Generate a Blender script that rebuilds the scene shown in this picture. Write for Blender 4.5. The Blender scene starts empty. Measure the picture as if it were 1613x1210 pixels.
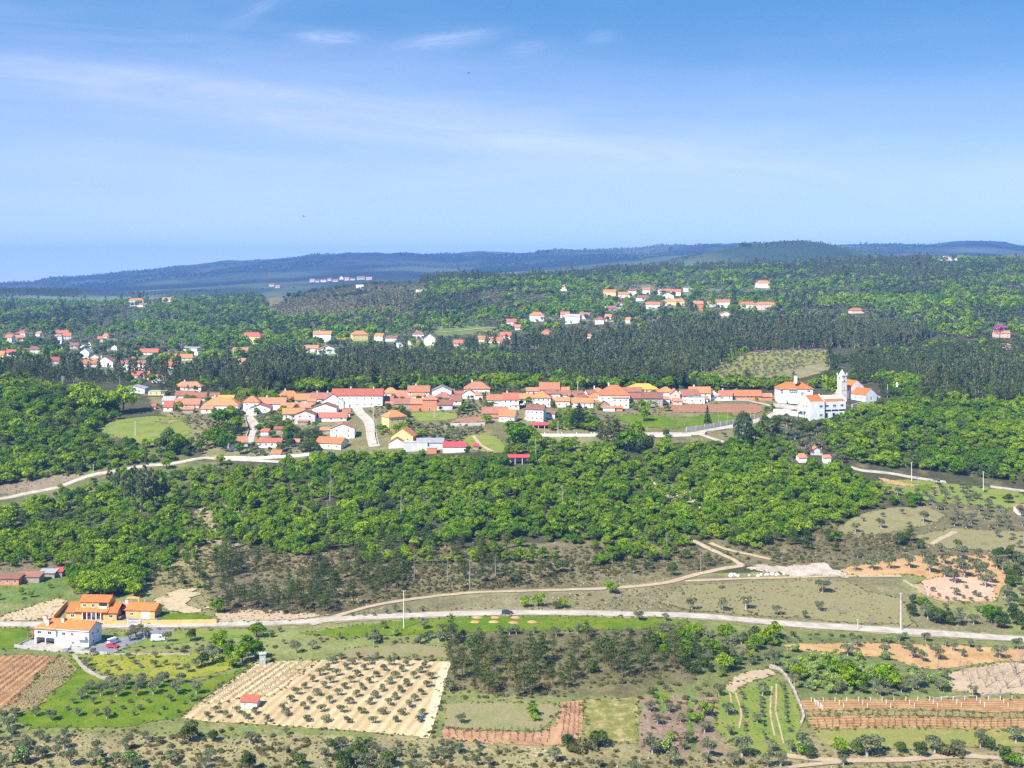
import bpy, math, random
import numpy as np
from mathutils import Vector, Matrix
from mathutils.geometry import delaunay_2d_cdt

# ------------------------------------------------------------------ camera, sky, sun, exposure
S = bpy.context.scene
C = S.collection
R = math.radians
F, CX, HY = 2000.0, 806.5, 430.0            # focal length and eye level in photo pixels
cam_d = bpy.data.cameras.new('camera')
cam = bpy.data.objects.new('camera', cam_d); C.objects.link(cam); S.camera = cam
cam.location = (0, 0, 0); cam.rotation_euler = (R(90), 0, 0)
cam_d.sensor_width = 36.0; cam_d.lens = F / 1613.0 * 36.0
cam_d.shift_y = -(605.0 - HY) / 1613.0
cam_d.clip_start = 1.0; cam_d.clip_end = 60000.0

SUN_EL, SUN_AZ = R(46), R(49)               # sun stands to the left and a little behind the camera
to_sun = Vector((-math.cos(SUN_AZ) * math.cos(SUN_EL), -math.sin(SUN_AZ) * math.cos(SUN_EL), math.sin(SUN_EL)))
sun_d = bpy.data.lights.new('sun', 'SUN'); sun_d.energy = 5.0; sun_d.angle = R(0.53); sun_d.color = (1.0, 0.955, 0.88)
sun = bpy.data.objects.new('sun', sun_d); C.objects.link(sun)
sun.rotation_euler = to_sun.to_track_quat('Z', 'Y').to_euler()

W = bpy.data.worlds.new('World'); S.world = W; W.use_nodes = True
def build_world():
    nt = W.node_tree; nt.nodes.clear(); N = nt.nodes; L = nt.links
    def nd(t, **k):
        n = N.new(t)
        for a, v in k.items(): setattr(n, a, v)
        return n
    def math_(op, a, b=None, c=None, clamp=False):
        n = nd('ShaderNodeMath', operation=op, use_clamp=clamp)
        for i, v in enumerate((a, b, c)):
            if v is None: continue
            if isinstance(v, (int, float)): n.inputs[i].default_value = v
            else: L.new(v, n.inputs[i])
        return n.outputs[0]
    tc = nd('ShaderNodeTexCoord'); sep = nd('ShaderNodeSeparateXYZ'); L.new(tc.outputs['Generated'], sep.inputs[0])
    x, y, z = sep.outputs
    # the sky is read a little higher than the ray points: a dry, deep blue spring sky
    zz = math_('MULTIPLY_ADD', z, 2.6, 0.10)
    cmb = nd('ShaderNodeCombineXYZ'); L.new(x, cmb.inputs[0]); L.new(y, cmb.inputs[1]); L.new(zz, cmb.inputs[2])
    nrm = nd('ShaderNodeVectorMath', operation='NORMALIZE'); L.new(cmb.outputs[0], nrm.inputs[0])
    sky = nd('ShaderNodeTexSky', sky_type='NISHITA', sun_disc=False)
    sky.sun_elevation = SUN_EL; sky.sun_rotation = math.atan2(to_sun.x, to_sun.y)
    sky.altitude = 300; sky.air_density = 1.15; sky.dust_density = 0.35; sky.ozone_density = 2.6
    L.new(nrm.outputs[0], sky.inputs[0])
    # thin cirrus: long streaks along the sky, denser to the left
    az = math_('ARCTAN2', x, y)
    el = math_('ARCTAN2', z, math_('SQRT', math_('ADD', math_('MULTIPLY', x, x), math_('MULTIPLY', y, y))))
    def streak(e0, slope, curve, width, az0, azw, nscale, amt, detail=7.0):
        line = math_('MULTIPLY_ADD', az, slope, e0)
        line = math_('ADD', line, math_('MULTIPLY', math_('MULTIPLY', az, az), curve))
        d = math_('SUBTRACT', el, line)
        v = nd('ShaderNodeCombineXYZ')
        L.new(math_('MULTIPLY', az, nscale), v.inputs[0]); L.new(math_('MULTIPLY', d, nscale * 7.0), v.inputs[1])
        v.inputs[2].default_value = e0 * 37.0
        ns = nd('ShaderNodeTexNoise'); ns.inputs['Scale'].default_value = 1.0; ns.inputs['Detail'].default_value = detail
        ns.inputs['Roughness'].default_value = 0.6; ns.inputs['Distortion'].default_value = 0.8
        L.new(v.outputs[0], ns.inputs['Vector'])
        g = math_('POWER', 2.718, math_('MULTIPLY', math_('POWER', math_('ABSOLUTE', math_('DIVIDE', d, width)), 2.0), -1.0))
        da = math_('DIVIDE', math_('SUBTRACT', az, az0), azw)
        ga = math_('POWER', 2.718, math_('MULTIPLY', math_('MULTIPLY', da, da), -1.0))
        tex = math_('MULTIPLY_ADD', math_('SUBTRACT', ns.outputs[0], 0.22), 1.7, 0.0, True)
        return math_('MULTIPLY', math_('MULTIPLY', math_('MULTIPLY', g, ga), tex), amt)
    parts = [streak(0.123, -0.085, -0.05, 0.011, -0.30, 0.26, 9, 0.62),
             streak(0.105, -0.09, -0.05, 0.010, -0.06, 0.26, 9, 0.50),
             streak(0.120, -0.06, -0.02, 0.034, -0.15, 0.55, 5, 0.26),
             streak(0.085, -0.03, 0.0, 0.030, 0.05, 0.7, 5, 0.30),
             streak(0.150, -0.08, -0.02, 0.026, -0.35, 0.35, 6, 0.34),
             streak(0.184, 0.02, 0.0, 0.0045, -0.146, 0.022, 30, 1.0),
             streak(0.189, 0.14, 0.0, 0.006, -0.050, 0.035, 30, 0.75),
             streak(0.30, 0.5, 0.0, 0.006, -0.20, 0.020, 30, 0.35),
             streak(0.174, 0.1, 0.0, 0.005, 0.012, 0.012, 40, 0.45),
             streak(0.176, 0.1, 0.0, 0.005, 0.07, 0.012, 40, 0.3)]
    # the same kind of cirrus goes on over the rest of the sky
    vm = nd('ShaderNodeMapping'); vm.inputs['Scale'].default_value = (2.0, 2.6, 11.0); L.new(tc.outputs['Generated'], vm.inputs[0])
    n2 = nd('ShaderNodeTexNoise'); n2.inputs['Scale'].default_value = 1.6; n2.inputs['Detail'].default_value = 8; L.new(vm.outputs[0], n2.inputs['Vector'])
    parts.append(math_('MULTIPLY', math_('MULTIPLY_ADD', n2.outputs[0], 2.2, -0.95, True), 0.22))
    dv = math_('DIVIDE', math_('SUBTRACT', el, 0.012), 0.105)
    parts.append(math_('MULTIPLY', math_('POWER', 2.718, math_('MULTIPLY', math_('MULTIPLY', dv, dv), -1.0)), 0.70))
    tot = parts[0]
    for p in parts[1:]: tot = math_('ADD', tot, p)
    tot = math_('MULTIPLY', math_('MINIMUM', tot, 1.0), 0.58)
    hs = nd('ShaderNodeHueSaturation'); hs.inputs['Saturation'].default_value = 1.12; hs.inputs['Value'].default_value = 1.0
    L.new(sky.outputs[0], hs.inputs['Color'])
    tint = nd('ShaderNodeMix', data_type='RGBA', blend_type='MULTIPLY'); tint.inputs[0].default_value = 1.0
    tr = nd('ShaderNodeValToRGB'); L.new(math_('DIVIDE', el, 0.5, None, True), tr.inputs[0]); te = tr.color_ramp.elements
    te[0].position = 0.0; te[0].color = (1.0, 1.0, 1.08, 1); te[1].position = 0.50; te[1].color = (0.70, 1.16, 1.24, 1)
    te2 = te.new(0.20); te2.color = (0.96, 1.12, 1.12, 1)
    L.new(hs.outputs[0], tint.inputs[6]); L.new(tr.outputs[0], tint.inputs[7])
    mix = nd('ShaderNodeMix', data_type='RGBA'); L.new(tot, mix.inputs[0]); L.new(tint.outputs[2], mix.inputs[6])
    mix.inputs[7].default_value = CLOUD_COL
    bg = nd('ShaderNodeBackground'); bg.inputs[1].default_value = SKY_STRENGTH; L.new(mix.outputs[2], bg.inputs[0])
    out = nd('ShaderNodeOutputWorld'); L.new(bg.outputs[0], out.inputs[0])
CLOUD_COL = (5.5, 5.6, 7.1, 1); SKY_STRENGTH = 0.10
build_world()
S.view_settings.view_transform = 'Standard'; S.view_settings.look = 'None'; S.view_settings.gamma = 1.0
S.view_settings.exposure = 1.0; S.view_settings.use_curve_mapping = False
S.render.engine = 'CYCLES'
S.cycles.max_bounces = 6; S.cycles.diffuse_bounces = 2; S.cycles.glossy_bounces = 2; S.cycles.transmission_bounces = 3
S.cycles.volume_bounces = 0; S.cycles.transparent_max_bounces = 8; S.cycles.use_denoising = False
S.cycles.caustics_reflective = False; S.cycles.caustics_refractive = False
S.cycles.sample_clamp_indirect = 6.0
HAZE_DENSITY = 0.80e-4; HAZE_COLOR = (0.20, 0.42, 1.0, 1)

rng = np.random.default_rng(11)
random.seed(5)

# ------------------------------------------------------------------ the lie of the land
# heights read off sight lines: per bearing (column) the depression of the ground at a set of distances
YK = np.array([250, 350, 400, 450, 480, 520, 570, 630, 700, 750, 790, 850, 900, 950, 1050, 1200, 1350, 1500, 1700, 2000, 2300, 2600, 3000, 3400, 3900, 6000, 8600, 10500, 11500, 13000], float)
COLS = {
 0: [1400, 1215, 1105, 1025, 982, 935, 890, 840, 785, 735, 690, 640, 615, 603, 597, 585, 572, 556, 538, 517, 503, 492, 480, 473],
 200: [1400, 1212, 1100, 1022, 982, 937, 892, 838, 770, 718, 682, 648, 622, 608, 600, 584, 569, 553, 537, 514, 498, 488, 479, 479],
 400: [1400, 1210, 1098, 1018, 979, 938, 890, 826, 752, 708, 677, 645, 625, 613, 604, 584, 566, 552, 535, 509, 491, 481, 472, 477],
 600: [1400, 1210, 1096, 1012, 970, 930, 880, 813, 738, 700, 672, 636, 617, 610, 604, 581, 561, 545, 528, 495, 471, 455, 447, 467],
 800: [1400, 1210, 1095, 1008, 966, 922, 868, 805, 732, 690, 660, 629, 614, 610, 605, 580, 556, 538, 521, 482, 450, 438, 446, 451],
 1000: [1400, 1210, 1096, 1010, 968, 924, 872, 808, 733, 692, 664, 632, 614, 609, 602, 574, 548, 527, 506, 477, 453, 439, 431, 439],
 1200: [1400, 1213, 1106, 1021, 979, 928, 874, 814, 748, 700, 670, 636, 618, 606, 590, 565, 545, 525, 501, 474, 453, 437, 421, 423],
 1300: [1400, 1215, 1110, 1028, 986, 930, 876, 816, 750, 704, 672, 640, 624, 611, 592, 568, 548, 525, 499, 472, 451, 434, 419, 417],
 1400: [1400, 1218, 1115, 1035, 993, 934, 878, 817, 755, 712, 677, 643, 624, 611, 595, 571, 549, 525, 498, 471, 449, 430, 415, 415],
 1613: [1400, 1230, 1130, 1050, 1006, 950, 892, 832, 770, 727, 692, 658, 640, 628, 606, 578, 552, 527, 498, 467, 440, 422, 410, 413],
}
HILL = [(-700,462),(0,460),(100,462),(200,466),(400,462),(600,452),(800,436),(1000,420),(1060,412),(1090,405),(1130,396),(1180,386),(1220,381),(1260,379),(1300,384),(1350,396),(1400,407),(1450,411),(1613,405),(2300,410)]
CREST = [(-700,452),(0,449),(50,445),(100,438),(150,434),(225,428),(300,419),(365,413),(430,408),(500,403),(560,401),(600,400),(640,399),(690,403),(720,401),(760,397),(820,401),(860,397),(930,394),(1000,393),(1080,388),(1130,384),(1180,385),(1250,388),(1330,386),(1400,385),(1470,384),(1530,381),(1560,382),(1613,388),(1750,384),(2300,392)]
def pchip(x, y, xq):
    h = np.diff(x); d = np.diff(y) / h; m = np.zeros_like(y); n = len(x)
    for i in range(1, n - 1):
        if d[i-1] * d[i] > 0:
            w1, w2 = 2*h[i] + h[i-1], h[i] + 2*h[i-1]
            m[i] = (w1 + w2) / (w1 / d[i-1] + w2 / d[i])
    m[0], m[-1] = d[0], d[-1]
    k = np.clip(np.searchsorted(x, xq) - 1, 0, n - 2); t = (xq - x[k]) / h[k]
    return ((2*t**3 - 3*t**2 + 1) * y[k] + (t**3 - 2*t**2 + t) * h[k] * m[k] + (-2*t**3 + 3*t**2) * y[k+1] + (t**3 - t**2) * h[k] * m[k+1])
PXG = np.arange(-640, 2261, 5.0)
YG = [250.0]
while YG[-1] < 13000:
    y0 = YG[-1]
    YG.append(y0 + (2.0 if y0 < 900 else max(2.0, 0.0075 * (y0 - 900) + 2.0) if y0 < 10500 else 0.05 * y0))
YG = np.array(YG)
def build_rows():
    cols = sorted(COLS); allc = [-640] + cols + [2260]
    hx, hy = np.array(HILL, float).T; cx, cy = np.array(CREST, float).T
    pr = []
    base = np.zeros((len(allc), 24))
    for i, c in enumerate(allc):
        key = min(max(c, 0), 1613); base[i] = COLS[key]
    tab = np.stack([pchip(np.array(allc, float), base[:, k], PXG) for k in range(24)])      # 24 x NP
    hill = np.interp(PXG, hx, hy); crest = np.interp(PXG, cx, cy)
    ker = np.ones(5) / 5
    sm = lambda a: np.convolve(np.pad(a, 2, mode='edge'), ker, 'valid')
    hill, crest = sm(hill), sm(crest)
    tab = np.vstack([tab, hill[None], np.maximum(crest + 16, hill * 0.4 + (crest + 16) * 0.6)[None], crest[None], (crest + 7)[None], np.full((1, len(PXG)), 447.0), np.full((1, len(PXG)), 446.5)])
    lu, lq = np.log(YK), np.log(YG)
    return np.stack([pchip(lu, tab[:, i], lq) for i in range(len(PXG))], axis=1)             # NY x NP
ROWS = build_rows()
def vnoise(x, y, seed):
    x = np.asarray(x, float); y = np.asarray(y, float)
    xi = np.floor(x).astype(np.int64); yi = np.floor(y).astype(np.int64); fx = x - xi; fy = y - yi
    def h(a, b):
        n = (a * 374761393 + b * 668265263 + seed * 974711) & 0xffffffff
        n = ((n ^ (n >> 13)) * 1274126177) & 0xffffffff
        return ((n ^ (n >> 16)) & 0xffff) / 65535.0
    u = fx*fx*(3-2*fx); v = fy*fy*(3-2*fy)
    return (h(xi, yi)*(1-u) + h(xi+1, yi)*u)*(1-v) + (h(xi, yi+1)*(1-u) + h(xi+1, yi+1)*u)*v
def fbm(x, y, seed, octs=4):
    s, a, t = 0, 1.0, 0
    for o in range(octs):
        s = s + a * vnoise(x * 2**o + 17.3*o, y * 2**o - 9.1*o, seed + o); t += a; a *= 0.5
    return s / t
GX, GY = np.meshgrid(PXG, YG)
GXW = (GX - CX) * GY / F
amp = np.interp(YG, [250, 560, 640, 700, 740, 930, 1200, 2000, 3000, 3900, 8600, 10500, 13000], [0.3, 0.6, 1.6, 1.2, 0.3, 0.4, 3.0, 9.0, 10, 9, 26, 16, 0])[:, None]
GZ = -(ROWS - HY) * GY / F + (fbm(GXW / 46.0, GY / 46.0, 3, 3) - 0.5) * amp * 2 * (GY < 1500) + (fbm(GXW / 260.0, GY / 330.0, 8, 4) - 0.5) * amp * 2 * (GY >= 1500)
def zat(x, y):
    """height of the ground under a point"""
    x = np.asarray(x, float); y = np.asarray(y, float)
    px = np.clip((CX + F * x / y - PXG[0]) / 5.0, 0, len(PXG) - 1.001)
    j = np.clip(np.searchsorted(YG, y) - 1, 0, len(YG) - 2); v = np.clip((y - YG[j]) / (YG[j+1] - YG[j]), 0, 1)
    i = px.astype(int); u = px - i
    return (GZ[j, i]*(1-u) + GZ[j, i+1]*u)*(1-v) + (GZ[j+1, i]*(1-u) + GZ[j+1, i+1]*u)*v
def proj(x, y, z):
    return CX + F * x / y, HY - F * z / y
YM = np.exp(np.linspace(math.log(255), math.log(12800), 5600))
def ground(px, py, ymin=250.0):
    """first ground point met by the sight line through a photo pixel"""
    ys = YM[YM > ymin]
    xs = (px - CX) * ys / F
    rows = HY - F * zat(xs, ys) / ys
    k = np.argmax(rows <= py)
    if rows[k] > py: k = len(ys) - 1
    if k > 0:
        a, b = rows[k-1], rows[k]; t = (a - py) / (a - b + 1e-9); y = ys[k-1] + (ys[k] - ys[k-1]) * min(max(t, 0), 1)
    else: y = ys[0]
    x = (px - CX) * y / F
    return float(x), float(y), float(zat(x, y))
def inpoly(px, py, poly):
    px = np.asarray(px); py = np.asarray(py); ins = np.zeros(px.shape, bool); n = len(poly)
    for i in range(n):
        x1, y1 = poly[i]; x2, y2 = poly[(i+1) % n]
        if y1 == y2: continue
        c = ((y1 > py) != (y2 > py)) & (px < (x2 - x1) * (py - y1) / (y2 - y1) + x1)
        ins ^= c
    return ins

# ------------------------------------------------------------------ materials
M = {}
def nodes_of(name):
    m = bpy.data.materials.new(name); m.use_nodes = True; nt = m.node_tree
    b = nt.nodes['Principled BSDF']; b.inputs['Specular IOR Level'].default_value = 0.25
    return m, nt, b
def plain(name, col, rough=0.8, var=0.18, scale=0.6, metallic=0.0, spec=0.25, streak=False, bump=0.0):
    """colour with two scales of mottling in object space"""
    m, nt, b = nodes_of(name); L = nt.links
    tc = nt.nodes.new('ShaderNodeTexCoord'); mp = nt.nodes.new('ShaderNodeMapping')
    geo = nt.nodes.new('ShaderNodeNewGeometry')
    L.new(geo.outputs['Position'], mp.inputs[0]); mp.inputs['Scale'].default_value = (1, 1, 0.35 if streak else 1)
    n = nt.nodes.new('ShaderNodeTexNoise'); n.inputs['Scale'].default_value = scale; n.inputs['Detail'].default_value = 7; n.inputs['Roughness'].default_value = 0.65
    L.new(mp.outputs[0], n.inputs['Vector'])
    oi = nt.nodes.new('ShaderNodeObjectInfo')
    mr = nt.nodes.new('ShaderNodeMapRange'); mr.inputs[1].default_value = 0.3; mr.inputs[2].default_value = 0.7
    mr.inputs[3].default_value = 1 - var; mr.inputs[4].default_value = 1 + var * 0.6; L.new(n.outputs[0], mr.inputs[0])
    vm = nt.nodes.new('ShaderNodeVectorMath'); vm.operation = 'SCALE'; vm.inputs[0].default_value = col[:3]; L.new(mr.outputs[0], vm.inputs['Scale'])
    L.new(vm.outputs[0], b.inputs['Base Color'])
    b.inputs['Roughness'].default_value = rough; b.inputs['Metallic'].default_value = metallic; b.inputs['Specular IOR Level'].default_value = spec
    if bump:
        bp = nt.nodes.new('ShaderNodeBump'); bp.inputs['Strength'].default_value = bump; bp.inputs['Distance'].default_value = 0.3
        L.new(n.outputs[0], bp.inputs['Height']); L.new(bp.outputs[0], b.inputs['Normal'])
    M[name] = m; return m
def tiles(name, col, dark):
    """clay roof tiles: courses along the roof, blotched by age"""
    m, nt, b = nodes_of(name); L = nt.links
    geo = nt.nodes.new('ShaderNodeNewGeometry'); tc = nt.nodes.new('ShaderNodeTexCoord')
    n = nt.nodes.new('ShaderNodeTexNoise'); n.inputs['Scale'].default_value = 0.7; n.inputs['Detail'].default_value = 10; n.inputs['Roughness'].default_value = 0.85
    L.new(geo.outputs['Position'], n.inputs['Vector'])
    wv = nt.nodes.new('ShaderNodeTexWave'); wv.inputs['Scale'].default_value = 1.25; wv.inputs['Distortion'].default_value = 0.6; wv.bands_direction = 'X'
    L.new(tc.outputs['Object'], wv.inputs['Vector'])
    cr = nt.nodes.new('ShaderNodeValToRGB'); cr.color_ramp.elements[0].position = 0.36; cr.color_ramp.elements[1].position = 0.60
    cr.color_ramp.elements[0].color = (*dark, 1); cr.color_ramp.elements[1].color = (*col, 1); L.new(n.outputs[0], cr.inputs[0])
    oi = nt.nodes.new('ShaderNodeObjectInfo'); mr = nt.nodes.new('ShaderNodeMapRange'); mr.inputs[3].default_value = 0.74; mr.inputs[4].default_value = 1.14
    L.new(oi.outputs['Random'], mr.inputs[0])
    vm = nt.nodes.new('ShaderNodeVectorMath'); vm.operation = 'SCALE'; L.new(cr.outputs[0], vm.inputs[0]); L.new(mr.outputs[0], vm.inputs['Scale'])
    L.new(vm.outputs[0], b.inputs['Base Color']); b.inputs['Roughness'].default_value = 0.85
    bp = nt.nodes.new('ShaderNodeBump'); bp.inputs['Strength'].default_value = 0.5; bp.inputs['Distance'].default_value = 0.08
    L.new(wv.outputs[0], bp.inputs['Height']); L.new(bp.outputs[0], b.inputs['Normal'])
    M[name] = m
tiles('tile_orange', (0.62, 0.235, 0.09), (0.36, 0.125, 0.06))
tiles('tile_terracotta', (0.55, 0.225, 0.12), (0.28, 0.115, 0.07))
tiles('tile_red', (0.54, 0.15, 0.09), (0.32, 0.09, 0.06))
tiles('tile_brown', (0.35, 0.15, 0.10), (0.19, 0.085, 0.06))
tiles('tile_new', (0.66, 0.190, 0.048), (0.48, 0.130, 0.042))
tiles('tile_yellow', (0.78, 0.33, 0.06), (0.62, 0.24, 0.05))
tiles('tile_grey', (0.34, 0.33, 0.34), (0.22, 0.21, 0.22))
plain('metal_red', (0.55, 0.07, 0.07), 0.5, 0.1)
plain('plaster_white', (0.76, 0.745, 0.71), 0.85, 0.22, 0.5, streak=True)
plain('plaster_cream', (0.74, 0.66, 0.50), 0.85, 0.12, 0.35, streak=True)
plain('plaster_yellow', (0.76, 0.55, 0.22), 0.85, 0.10, 0.35, streak=True)
plain('plaster_orange', (0.70, 0.38, 0.135), 0.85, 0.16, 0.35, streak=True)
plain('plaster_pink', (0.68, 0.47, 0.40), 0.85, 0.12, 0.35, streak=True)
plain('plaster_grey', (0.52, 0.50, 0.47), 0.9, 0.2, 0.5, streak=True)
plain('plaster_blue', (0.62, 0.68, 0.76), 0.85, 0.1, 0.35, streak=True)
plain('paint_blue', (0.06, 0.17, 0.42), 0.6, 0.1)
plain('brick_wall', (0.55, 0.22, 0.11), 0.9, 0.25, 1.2)
plain('stone_wall', (0.36, 0.31, 0.24), 0.95, 0.45, 0.9, bump=0.5)
plain('concrete', (0.42, 0.40, 0.37), 0.9, 0.28, 0.6, streak=True)
plain('dark_opening', (0.035, 0.03, 0.03), 0.8, 0.2)
plain('wood_door', (0.16, 0.08, 0.045), 0.6, 0.2)
plain('glass', (0.035, 0.045, 0.065), 0.12, 0.2, 0.5, spec=0.6)
plain('frame_white', (0.78, 0.78, 0.78), 0.6, 0.05)
plain('paint_white', (0.80, 0.80, 0.80), 0.35, 0.06, spec=0.5)
plain('paint_dark', (0.045, 0.05, 0.06), 0.3, 0.1, spec=0.5)
plain('paint_red', (0.55, 0.03, 0.04), 0.35, 0.06, spec=0.5)
plain('rubber', (0.03, 0.03, 0.03), 0.9, 0.1)
plain('lamp_clear', (0.7, 0.7, 0.66), 0.2, 0.05)
plain('steel', (0.42, 0.43, 0.44), 0.5, 0.1, metallic=0.5)
plain('pole_concrete', (0.62, 0.60, 0.57), 0.9, 0.12)
plain('wire', (0.10, 0.10, 0.10), 0.6, 0.0)
plain('bark', (0.13, 0.095, 0.07), 0.95, 0.35, 2.0)
plain('bark_pale', (0.36, 0.31, 0.26), 0.95, 0.35, 2.0)
plain('bark_grey', (0.34, 0.31, 0.28), 0.95, 0.3, 2.0)
plain('twig', (0.28, 0.215, 0.19), 0.95, 0.3, 2.0)
plain('vine_wood', (0.075, 0.05, 0.04), 0.95, 0.3, 2.0)
plain('asphalt', (0.42, 0.36, 0.29), 0.95, 0.34, 0.22)
plain('tarmac', (0.20, 0.20, 0.21), 0.95, 0.2, 0.3)
plain('paving', (0.36, 0.32, 0.27), 0.95, 0.2, 0.4)
plain('pool_blue', (0.10, 0.48, 0.50), 0.4, 0.1)
plain('rubble', (0.62, 0.56, 0.50), 0.95, 0.2, 0.6)
plain('loose_stone', (0.36, 0.31, 0.24), 0.95, 0.4, 0.6)

def leaf_mat(name, col, col2, var=0.28, transl=0.22, extra=None):
    """leaf clumps: hue drifts from plant to plant, from clump to clump and across the land"""
    m = bpy.data.materials.new(name); m.use_nodes = True; nt = m.node_tree; nt.nodes.clear(); L = nt.links; N = nt.nodes
    out = N.new('ShaderNodeOutputMaterial')
    at = N.new('ShaderNodeAttribute'); at.attribute_name = 'tint'
    oi = N.new('ShaderNodeObjectInfo'); geo = N.new('ShaderNodeNewGeometry')
    ns = N.new('ShaderNodeTexNoise'); ns.inputs['Scale'].default_value = 0.021; ns.inputs['Detail'].default_value = 3
    L.new(geo.outputs['Position'], ns.inputs['Vector'])
    ad = N.new('ShaderNodeMath'); ad.operation = 'MULTIPLY_ADD'; ad.inputs[1].default_value = 1.5; ad.inputs[2].default_value = -0.75; L.new(ns.outputs[0], ad.inputs[0])
    ad2 = N.new('ShaderNodeMath'); ad2.operation = 'ADD'; L.new(oi.outputs['Random'], ad2.inputs[0]); L.new(ad.outputs[0], ad2.inputs[1])
    mx = N.new('ShaderNodeMix'); mx.data_type = 'RGBA'; mx.clamp_factor = True; L.new(ad2.outputs[0], mx.inputs[0])
    mx.inputs[6].default_value = (*col, 1); mx.inputs[7].default_value = (*col2, 1)
    mr = N.new('ShaderNodeMapRange'); mr.inputs[3].default_value = 1 - var; mr.inputs[4].default_value = 1 + var; L.new(at.outputs['Fac'], mr.inputs[0])
    vm = N.new('ShaderNodeVectorMath'); vm.operation = 'SCALE'; L.new(mx.outputs[2], vm.inputs[0]); L.new(mr.outputs[0], vm.inputs['Scale'])
    d = N.new('ShaderNodeBsdfDiffuse'); t = N.new('ShaderNodeBsdfTranslucent'); ms = N.new('ShaderNodeMixShader'); ms.inputs[0].default_value = transl
    L.new(vm.outputs[0], d.inputs[0]); L.new(vm.outputs[0], t.inputs[0]); L.new(d.outputs[0], ms.inputs[1]); L.new(t.outputs[0], ms.inputs[2])
    L.new(ms.outputs[0], out.inputs[0]); M[name] = m
leaf_mat('leaf_oak', (0.105, 0.225, 0.014), (0.290, 0.400, 0.020), 0.64, 0.40)
leaf_mat('leaf_holm', (0.068, 0.115, 0.030), (0.135, 0.180, 0.045), 0.55, 0.32)
leaf_mat('leaf_olive', (0.185, 0.215, 0.105), (0.250, 0.265, 0.140), 0.50, 0.34)
leaf_mat('leaf_pine', (0.080, 0.118, 0.034), (0.135, 0.165, 0.045), 0.55, 0.32)
leaf_mat('leaf_euc', (0.085, 0.128, 0.045), (0.175, 0.195, 0.075), 0.55, 0.34)
leaf_mat('leaf_bush', (0.120, 0.140, 0.045), (0.215, 0.195, 0.085), 0.55, 0.34)
leaf_mat('leaf_lime', (0.20, 0.32, 0.020), (0.30, 0.38, 0.035), 0.45, 0.36)
leaf_mat('leaf_dry', (0.24, 0.175, 0.095), (0.17, 0.165, 0.065), 0.5, 0.3)
leaf_mat('leaf_cypress', (0.030, 0.055, 0.028), (0.045, 0.070, 0.032), 0.35)
leaf_mat('petal_white', (0.55, 0.55, 0.40), (0.45, 0.48, 0.32), 0.25)
leaf_mat('petal_pink', (0.42, 0.16, 0.26), (0.50, 0.22, 0.32), 0.25)

# ------------------------------------------------------------------ object helpers
def tag(o, label=None, cat=None, group=None, kind=None):
    if label: o['label'] = label
    if cat: o['category'] = cat
    if group: o['group'] = group
    if kind: o['kind'] = kind
    return o
def link(name, me, parent=None):
    o = bpy.data.objects.new(name, me); C.objects.link(o)
    if parent: o.parent = parent
    return o
def empty(name, loc=(0, 0, 0), rz=0.0):
    o = bpy.data.objects.new(name, None); C.objects.link(o); o.location = loc; o.rotation_euler = (0, 0, rz); o.empty_display_size = 0.5
    return o
class MB:
    """gathers boxes, prisms, tubes and quads into one mesh"""
    def __init__(s): s.v = []; s.f = []; s.m = []; s.mats = []
    def slot(s, mat):
        if mat not in s.mats: s.mats.append(mat)
        return s.mats.index(mat)
    def add(s, vs, fs, mat):
        o = len(s.v); k = s.slot(mat); s.v += [tuple(map(float, v)) for v in vs]
        for f in fs: s.f.append(tuple(o + i for i in f)); s.m.append(k)
    def box(s, x0, x1, y0, y1, z0, z1, mat):
        s.add([(x0,y0,z0),(x1,y0,z0),(x1,y1,z0),(x0,y1,z0),(x0,y0,z1),(x1,y0,z1),(x1,y1,z1),(x0,y1,z1)],
              [(0,3,2,1),(4,5,6,7),(0,1,5,4),(1,2,6,5),(2,3,7,6),(3,0,4,7)], mat)
    def prism(s, prof, a0, a1, axis, mat):
        """a closed outline pushed along an axis: axis 'y' takes (x,z), axis 'x' takes (y,z)"""
        n = len(prof)
        P = (lambda p, a: (p[0], a, p[1])) if axis == 'y' else (lambda p, a: (a, p[0], p[1]))
        vs = [P(p, a0) for p in prof] + [P(p, a1) for p in prof]
        fs = [tuple(range(n)), tuple(range(2*n-1, n-1, -1))] + [(i, (i+1) % n + 0, (i+1) % n + n, i + n) for i in range(n)]
        s.add(vs, fs, mat)
    def tube(s, pts, rads, mat, n=6, cap=True):
        pts = [Vector(p) for p in pts]; vs = []; fs = []
        for i, p in enumerate(pts):
            d = (pts[min(i+1, len(pts)-1)] - pts[max(i-1, 0)]).normalized()
            u = d.orthogonal().normalized(); w = d.cross(u)
            for k in range(n):
                a = 2*math.pi*k/n; vs.append(p + (u*math.cos(a) + w*math.sin(a)) * rads[i])
        for i in range(len(pts)-1):
            for k in range(n):
                k2 = (k+1) % n; fs.append((i*n+k, i*n+k2, (i+1)*n+k2, (i+1)*n+k))
        if cap: fs.append(tuple(range(n-1, -1, -1))); fs.append(tuple((len(pts)-1)*n + k for k in range(n)))
        s.add(vs, fs, mat)
    def mesh(s, name, smooth=False):
        me = bpy.data.meshes.new(name); me.from_pydata(s.v, [], s.f)
        for m in s.mats: me.materials.append(M[m])
        me.polygons.foreach_set('material_index', s.m)
        if smooth: me.polygons.foreach_set('use_smooth', [True]*len(s.f))
        me.update(); return me
    def obj(s, name, parent=None, smooth=False): return link(name, s.mesh(name, smooth), parent)
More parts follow.
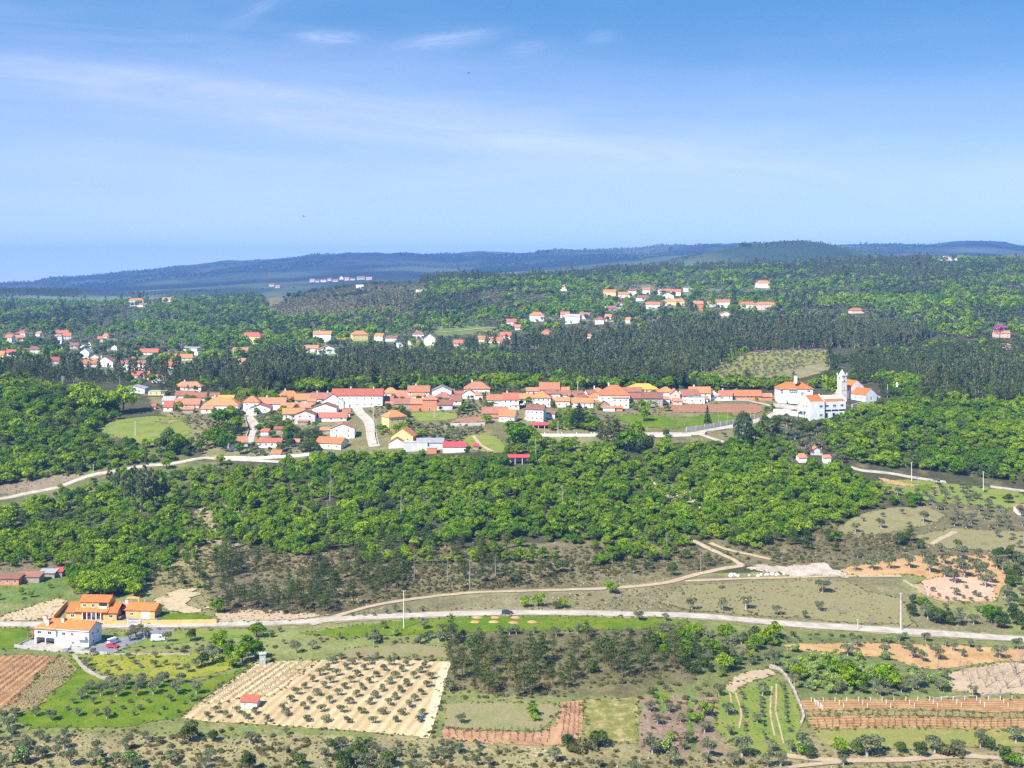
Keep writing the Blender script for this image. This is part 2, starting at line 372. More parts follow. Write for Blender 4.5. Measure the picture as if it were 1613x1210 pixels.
# ------------------------------------------------------------------ ground sheets
MASK = np.zeros((1400, 2300), np.uint8)       # 1: keep free of tall plants, 2: nothing grows here at all   (offset 350 in x)
HM = np.zeros((1400, 2300), np.uint8)         # outlines of buildings
def mask_poly(poly, val):
    T = HM if val == 4 else MASK
    xs = [p[0] for p in poly]; ys = [p[1] for p in poly]
    x0, x1 = int(max(min(xs), -345)), int(min(max(xs), 1945)) + 1; y0, y1 = int(max(min(ys), 0)), int(min(max(ys), 1395)) + 1
    if x1 <= x0 or y1 <= y0: return
    a, b = np.meshgrid(np.arange(x0, x1), np.arange(y0, y1))
    ins = inpoly(a + 0.5, b + 0.5, poly)
    sub = T[y0:y1, x0+350:x1+350]; sub[ins] = np.maximum(sub[ins], val)
def mask_at(px, py, both=False):
    ix = np.clip(np.asarray(px) + 350, 0, 2299).astype(int); iy = np.clip(np.asarray(py), 0, 1399).astype(int)
    return np.maximum(MASK[iy, ix], HM[iy, ix]) if both else MASK[iy, ix]

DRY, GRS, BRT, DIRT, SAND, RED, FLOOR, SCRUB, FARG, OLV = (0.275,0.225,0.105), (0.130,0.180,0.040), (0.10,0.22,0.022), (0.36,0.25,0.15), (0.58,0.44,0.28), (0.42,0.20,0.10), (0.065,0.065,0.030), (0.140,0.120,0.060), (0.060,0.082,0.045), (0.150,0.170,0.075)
PAINT = [  # outline in photo pixels, colour of the ground cover, how much bare stone shows
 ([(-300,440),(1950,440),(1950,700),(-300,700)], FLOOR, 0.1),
 ([(-300,515),(330,515),(360,590),(-300,600)], OLV, 0.1),
 ([(300,500),(760,500),(760,560),(300,570)], GRS, 0.1),
 ([(420,470),(480,440),(660,438),(700,470),(640,510),(430,510)], (0.150,0.140,0.060), 0.35),
 ([(640,515),(800,515),(790,545),(640,560)], GRS, 0.0),
 ([(860,450),(1260,445),(1300,500),(860,510)], OLV, 0.1),
 ([(930,505),(1010,495),(1060,500),(1000,512)], DRY, 0.2), ([(300,505),(380,498),(400,512),(320,525)], OLV, 0.0), ([(560,512),(640,506),(690,515),(600,525)], OLV, 0.1),
 ([(1380,470),(1500,462),(1600,470),(1480,482)], GRS, 0.0), ([(100,500),(220,495),(330,505),(200,515)], GRS, 0.0),
 ([(1085,612),(1130,572),(1190,552),(1300,550),(1320,580),(1240,600),(1180,612)], (0.24,0.21,0.10), 0.3),
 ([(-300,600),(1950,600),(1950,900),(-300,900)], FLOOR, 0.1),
 ([(230,625),(1240,622),(1240,690),(930,705),(700,715),(480,722),(330,725)], (0.165,0.150,0.065), 0.35),
 ([(-300,700),(250,700),(330,730),(240,800),(120,830),(-300,830)], (0.11,0.125,0.045), 0.2), ([(-300,762),(20,762),(110,744),(150,747),(60,776),(-300,796)], (0.21,0.165,0.11), 0.6),
 ([(-300,800),(90,850),(115,885),(60,900),(-300,905)], SCRUB, 0.5),
 ([(-300,900),(110,905),(100,945),(-300,975)], GRS, 0.1),
 ([(310,800),(385,790),(400,850),(330,880)], (0.30,0.235,0.14), 0.9),
 ([(200,890),(480,870),(1000,850),(1120,870),(1170,890),(980,925),(700,940),(500,975),(340,965),(250,930)], SCRUB, 0.6),
 ([(240,890),(330,850),(335,960),(240,940)], (0.22,0.19,0.08), 0.8),
 ([(1000,750),(1060,765),(1120,790),(1100,800),(1010,770)], (0.42,0.33,0.21), 0.9),
 ([(1100,850),(1340,840),(1480,780),(1620,780),(1700,900),(1340,895),(1180,890)], SCRUB, 0.4),
 ([(-300,985),(1950,1000),(1950,1400),(-300,1400)], (0.160,0.175,0.055), 0.4),
 ([(500,975),(700,935),(960,925),(1100,905),(1420,910),(1450,950),(1590,985),(1590,1000),(1350,985),(1000,963),(700,962)], (0.185,0.165,0.082), 0.5),
 ([(-300,1160),(1950,1160),(1950,1400),(-300,1400)], (0.255,0.215,0.100), 0.7),
 ([(700,985),(1110,985),(1100,1075),(1000,1095),(700,1090)], (0.13,0.115,0.052), 0.4),
 ([(1008,1096),(1128,1100),(1128,1150),(1160,1190),(1010,1186)], (0.25,0.17,0.115), 0.5), ([(1086,1080),(1098,1082),(1094,1130),(1106,1186),(1092,1186),(1082,1130)], (0.11,0.19,0.03), 0.0), ([(1030,1080),(1040,1080),(1052,1118),(1040,1120)], (0.11,0.19,0.03), 0.0),
 ([(1085,1000),(1480,1005),(1480,1095),(1260,1095),(1220,1050),(1085,1060)], (0.13,0.15,0.05), 0.2),
]
def ground_colours(px, py, X, Y):
    n1 = fbm(X / 38.0, Y / 38.0, 21, 4)[..., None]; n2 = fbm(X / 9.0, Y / 9.0, 33, 3)[..., None]
    col = np.zeros(px.shape + (3,)); st = np.full(px.shape, 0.25)
    near = np.array(GRS) * (1 - n1) + np.array(DRY) * n1
    far = np.array(FARG) * (0.75 + 0.6 * n1)
    k = np.clip((Y - 900) / 500, 0, 1)[..., None]
    col[:] = near * (1 - k) + far * k
    wob = np.clip(3000.0 / Y, 2, 9)
    jx = (fbm(X / 14.0, Y / 14.0, 41, 3) - 0.5) * 2 * wob * 1.6; jy = (fbm(X / 14.0, Y / 14.0, 57, 3) - 0.5) * 2 * wob
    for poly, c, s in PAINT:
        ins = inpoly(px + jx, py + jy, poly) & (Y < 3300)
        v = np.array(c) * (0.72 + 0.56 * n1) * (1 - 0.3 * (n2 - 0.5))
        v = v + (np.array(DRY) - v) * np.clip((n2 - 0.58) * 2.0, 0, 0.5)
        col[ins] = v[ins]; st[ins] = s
    # the far ridge: heath, woods and pale clearings
    fr = Y > 3300
    n3 = fbm(X / 420.0, Y / 700.0, 71, 5)[..., None]
    c3 = np.array((0.022, 0.036, 0.024)) + np.array((0.075, 0.080, 0.040)) * np.clip((n3 - 0.42) * 2.6, 0, 1)
    c3 = c3 * np.where(Y < 4700, 1.8, 1.0)[..., None]
    col[fr] = c3[fr]; st[fr] = 0
    return col, st
def sheet(name, j0, j1):
    X, Y, Z = GXW[j0:j1], GY[j0:j1], GZ[j0:j1]; ny, nx = X.shape
    me = bpy.data.meshes.new(name)
    co = np.stack([X, Y, Z], -1).reshape(-1, 3)
    idx = np.arange(ny * nx).reshape(ny, nx)
    q = np.stack([idx[:-1, :-1], idx[:-1, 1:], idx[1:, 1:], idx[1:, :-1]], -1).reshape(-1, 4)
    me.vertices.add(len(co)); me.vertices.foreach_set('co', co.ravel())
    me.loops.add(q.size); me.loops.foreach_set('vertex_index', q.ravel().astype(np.int32))
    me.polygons.add(len(q)); me.polygons.foreach_set('loop_start', np.arange(0, q.size, 4, dtype=np.int32))
    me.polygons.foreach_set('use_smooth', np.ones(len(q), bool))
    me.update(calc_edges=True)
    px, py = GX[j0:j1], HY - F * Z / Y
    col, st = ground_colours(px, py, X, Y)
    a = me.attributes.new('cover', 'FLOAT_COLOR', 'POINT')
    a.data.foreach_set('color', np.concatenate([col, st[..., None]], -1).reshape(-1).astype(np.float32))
    me.materials.append(M['ground']); o = link(name, me); tag(o, kind='structure'); return o
def ground_material():
    m, nt, b = nodes_of('ground'); L = nt.links; N = nt.nodes
    at = N.new('ShaderNodeAttribute'); at.attribute_name = 'cover'
    geo = N.new('ShaderNodeNewGeometry')
    def noise(scale, det=6, rough=0.6):
        n = N.new('ShaderNodeTexNoise'); n.inputs['Scale'].default_value = scale; n.inputs['Detail'].default_value = det; n.inputs['Roughness'].default_value = rough
        L.new(geo.outputs['Position'], n.inputs['Vector']); return n.outputs[0]
    def rng_(v, a, b_, c, d):
        r = N.new('ShaderNodeMapRange'); r.inputs[1].default_value = a; r.inputs[2].default_value = b_; r.inputs[3].default_value = c; r.inputs[4].default_value = d; L.new(v, r.inputs[0]); return r.outputs[0]
    a = rng_(noise(0.9, 8, 0.75), 0.3, 0.7, 0.55, 1.4); c = rng_(noise(0.12, 6), 0.3, 0.7, 0.78, 1.22)
    mu = N.new('ShaderNodeMath'); mu.operation = 'MULTIPLY'; L.new(a, mu.inputs[0]); L.new(c, mu.inputs[1])
    vm = N.new('ShaderNodeVectorMath'); vm.operation = 'SCALE'; L.new(at.outputs['Color'], vm.inputs[0]); L.new(mu.outputs[0], vm.inputs['Scale'])
    stn = rng_(noise(0.55, 9, 0.8), 0.60, 0.66, 0, 1)
    stm = N.new('ShaderNodeMath'); stm.operation = 'MULTIPLY'; stm.use_clamp = True; L.new(stn, stm.inputs[0]); L.new(at.outputs['Alpha'], stm.inputs[1])
    mx = N.new('ShaderNodeMix'); mx.data_type = 'RGBA'; L.new(stm.outputs[0], mx.inputs[0]); L.new(vm.outputs[0], mx.inputs[6]); mx.inputs[7].default_value = (0.44, 0.38, 0.28, 1)
    L.new(mx.outputs[2], b.inputs['Base Color']); b.inputs['Roughness'].default_value = 1.0; b.inputs['Specular IOR Level'].default_value = 0.05
    bp = N.new('ShaderNodeBump'); bp.inputs['Strength'].default_value = 0.9; bp.inputs['Distance'].default_value = 0.6
    L.new(noise(0.7, 8, 0.7), bp.inputs['Height'])
    L.new(bp.outputs[0], b.inputs['Normal']); M['ground'] = m
ground_material()
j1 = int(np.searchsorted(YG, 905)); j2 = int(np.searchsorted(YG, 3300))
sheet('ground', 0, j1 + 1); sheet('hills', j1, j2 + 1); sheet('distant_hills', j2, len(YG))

def soil_mat(name, cols, scale=0.25, fine=2.2, rows=None, stones=0.0, bump=0.6):
    """field soil or turf: two or three colours blended in patches, optional furrows along a compass angle"""
    m, nt, b = nodes_of(name); L = nt.links; N = nt.nodes
    geo = N.new('ShaderNodeNewGeometry')
    n = N.new('ShaderNodeTexNoise'); n.inputs['Scale'].default_value = scale; n.inputs['Detail'].default_value = 8; n.inputs['Roughness'].default_value = 0.7; L.new(geo.outputs['Position'], n.inputs['Vector'])
    cr = N.new('ShaderNodeValToRGB'); el = cr.color_ramp.elements
    el[0].position = 0.33; el[1].position = 0.67; el[0].color = (*cols[0], 1); el[1].color = (*cols[-1], 1)
    if len(cols) == 3: e = el.new(0.5); e.color = (*cols[1], 1)
    L.new(n.outputs[0], cr.inputs[0])
    f = N.new('ShaderNodeTexNoise'); f.inputs['Scale'].default_value = fine; f.inputs['Detail'].default_value = 6; f.inputs['Roughness'].default_value = 0.7; L.new(geo.outputs['Position'], f.inputs['Vector'])
    mr = N.new('ShaderNodeMapRange'); mr.inputs[1].default_value = 0.3; mr.inputs[2].default_value = 0.7; mr.inputs[3].default_value = 0.78; mr.inputs[4].default_value = 1.2; L.new(f.outputs[0], mr.inputs[0])
    last = mr.outputs[0]; h = f.outputs[0]
    if rows:
        ang, pitch, depth = rows
        mp = N.new('ShaderNodeMapping'); mp.vector_type = 'POINT'; mp.inputs['Rotation'].default_value = (0, 0, -ang); L.new(geo.outputs['Position'], mp.inputs[0])
        wv = N.new('ShaderNodeTexWave'); wv.bands_direction = 'Y'; wv.inputs['Scale'].default_value = 0.31416 / pitch; wv.inputs['Distortion'].default_value = 0.9; wv.inputs['Detail'].default_value = 3; L.new(mp.outputs[0], wv.inputs['Vector'])
        r2 = N.new('ShaderNodeMapRange'); r2.inputs[3].default_value = 1 - depth; r2.inputs[4].default_value = 1 + depth * 0.5; L.new(wv.outputs[0], r2.inputs[0])
        mu = N.new('ShaderNodeMath'); mu.operation = 'MULTIPLY'; L.new(last, mu.inputs[0]); L.new(r2.outputs[0], mu.inputs[1]); last = mu.outputs[0]
        ad = N.new('ShaderNodeMath'); L.new(h, ad.inputs[0]); L.new(wv.outputs[0], ad.inputs[1]); h = ad.outputs[0]
    vm = N.new('ShaderNodeVectorMath'); vm.operation = 'SCALE'; L.new(cr.outputs[0], vm.inputs[0]); L.new(last, vm.inputs['Scale'])
    L.new(vm.outputs[0], b.inputs['Base Color']); b.inputs['Roughness'].default_value = 1.0; b.inputs['Specular IOR Level'].default_value = 0.05
    bp = N.new('ShaderNodeBump'); bp.inputs['Strength'].default_value = bump; bp.inputs['Distance'].default_value = 0.3; L.new(h, bp.inputs['Height']); L.new(bp.outputs[0], b.inputs['Normal'])
    M[name] = m
def world_poly(poly, jag=0.5, step=2.0, seed=1):
    pts = [ground(*p) for p in poly]; out = []
    for i in range(len(pts)):
        a, b = pts[i], pts[(i+1) % len(pts)]; d = math.dist(a[:2], b[:2]); n = max(1, int(d / step))
        for k in range(n):
            t = k / n; x, y = a[0] + (b[0]-a[0])*t, a[1] + (b[1]-a[1])*t
            out.append((x + (vnoise(x*0.3, y*0.3, seed) - 0.5) * 2 * jag, y + (vnoise(x*0.3 + 50, y*0.3, seed + 7) - 0.5) * 2 * jag))
    return out
def drape(name, poly, mat, off=0.10, jag=0.9, grid=3.5, mask=1, world=None):
    wp = world or world_poly(poly, jag, 2.0, len(name))
    A = np.array(wp); x0, y0 = A.min(0); x1, y1 = A.max(0)
    gx, gy = np.meshgrid(np.arange(x0, x1, grid), np.arange(y0, y1, grid)); ins = inpoly(gx, gy, wp)
    inner = list(zip(gx[ins], gy[ins])); n = len(wp)
    vs = [Vector(p) for p in wp] + [Vector((float(a), float(b))) for a, b in inner]
    ed = [(i, (i+1) % n) for i in range(n)]
    v2, _, f2, *_r = delaunay_2d_cdt(vs, ed, [], 1, 1e-4)
    V = np.array([(v.x, v.y) for v in v2]); Z = zat(V[:, 0], V[:, 1]) + off
    me = bpy.data.meshes.new(name); me.from_pydata([(float(a), float(b), float(z)) for (a, b), z in zip(V, Z)], [], [tuple(f) for f in f2])
    me.polygons.foreach_set('use_smooth', [True]*len(me.polygons)); me.materials.append(M[mat]); me.update()
    o = link(name, me); tag(o, kind='structure')
    if mask and poly: mask_poly(poly, mask)
    EDGES.extend(wp)
    return o
EDGES = []
def smooth_line(pts, step=2.0):
    P = [np.array(p, float) for p in pts]; out = []
    for i in range(len(P) - 1):
        p0, p1, p2, p3 = P[max(i-1, 0)], P[i], P[i+1], P[min(i+2, len(P)-1)]
        n = max(2, int(np.linalg.norm(p2 - p1) / step))
        for k in range(n):
            t = k / n; out.append(0.5*((2*p1) + (-p0+p2)*t + (2*p0-5*p1+4*p2-p3)*t*t + (-p0+3*p1-3*p2+p3)*t**3))
    out.append(P[-1]); return out
def ribbon(name, pxs, width, mat, off=0.18, cols=4, jag=0.0, mask=2, world=None):
    pts = world or [ground(*p)[:2] for p in pxs]
    line = smooth_line(pts); vs = []; fs = []
    for i, p in enumerate(line):
        d = line[min(i+1, len(line)-1)] - line[max(i-1, 0)]; d = d / (np.linalg.norm(d) + 1e-9); nn = np.array([-d[1], d[0]])
        w = width if not callable(width) else width(i / (len(line)-1))
        for k in range(cols + 1):
            s = (k / cols - 0.5) * w
            if jag and k in (0, cols): s *= 1 + (vnoise(p[0]*0.35 + k*91, p[1]*0.35, 5) - 0.5) * jag
            q = p + nn * s; vs.append((q[0], q[1], float(zat(q[0], q[1])) + off))
    for i in range(len(line)-1):
        for k in range(cols):
            a = i*(cols+1) + k; fs.append((a, a+1, a+cols+2, a+cols+1))
    me = bpy.data.meshes.new(name); me.from_pydata(vs, [], fs); me.materials.append(M[mat]); me.polygons.foreach_set('use_smooth', [True]*len(fs)); me.update()
    o = link(name, me); tag(o, kind='structure')
    if mask and pxs:
        for i in range(len(pxs)-1):
            (xa, ya), (xb, yb) = pxs[i], pxs[i+1]; h = 4.5 if width != 2.5 else 3
            if abs(xb-xa) > abs(yb-ya): mask_poly([(xa-2, ya-h), (xb+2, yb-h), (xb+2, yb+h), (xa-2, ya+h)], mask)
            else: mask_poly([(xa-h-3, ya), (xa+h+3, ya), (xb+h+3, yb), (xb-h-3, yb)], mask)
    return o

def row_angle(p, q): a, b = ground(*p), ground(*q); return math.atan2(b[1]-a[1], b[0]-a[0])
soil_mat('soil_red', [(0.25,0.135,0.07), (0.35,0.19,0.10), (0.40,0.26,0.15)], 0.2, 1.8)
soil_mat('soil_plough', [(0.25,0.125,0.07), (0.31,0.16,0.095)], 0.2, 1.8)
soil_mat('soil_sand', [(0.36,0.25,0.125), (0.46,0.335,0.18), (0.52,0.39,0.225)], 0.13, 1.9, rows=(row_angle((640,1042),(560,1120)), 3.1, 0.16))
soil_mat('soil_orange', [(0.33,0.19,0.075), (0.42,0.25,0.11), (0.46,0.32,0.165)], 0.14, 1.5)
soil_mat('soil_pale', [(0.46,0.28,0.18), (0.53,0.36,0.25)], 0.16, 1.5)
soil_mat('soil_dirt', [(0.34,0.25,0.15), (0.46,0.35,0.23)], 0.3, 1.8)
soil_mat('soil_white', [(0.32,0.23,0.16), (0.54,0.45,0.38)], 0.2, 1.4, bump=1.0)
soil_mat('turf_bright', [(0.070,0.125,0.008), (0.100,0.155,0.010), (0.165,0.180,0.025)], 0.12, 1.6)
soil_mat('soil_verge', [(0.20,0.15,0.085), (0.30,0.23,0.14), (0.16,0.16,0.06)], 0.25, 1.8)
soil_mat('soil_bank', [(0.34,0.25,0.14), (0.50,0.38,0.23), (0.24,0.20,0.10)], 0.22, 1.6, bump=1.0)
soil_mat('soil_track', [(0.44,0.34,0.20), (0.60,0.49,0.34)], 0.3, 1.8)
soil_mat('turf_mix', [(0.10,0.17,0.025), (0.17,0.20,0.04), (0.22,0.20,0.06)], 0.16, 1.6)
soil_mat('turf_yellow', [(0.12,0.165,0.022), (0.22,0.225,0.03), (0.29,0.26,0.03)], 0.16, 1.6)
soil_mat('turf_moss', [(0.12,0.13,0.03), (0.19,0.175,0.05), (0.38,0.29,0.15)], 0.3, 1.8)
soil_mat('turf_dry', [(0.17,0.15,0.07), (0.23,0.195,0.095), (0.17,0.18,0.06)], 0.1, 1.5)
soil_mat('turf_vine', [(0.17,0.15,0.055), (0.25,0.20,0.085), (0.32,0.22,0.11)], 0.25, 2.0)
soil_mat('turf_stripe', [(0.24,0.20,0.07), (0.20,0.21,0.05), (0.33,0.23,0.10)], 0.18, 1.6)

# furrows follow the rows of vines
soil_mat('soil_red_rows', [(0.25,0.13,0.06), (0.34,0.185,0.085), (0.40,0.25,0.13)], 0.2, 1.8, rows=(row_angle((62,1034),(-30,1102)), 2.6, 0.28))
soil_mat('soil_sand_rows', [(0.36,0.27,0.12), (0.48,0.36,0.19), (0.54,0.41,0.25)], 0.14, 1.9, rows=(row_angle((452,1046),(372,1100)), 2.9, 0.34))
soil_mat('soil_right_rows', [(0.27,0.145,0.06), (0.36,0.20,0.085), (0.42,0.28,0.14)], 0.2, 1.8, rows=(row_angle((1275,1140),(1600,1138)), 1.9, 0.22))
# fields
drape('vineyard_soil', [(-120,1046),(30,1032),(92,1034),(20,1110),(-20,1130),(-160,1150)], 'soil_red_rows')
drape('vineyard_grass', [(92,1034),(104,1035),(122,1056),(62,1112),(10,1122),(-20,1130),(20,1110)], 'turf_vine', 0.12)
drape('meadow', [(122,1056),(104,1037),(118,1032),(140,1058),(172,1072),(240,1070),(300,1076),(378,1056),(402,1046),(310,1108),(284,1130),(190,1145),(90,1146),(48,1148),(20,1130),(62,1112)], 'turf_bright', 0.11)
drape('flowering_meadow', [(118,1032),(180,1030),(300,1030),(360,1034),(372,1052),(300,1072),(240,1066),(172,1064),(140,1052)], 'turf_yellow')
drape('orchard_soil', [(404,1044),(500,1040),(640,1039),(706,1043),(700,1080),(690,1120),(676,1162),(560,1152),(420,1142),(330,1137),(285,1131),(310,1111)], 'soil_sand', jag=0.3)
drape('vineyard_sand', [(406,1046),(500,1042),(468,1066),(432,1096),(372,1104),(314,1111)], 'soil_sand_rows', 0.16, 0.4, 2.5)
ribbon('orchard_track', [(703,1043),(692,1085),(682,1120),(668,1164)], 3.0, 'soil_track', 0.2, 2, 0.4)
drape('meadow', [(470,998),(560,986),(660,976),(770,971),(900,972),(1080,975),(1088,985),(1000,992),(880,994),(760,996),(650,1000),(540,1006)], 'turf_bright')
drape('meadow', [(180,996),(260,992),(400,990),(410,1000),(300,1012),(190,1022),(178,1010)], 'turf_mix')
drape('meadow', [(-120,990),(44,990),(48,1012),(30,1020),(-120,1040)], 'turf_bright')
drape('grass_field', [(548,1022),(640,1014),(702,1018),(704,1038),(640,1036),(520,1038)], 'turf_dry')
drape('vineyard_soil', [(697,1148),(760,1152),(850,1154),(874,1140),(886,1106),(918,1104),(917,1168),(860,1176),(760,1172),(700,1164)], 'soil_red', jag=0.5)
drape('fallow_field', [(920,1104),(1002,1098),(1006,1150),(1004,1172),(920,1168)], 'turf_moss', 0.12)
drape('scrub_clearing', [(704,1108),(800,1106),(880,1112),(870,1140),(850,1152),(760,1150),(697,1146)], 'turf_dry', 0.10)
drape('orchard_grass', [(1142,1080),(1215,1066),(1236,1075),(1254,1100),(1262,1130),(1266,1170),(1238,1192),(1168,1188),(1130,1150),(1128,1105)], 'turf_mix', 0.10)
drape('bare_patch', [(1140,1084),(1160,1066),(1180,1056),(1214,1055),(1224,1064),(1190,1072),(1166,1084),(1152,1094)], 'soil_dirt', 0.16)
for tr in ([(1148,1082),(1150,1094),(1153,1110),(1156,1128)], [(1156,1080),(1159,1094),(1165,1112),(1168,1128),(1164,1148)],
           [(1216,1082),(1214,1105),(1214,1128),(1220,1160)], [(1223,1078),(1223,1100),(1222,1120),(1228,1145),(1234,1172)]):
    ribbon('wheel_track', tr, 0.55, 'soil_dirt', 0.22, 2, 0.5, mask=0)
drape('vineyard_soil', [(1258,1104),(1400,1102),(1520,1100),(1760,1092),(1760,1116),(1500,1120),(1268,1121)], 'soil_right_rows', jag=0.5)
drape('vineyard_grass', [(1269,1122),(1500,1121),(1760,1117),(1760,1126),(1500,1130),(1271,1130)], 'turf_vine', 0.12)
drape('vineyard_soil', [(1272,1130),(1500,1130),(1760,1126),(1760,1144),(1500,1149),(1282,1150)], 'soil_right_rows', jag=0.5)
drape('fallow_field', [(1282,1150),(1500,1149),(1760,1144),(1760,1172),(1560,1176),(1420,1180),(1336,1182),(1300,1172)], 'turf_stripe', 0.12)
drape('orchard_soil', [(1236,1016),(1330,1013),(1500,1016),(1590,1022),(1760,1030),(1760,1040),(1575,1042),(1480,1054),(1440,1052),(1400,1036),(1330,1030),(1240,1024)], 'soil_orange')
drape('orchard_soil', [(1486,1060),(1575,1045),(1760,1042),(1760,1090),(1560,1094),(1500,1088)], 'soil_dirt')
drape('grass_field', [(1070,922),(1180,918),(1330,914),(1360,930),(1420,944),(1440,985),(1350,982),(1200,970),(1090,962),(1040,950)], 'turf_dry', mask=0)
drape('orchard_soil', [(1322,898),(1345,892),(1420,880),(1470,872),(1500,876),(1555,874),(1570,892),(1590,905),(1578,930),(1566,949),(1490,950),(1450,935),(1440,922),(1462,910),(1430,905),(1380,908),(1330,910)], 'soil_orange', mask=1)
drape('bare_patch', [(1452,914),(1500,908),(1570,912),(1566,947),(1492,948),(1458,934)], 'soil_pale', 0.22)
drape('quarry_floor', [(1168,895),(1192,889),(1222,893),(1252,891),(1296,888),(1316,896),(1342,906),(1330,910),(1296,906),(1254,911),(1224,903),(1190,899)], 'soil_white', 0.2, 2.2, 1.5)
drape('grass_field', [(1318,834),(1340,815),(1400,800),(1460,798),(1490,812),(1470,826),(1440,832),(1400,840),(1340,845)], 'turf_dry', mask=0)
drape('grass_field', [(1440,845),(1500,832),(1620,838),(1760,850),(1760,880),(1560,868),(1470,862)], 'turf_dry', mask=0)
drape('meadow', [(1380,758),(1430,755),(1500,762),(1600,772),(1640,800),(1560,800),(1460,790),(1390,772)], 'turf_mix', mask=0)
drape('vegetable_plot', [(1443,765),(1466,764),(1468,772),(1444,773)], 'turf_bright', 0.25)
drape('bare_patch', [(1382,752),(1432,762),(1490,768),(1440,768),(1396,762)], 'soil_orange', 0.2)
drape('vineyard_sand', [(-120,972),(-10,974),(60,952),(92,942),(104,948),(98,960),(84,976),(0,979),(-120,980)], 'soil_bank', jag=0.6)
drape('sand_bank', [(244,944),(268,938),(280,928),(306,928),(310,938),(296,950),(300,962),(322,956),(326,966),(286,968),(262,960)], 'soil_bank', 0.3, 2.6, 1.5)
drape('meadow', [(256,968),(300,966),(330,970),(328,978),(252,979)], 'turf_bright', 0.25)
drape('stony_bank', [(345,965),(400,960),(470,965),(520,968),(460,978),(345,982)], 'soil_dirt', 0.12, 1.6, mask=0)
drape('meadow', [(150,678),(176,662),(240,655),(290,660),(304,680),(284,694),(250,700),(232,704),(190,690)], 'turf_mix')
drape('bare_patch', [(244,664),(262,661),(290,663),(284,666),(258,668)], 'turf_moss', 0.2, 1.6, 2.0)
drape('meadow', [(640,652),(690,648),(722,652),(716,662),(660,664)], 'turf_mix')
drape('ploughed_field', [(700,664),(730,658),(768,654),(764,664),(730,667)], 'soil_plough')
drape('meadow', [(724,690),(752,684),(782,688),(800,704),(790,714),(742,710)], 'turf_mix')
drape('meadow', [(968,654),(1000,654),(1070,658),(1150,650),(1158,662),(1100,672),(1060,676),(1010,672),(980,664)], 'turf_bright')
drape('ploughed_field', [(1034,641),(1070,637),(1190,636),(1206,645),(1190,652),(1120,650),(1060,650)], 'soil_plough', 0.16)
drape('meadow', [(905,708),(932,704),(962,716),(950,728),(920,722)], 'turf_mix', mask=0)
drape('stony_ravine', [(1010,752),(1022,756),(1034,764),(1050,769),(1046,774),(1030,770),(1016,762)], 'soil_dirt', 0.25, 2.5, 1.5, mask=0)
drape('stony_ravine', [(1066,772),(1084,774),(1104,778),(1120,786),(1104,788),(1086,782),(1072,780)], 'soil_dirt', 0.25, 2.5, 1.5, mask=0)
drape('olive_hillside', [(1090,610),(1130,574),(1190,556),(1290,552),(1310,566),(1230,584),(1180,600),(1130,612)], 'turf_stripe', 0.3, 2.0, 6.0, mask=0)

# roads, lanes and tracks
ribbon('verge', [(-200,985),(0,984),(90,985),(200,986),(340,984),(450,981),(540,975),(600,972),(700,968),(800,966),(900,966),(1000,968),(1080,970),(1150,975),(1250,984),(1350,990),(1420,995),(1500,1000),(1590,1006),(1780,1018)], 8.2, 'soil_verge', 0.13, 4, 0.7)
ribbon('verge', [(-200,812),(0,786),(40,778),(90,768),(140,750),(172,744),(230,734),(270,731),(318,722)], 5.2, 'soil_verge', 0.13, 4, 0.7)
ribbon('road', [(-200,985),(0,984),(90,985),(200,986),(340,984),(450,981),(540,975),(600,972),(700,968),(800,966),(900,966),(1000,968),(1080,970),(1150,975),(1250,984),(1350,990),(1420,995),(1500,1000),(1590,1006),(1780,1018)], 5.8, 'asphalt', 0.22)
ribbon('lane', [(-200,812),(0,786),(40,778),(90,768),(140,750),(172,744),(230,734),(270,731),(318,722),(350,724),(400,726),(440,728)], 3.8, 'asphalt', 0.22)
ribbon('village_street', [(590,704),(586,690),(584,676),(580,664),(568,652),(562,642),(558,634)], 6.5, 'asphalt', 0.22)
ribbon('village_street', [(392,698),(396,682),(402,672),(394,660),(388,650),(386,642)], 5.5, 'asphalt', 0.22)
ribbon('church_road', [(850,686),(940,686),(1020,684),(1090,684),(1112,680),(1150,673),(1190,664),(1215,655),(1232,648),(1262,640)], 6.0, 'asphalt', 0.24)
ribbon('lane', [(1098,682),(1112,688),(1130,694),(1150,700)], 4.0, 'asphalt', 0.26)
ribbon('lane', [(1215,640),(1190,634),(1172,631),(1130,632)], 4.0, 'asphalt', 0.24)
ribbon('lane', [(1338,736),(1360,742),(1400,746),(1440,753),(1490,760)], 4.6, 'asphalt', 0.24)
ribbon('lane', [(1560,767),(1613,774),(1720,786)], 4.6, 'asphalt', 0.24)
ribbon('dirt_track', [(490,985),(540,968),(600,952),(700,938),(800,932),(880,930),(960,927),(1040,920),(1100,905),(1140,896),(1170,892)], 3.4, 'soil_dirt', 0.22, 3, 0.5)
ribbon('dirt_track', [(1170,892),(1150,880),(1120,866),(1095,854),(1060,838)], 3.0, 'soil_dirt', 0.22, 3, 0.5)
ribbon('dirt_track', [(1215,882),(1180,874),(1145,866),(1118,856)], 2.6, 'soil_dirt', 0.22, 3, 0.5)
ribbon('dirt_track', [(1080,916),(1170,912),(1250,910),(1340,908),(1420,908)], 2.8, 'soil_dirt', 0.22, 3, 0.5)
ribbon('dirt_track', [(1468,858),(1484,848),(1504,838)], 2.5, 'soil_dirt', 0.22, 3, 0.5)
ribbon('dirt_track', [(1230,1190),(1290,1197),(1360,1199),(1430,1197),(1500,1192),(1560,1194),(1760,1204)], 3.0, 'soil_dirt', 0.22, 3, 0.4)
ribbon('dirt_track', [(1240,1210),(1300,1203),(1360,1200)], 2.2, 'soil_dirt', 0.24, 3, 0.4)
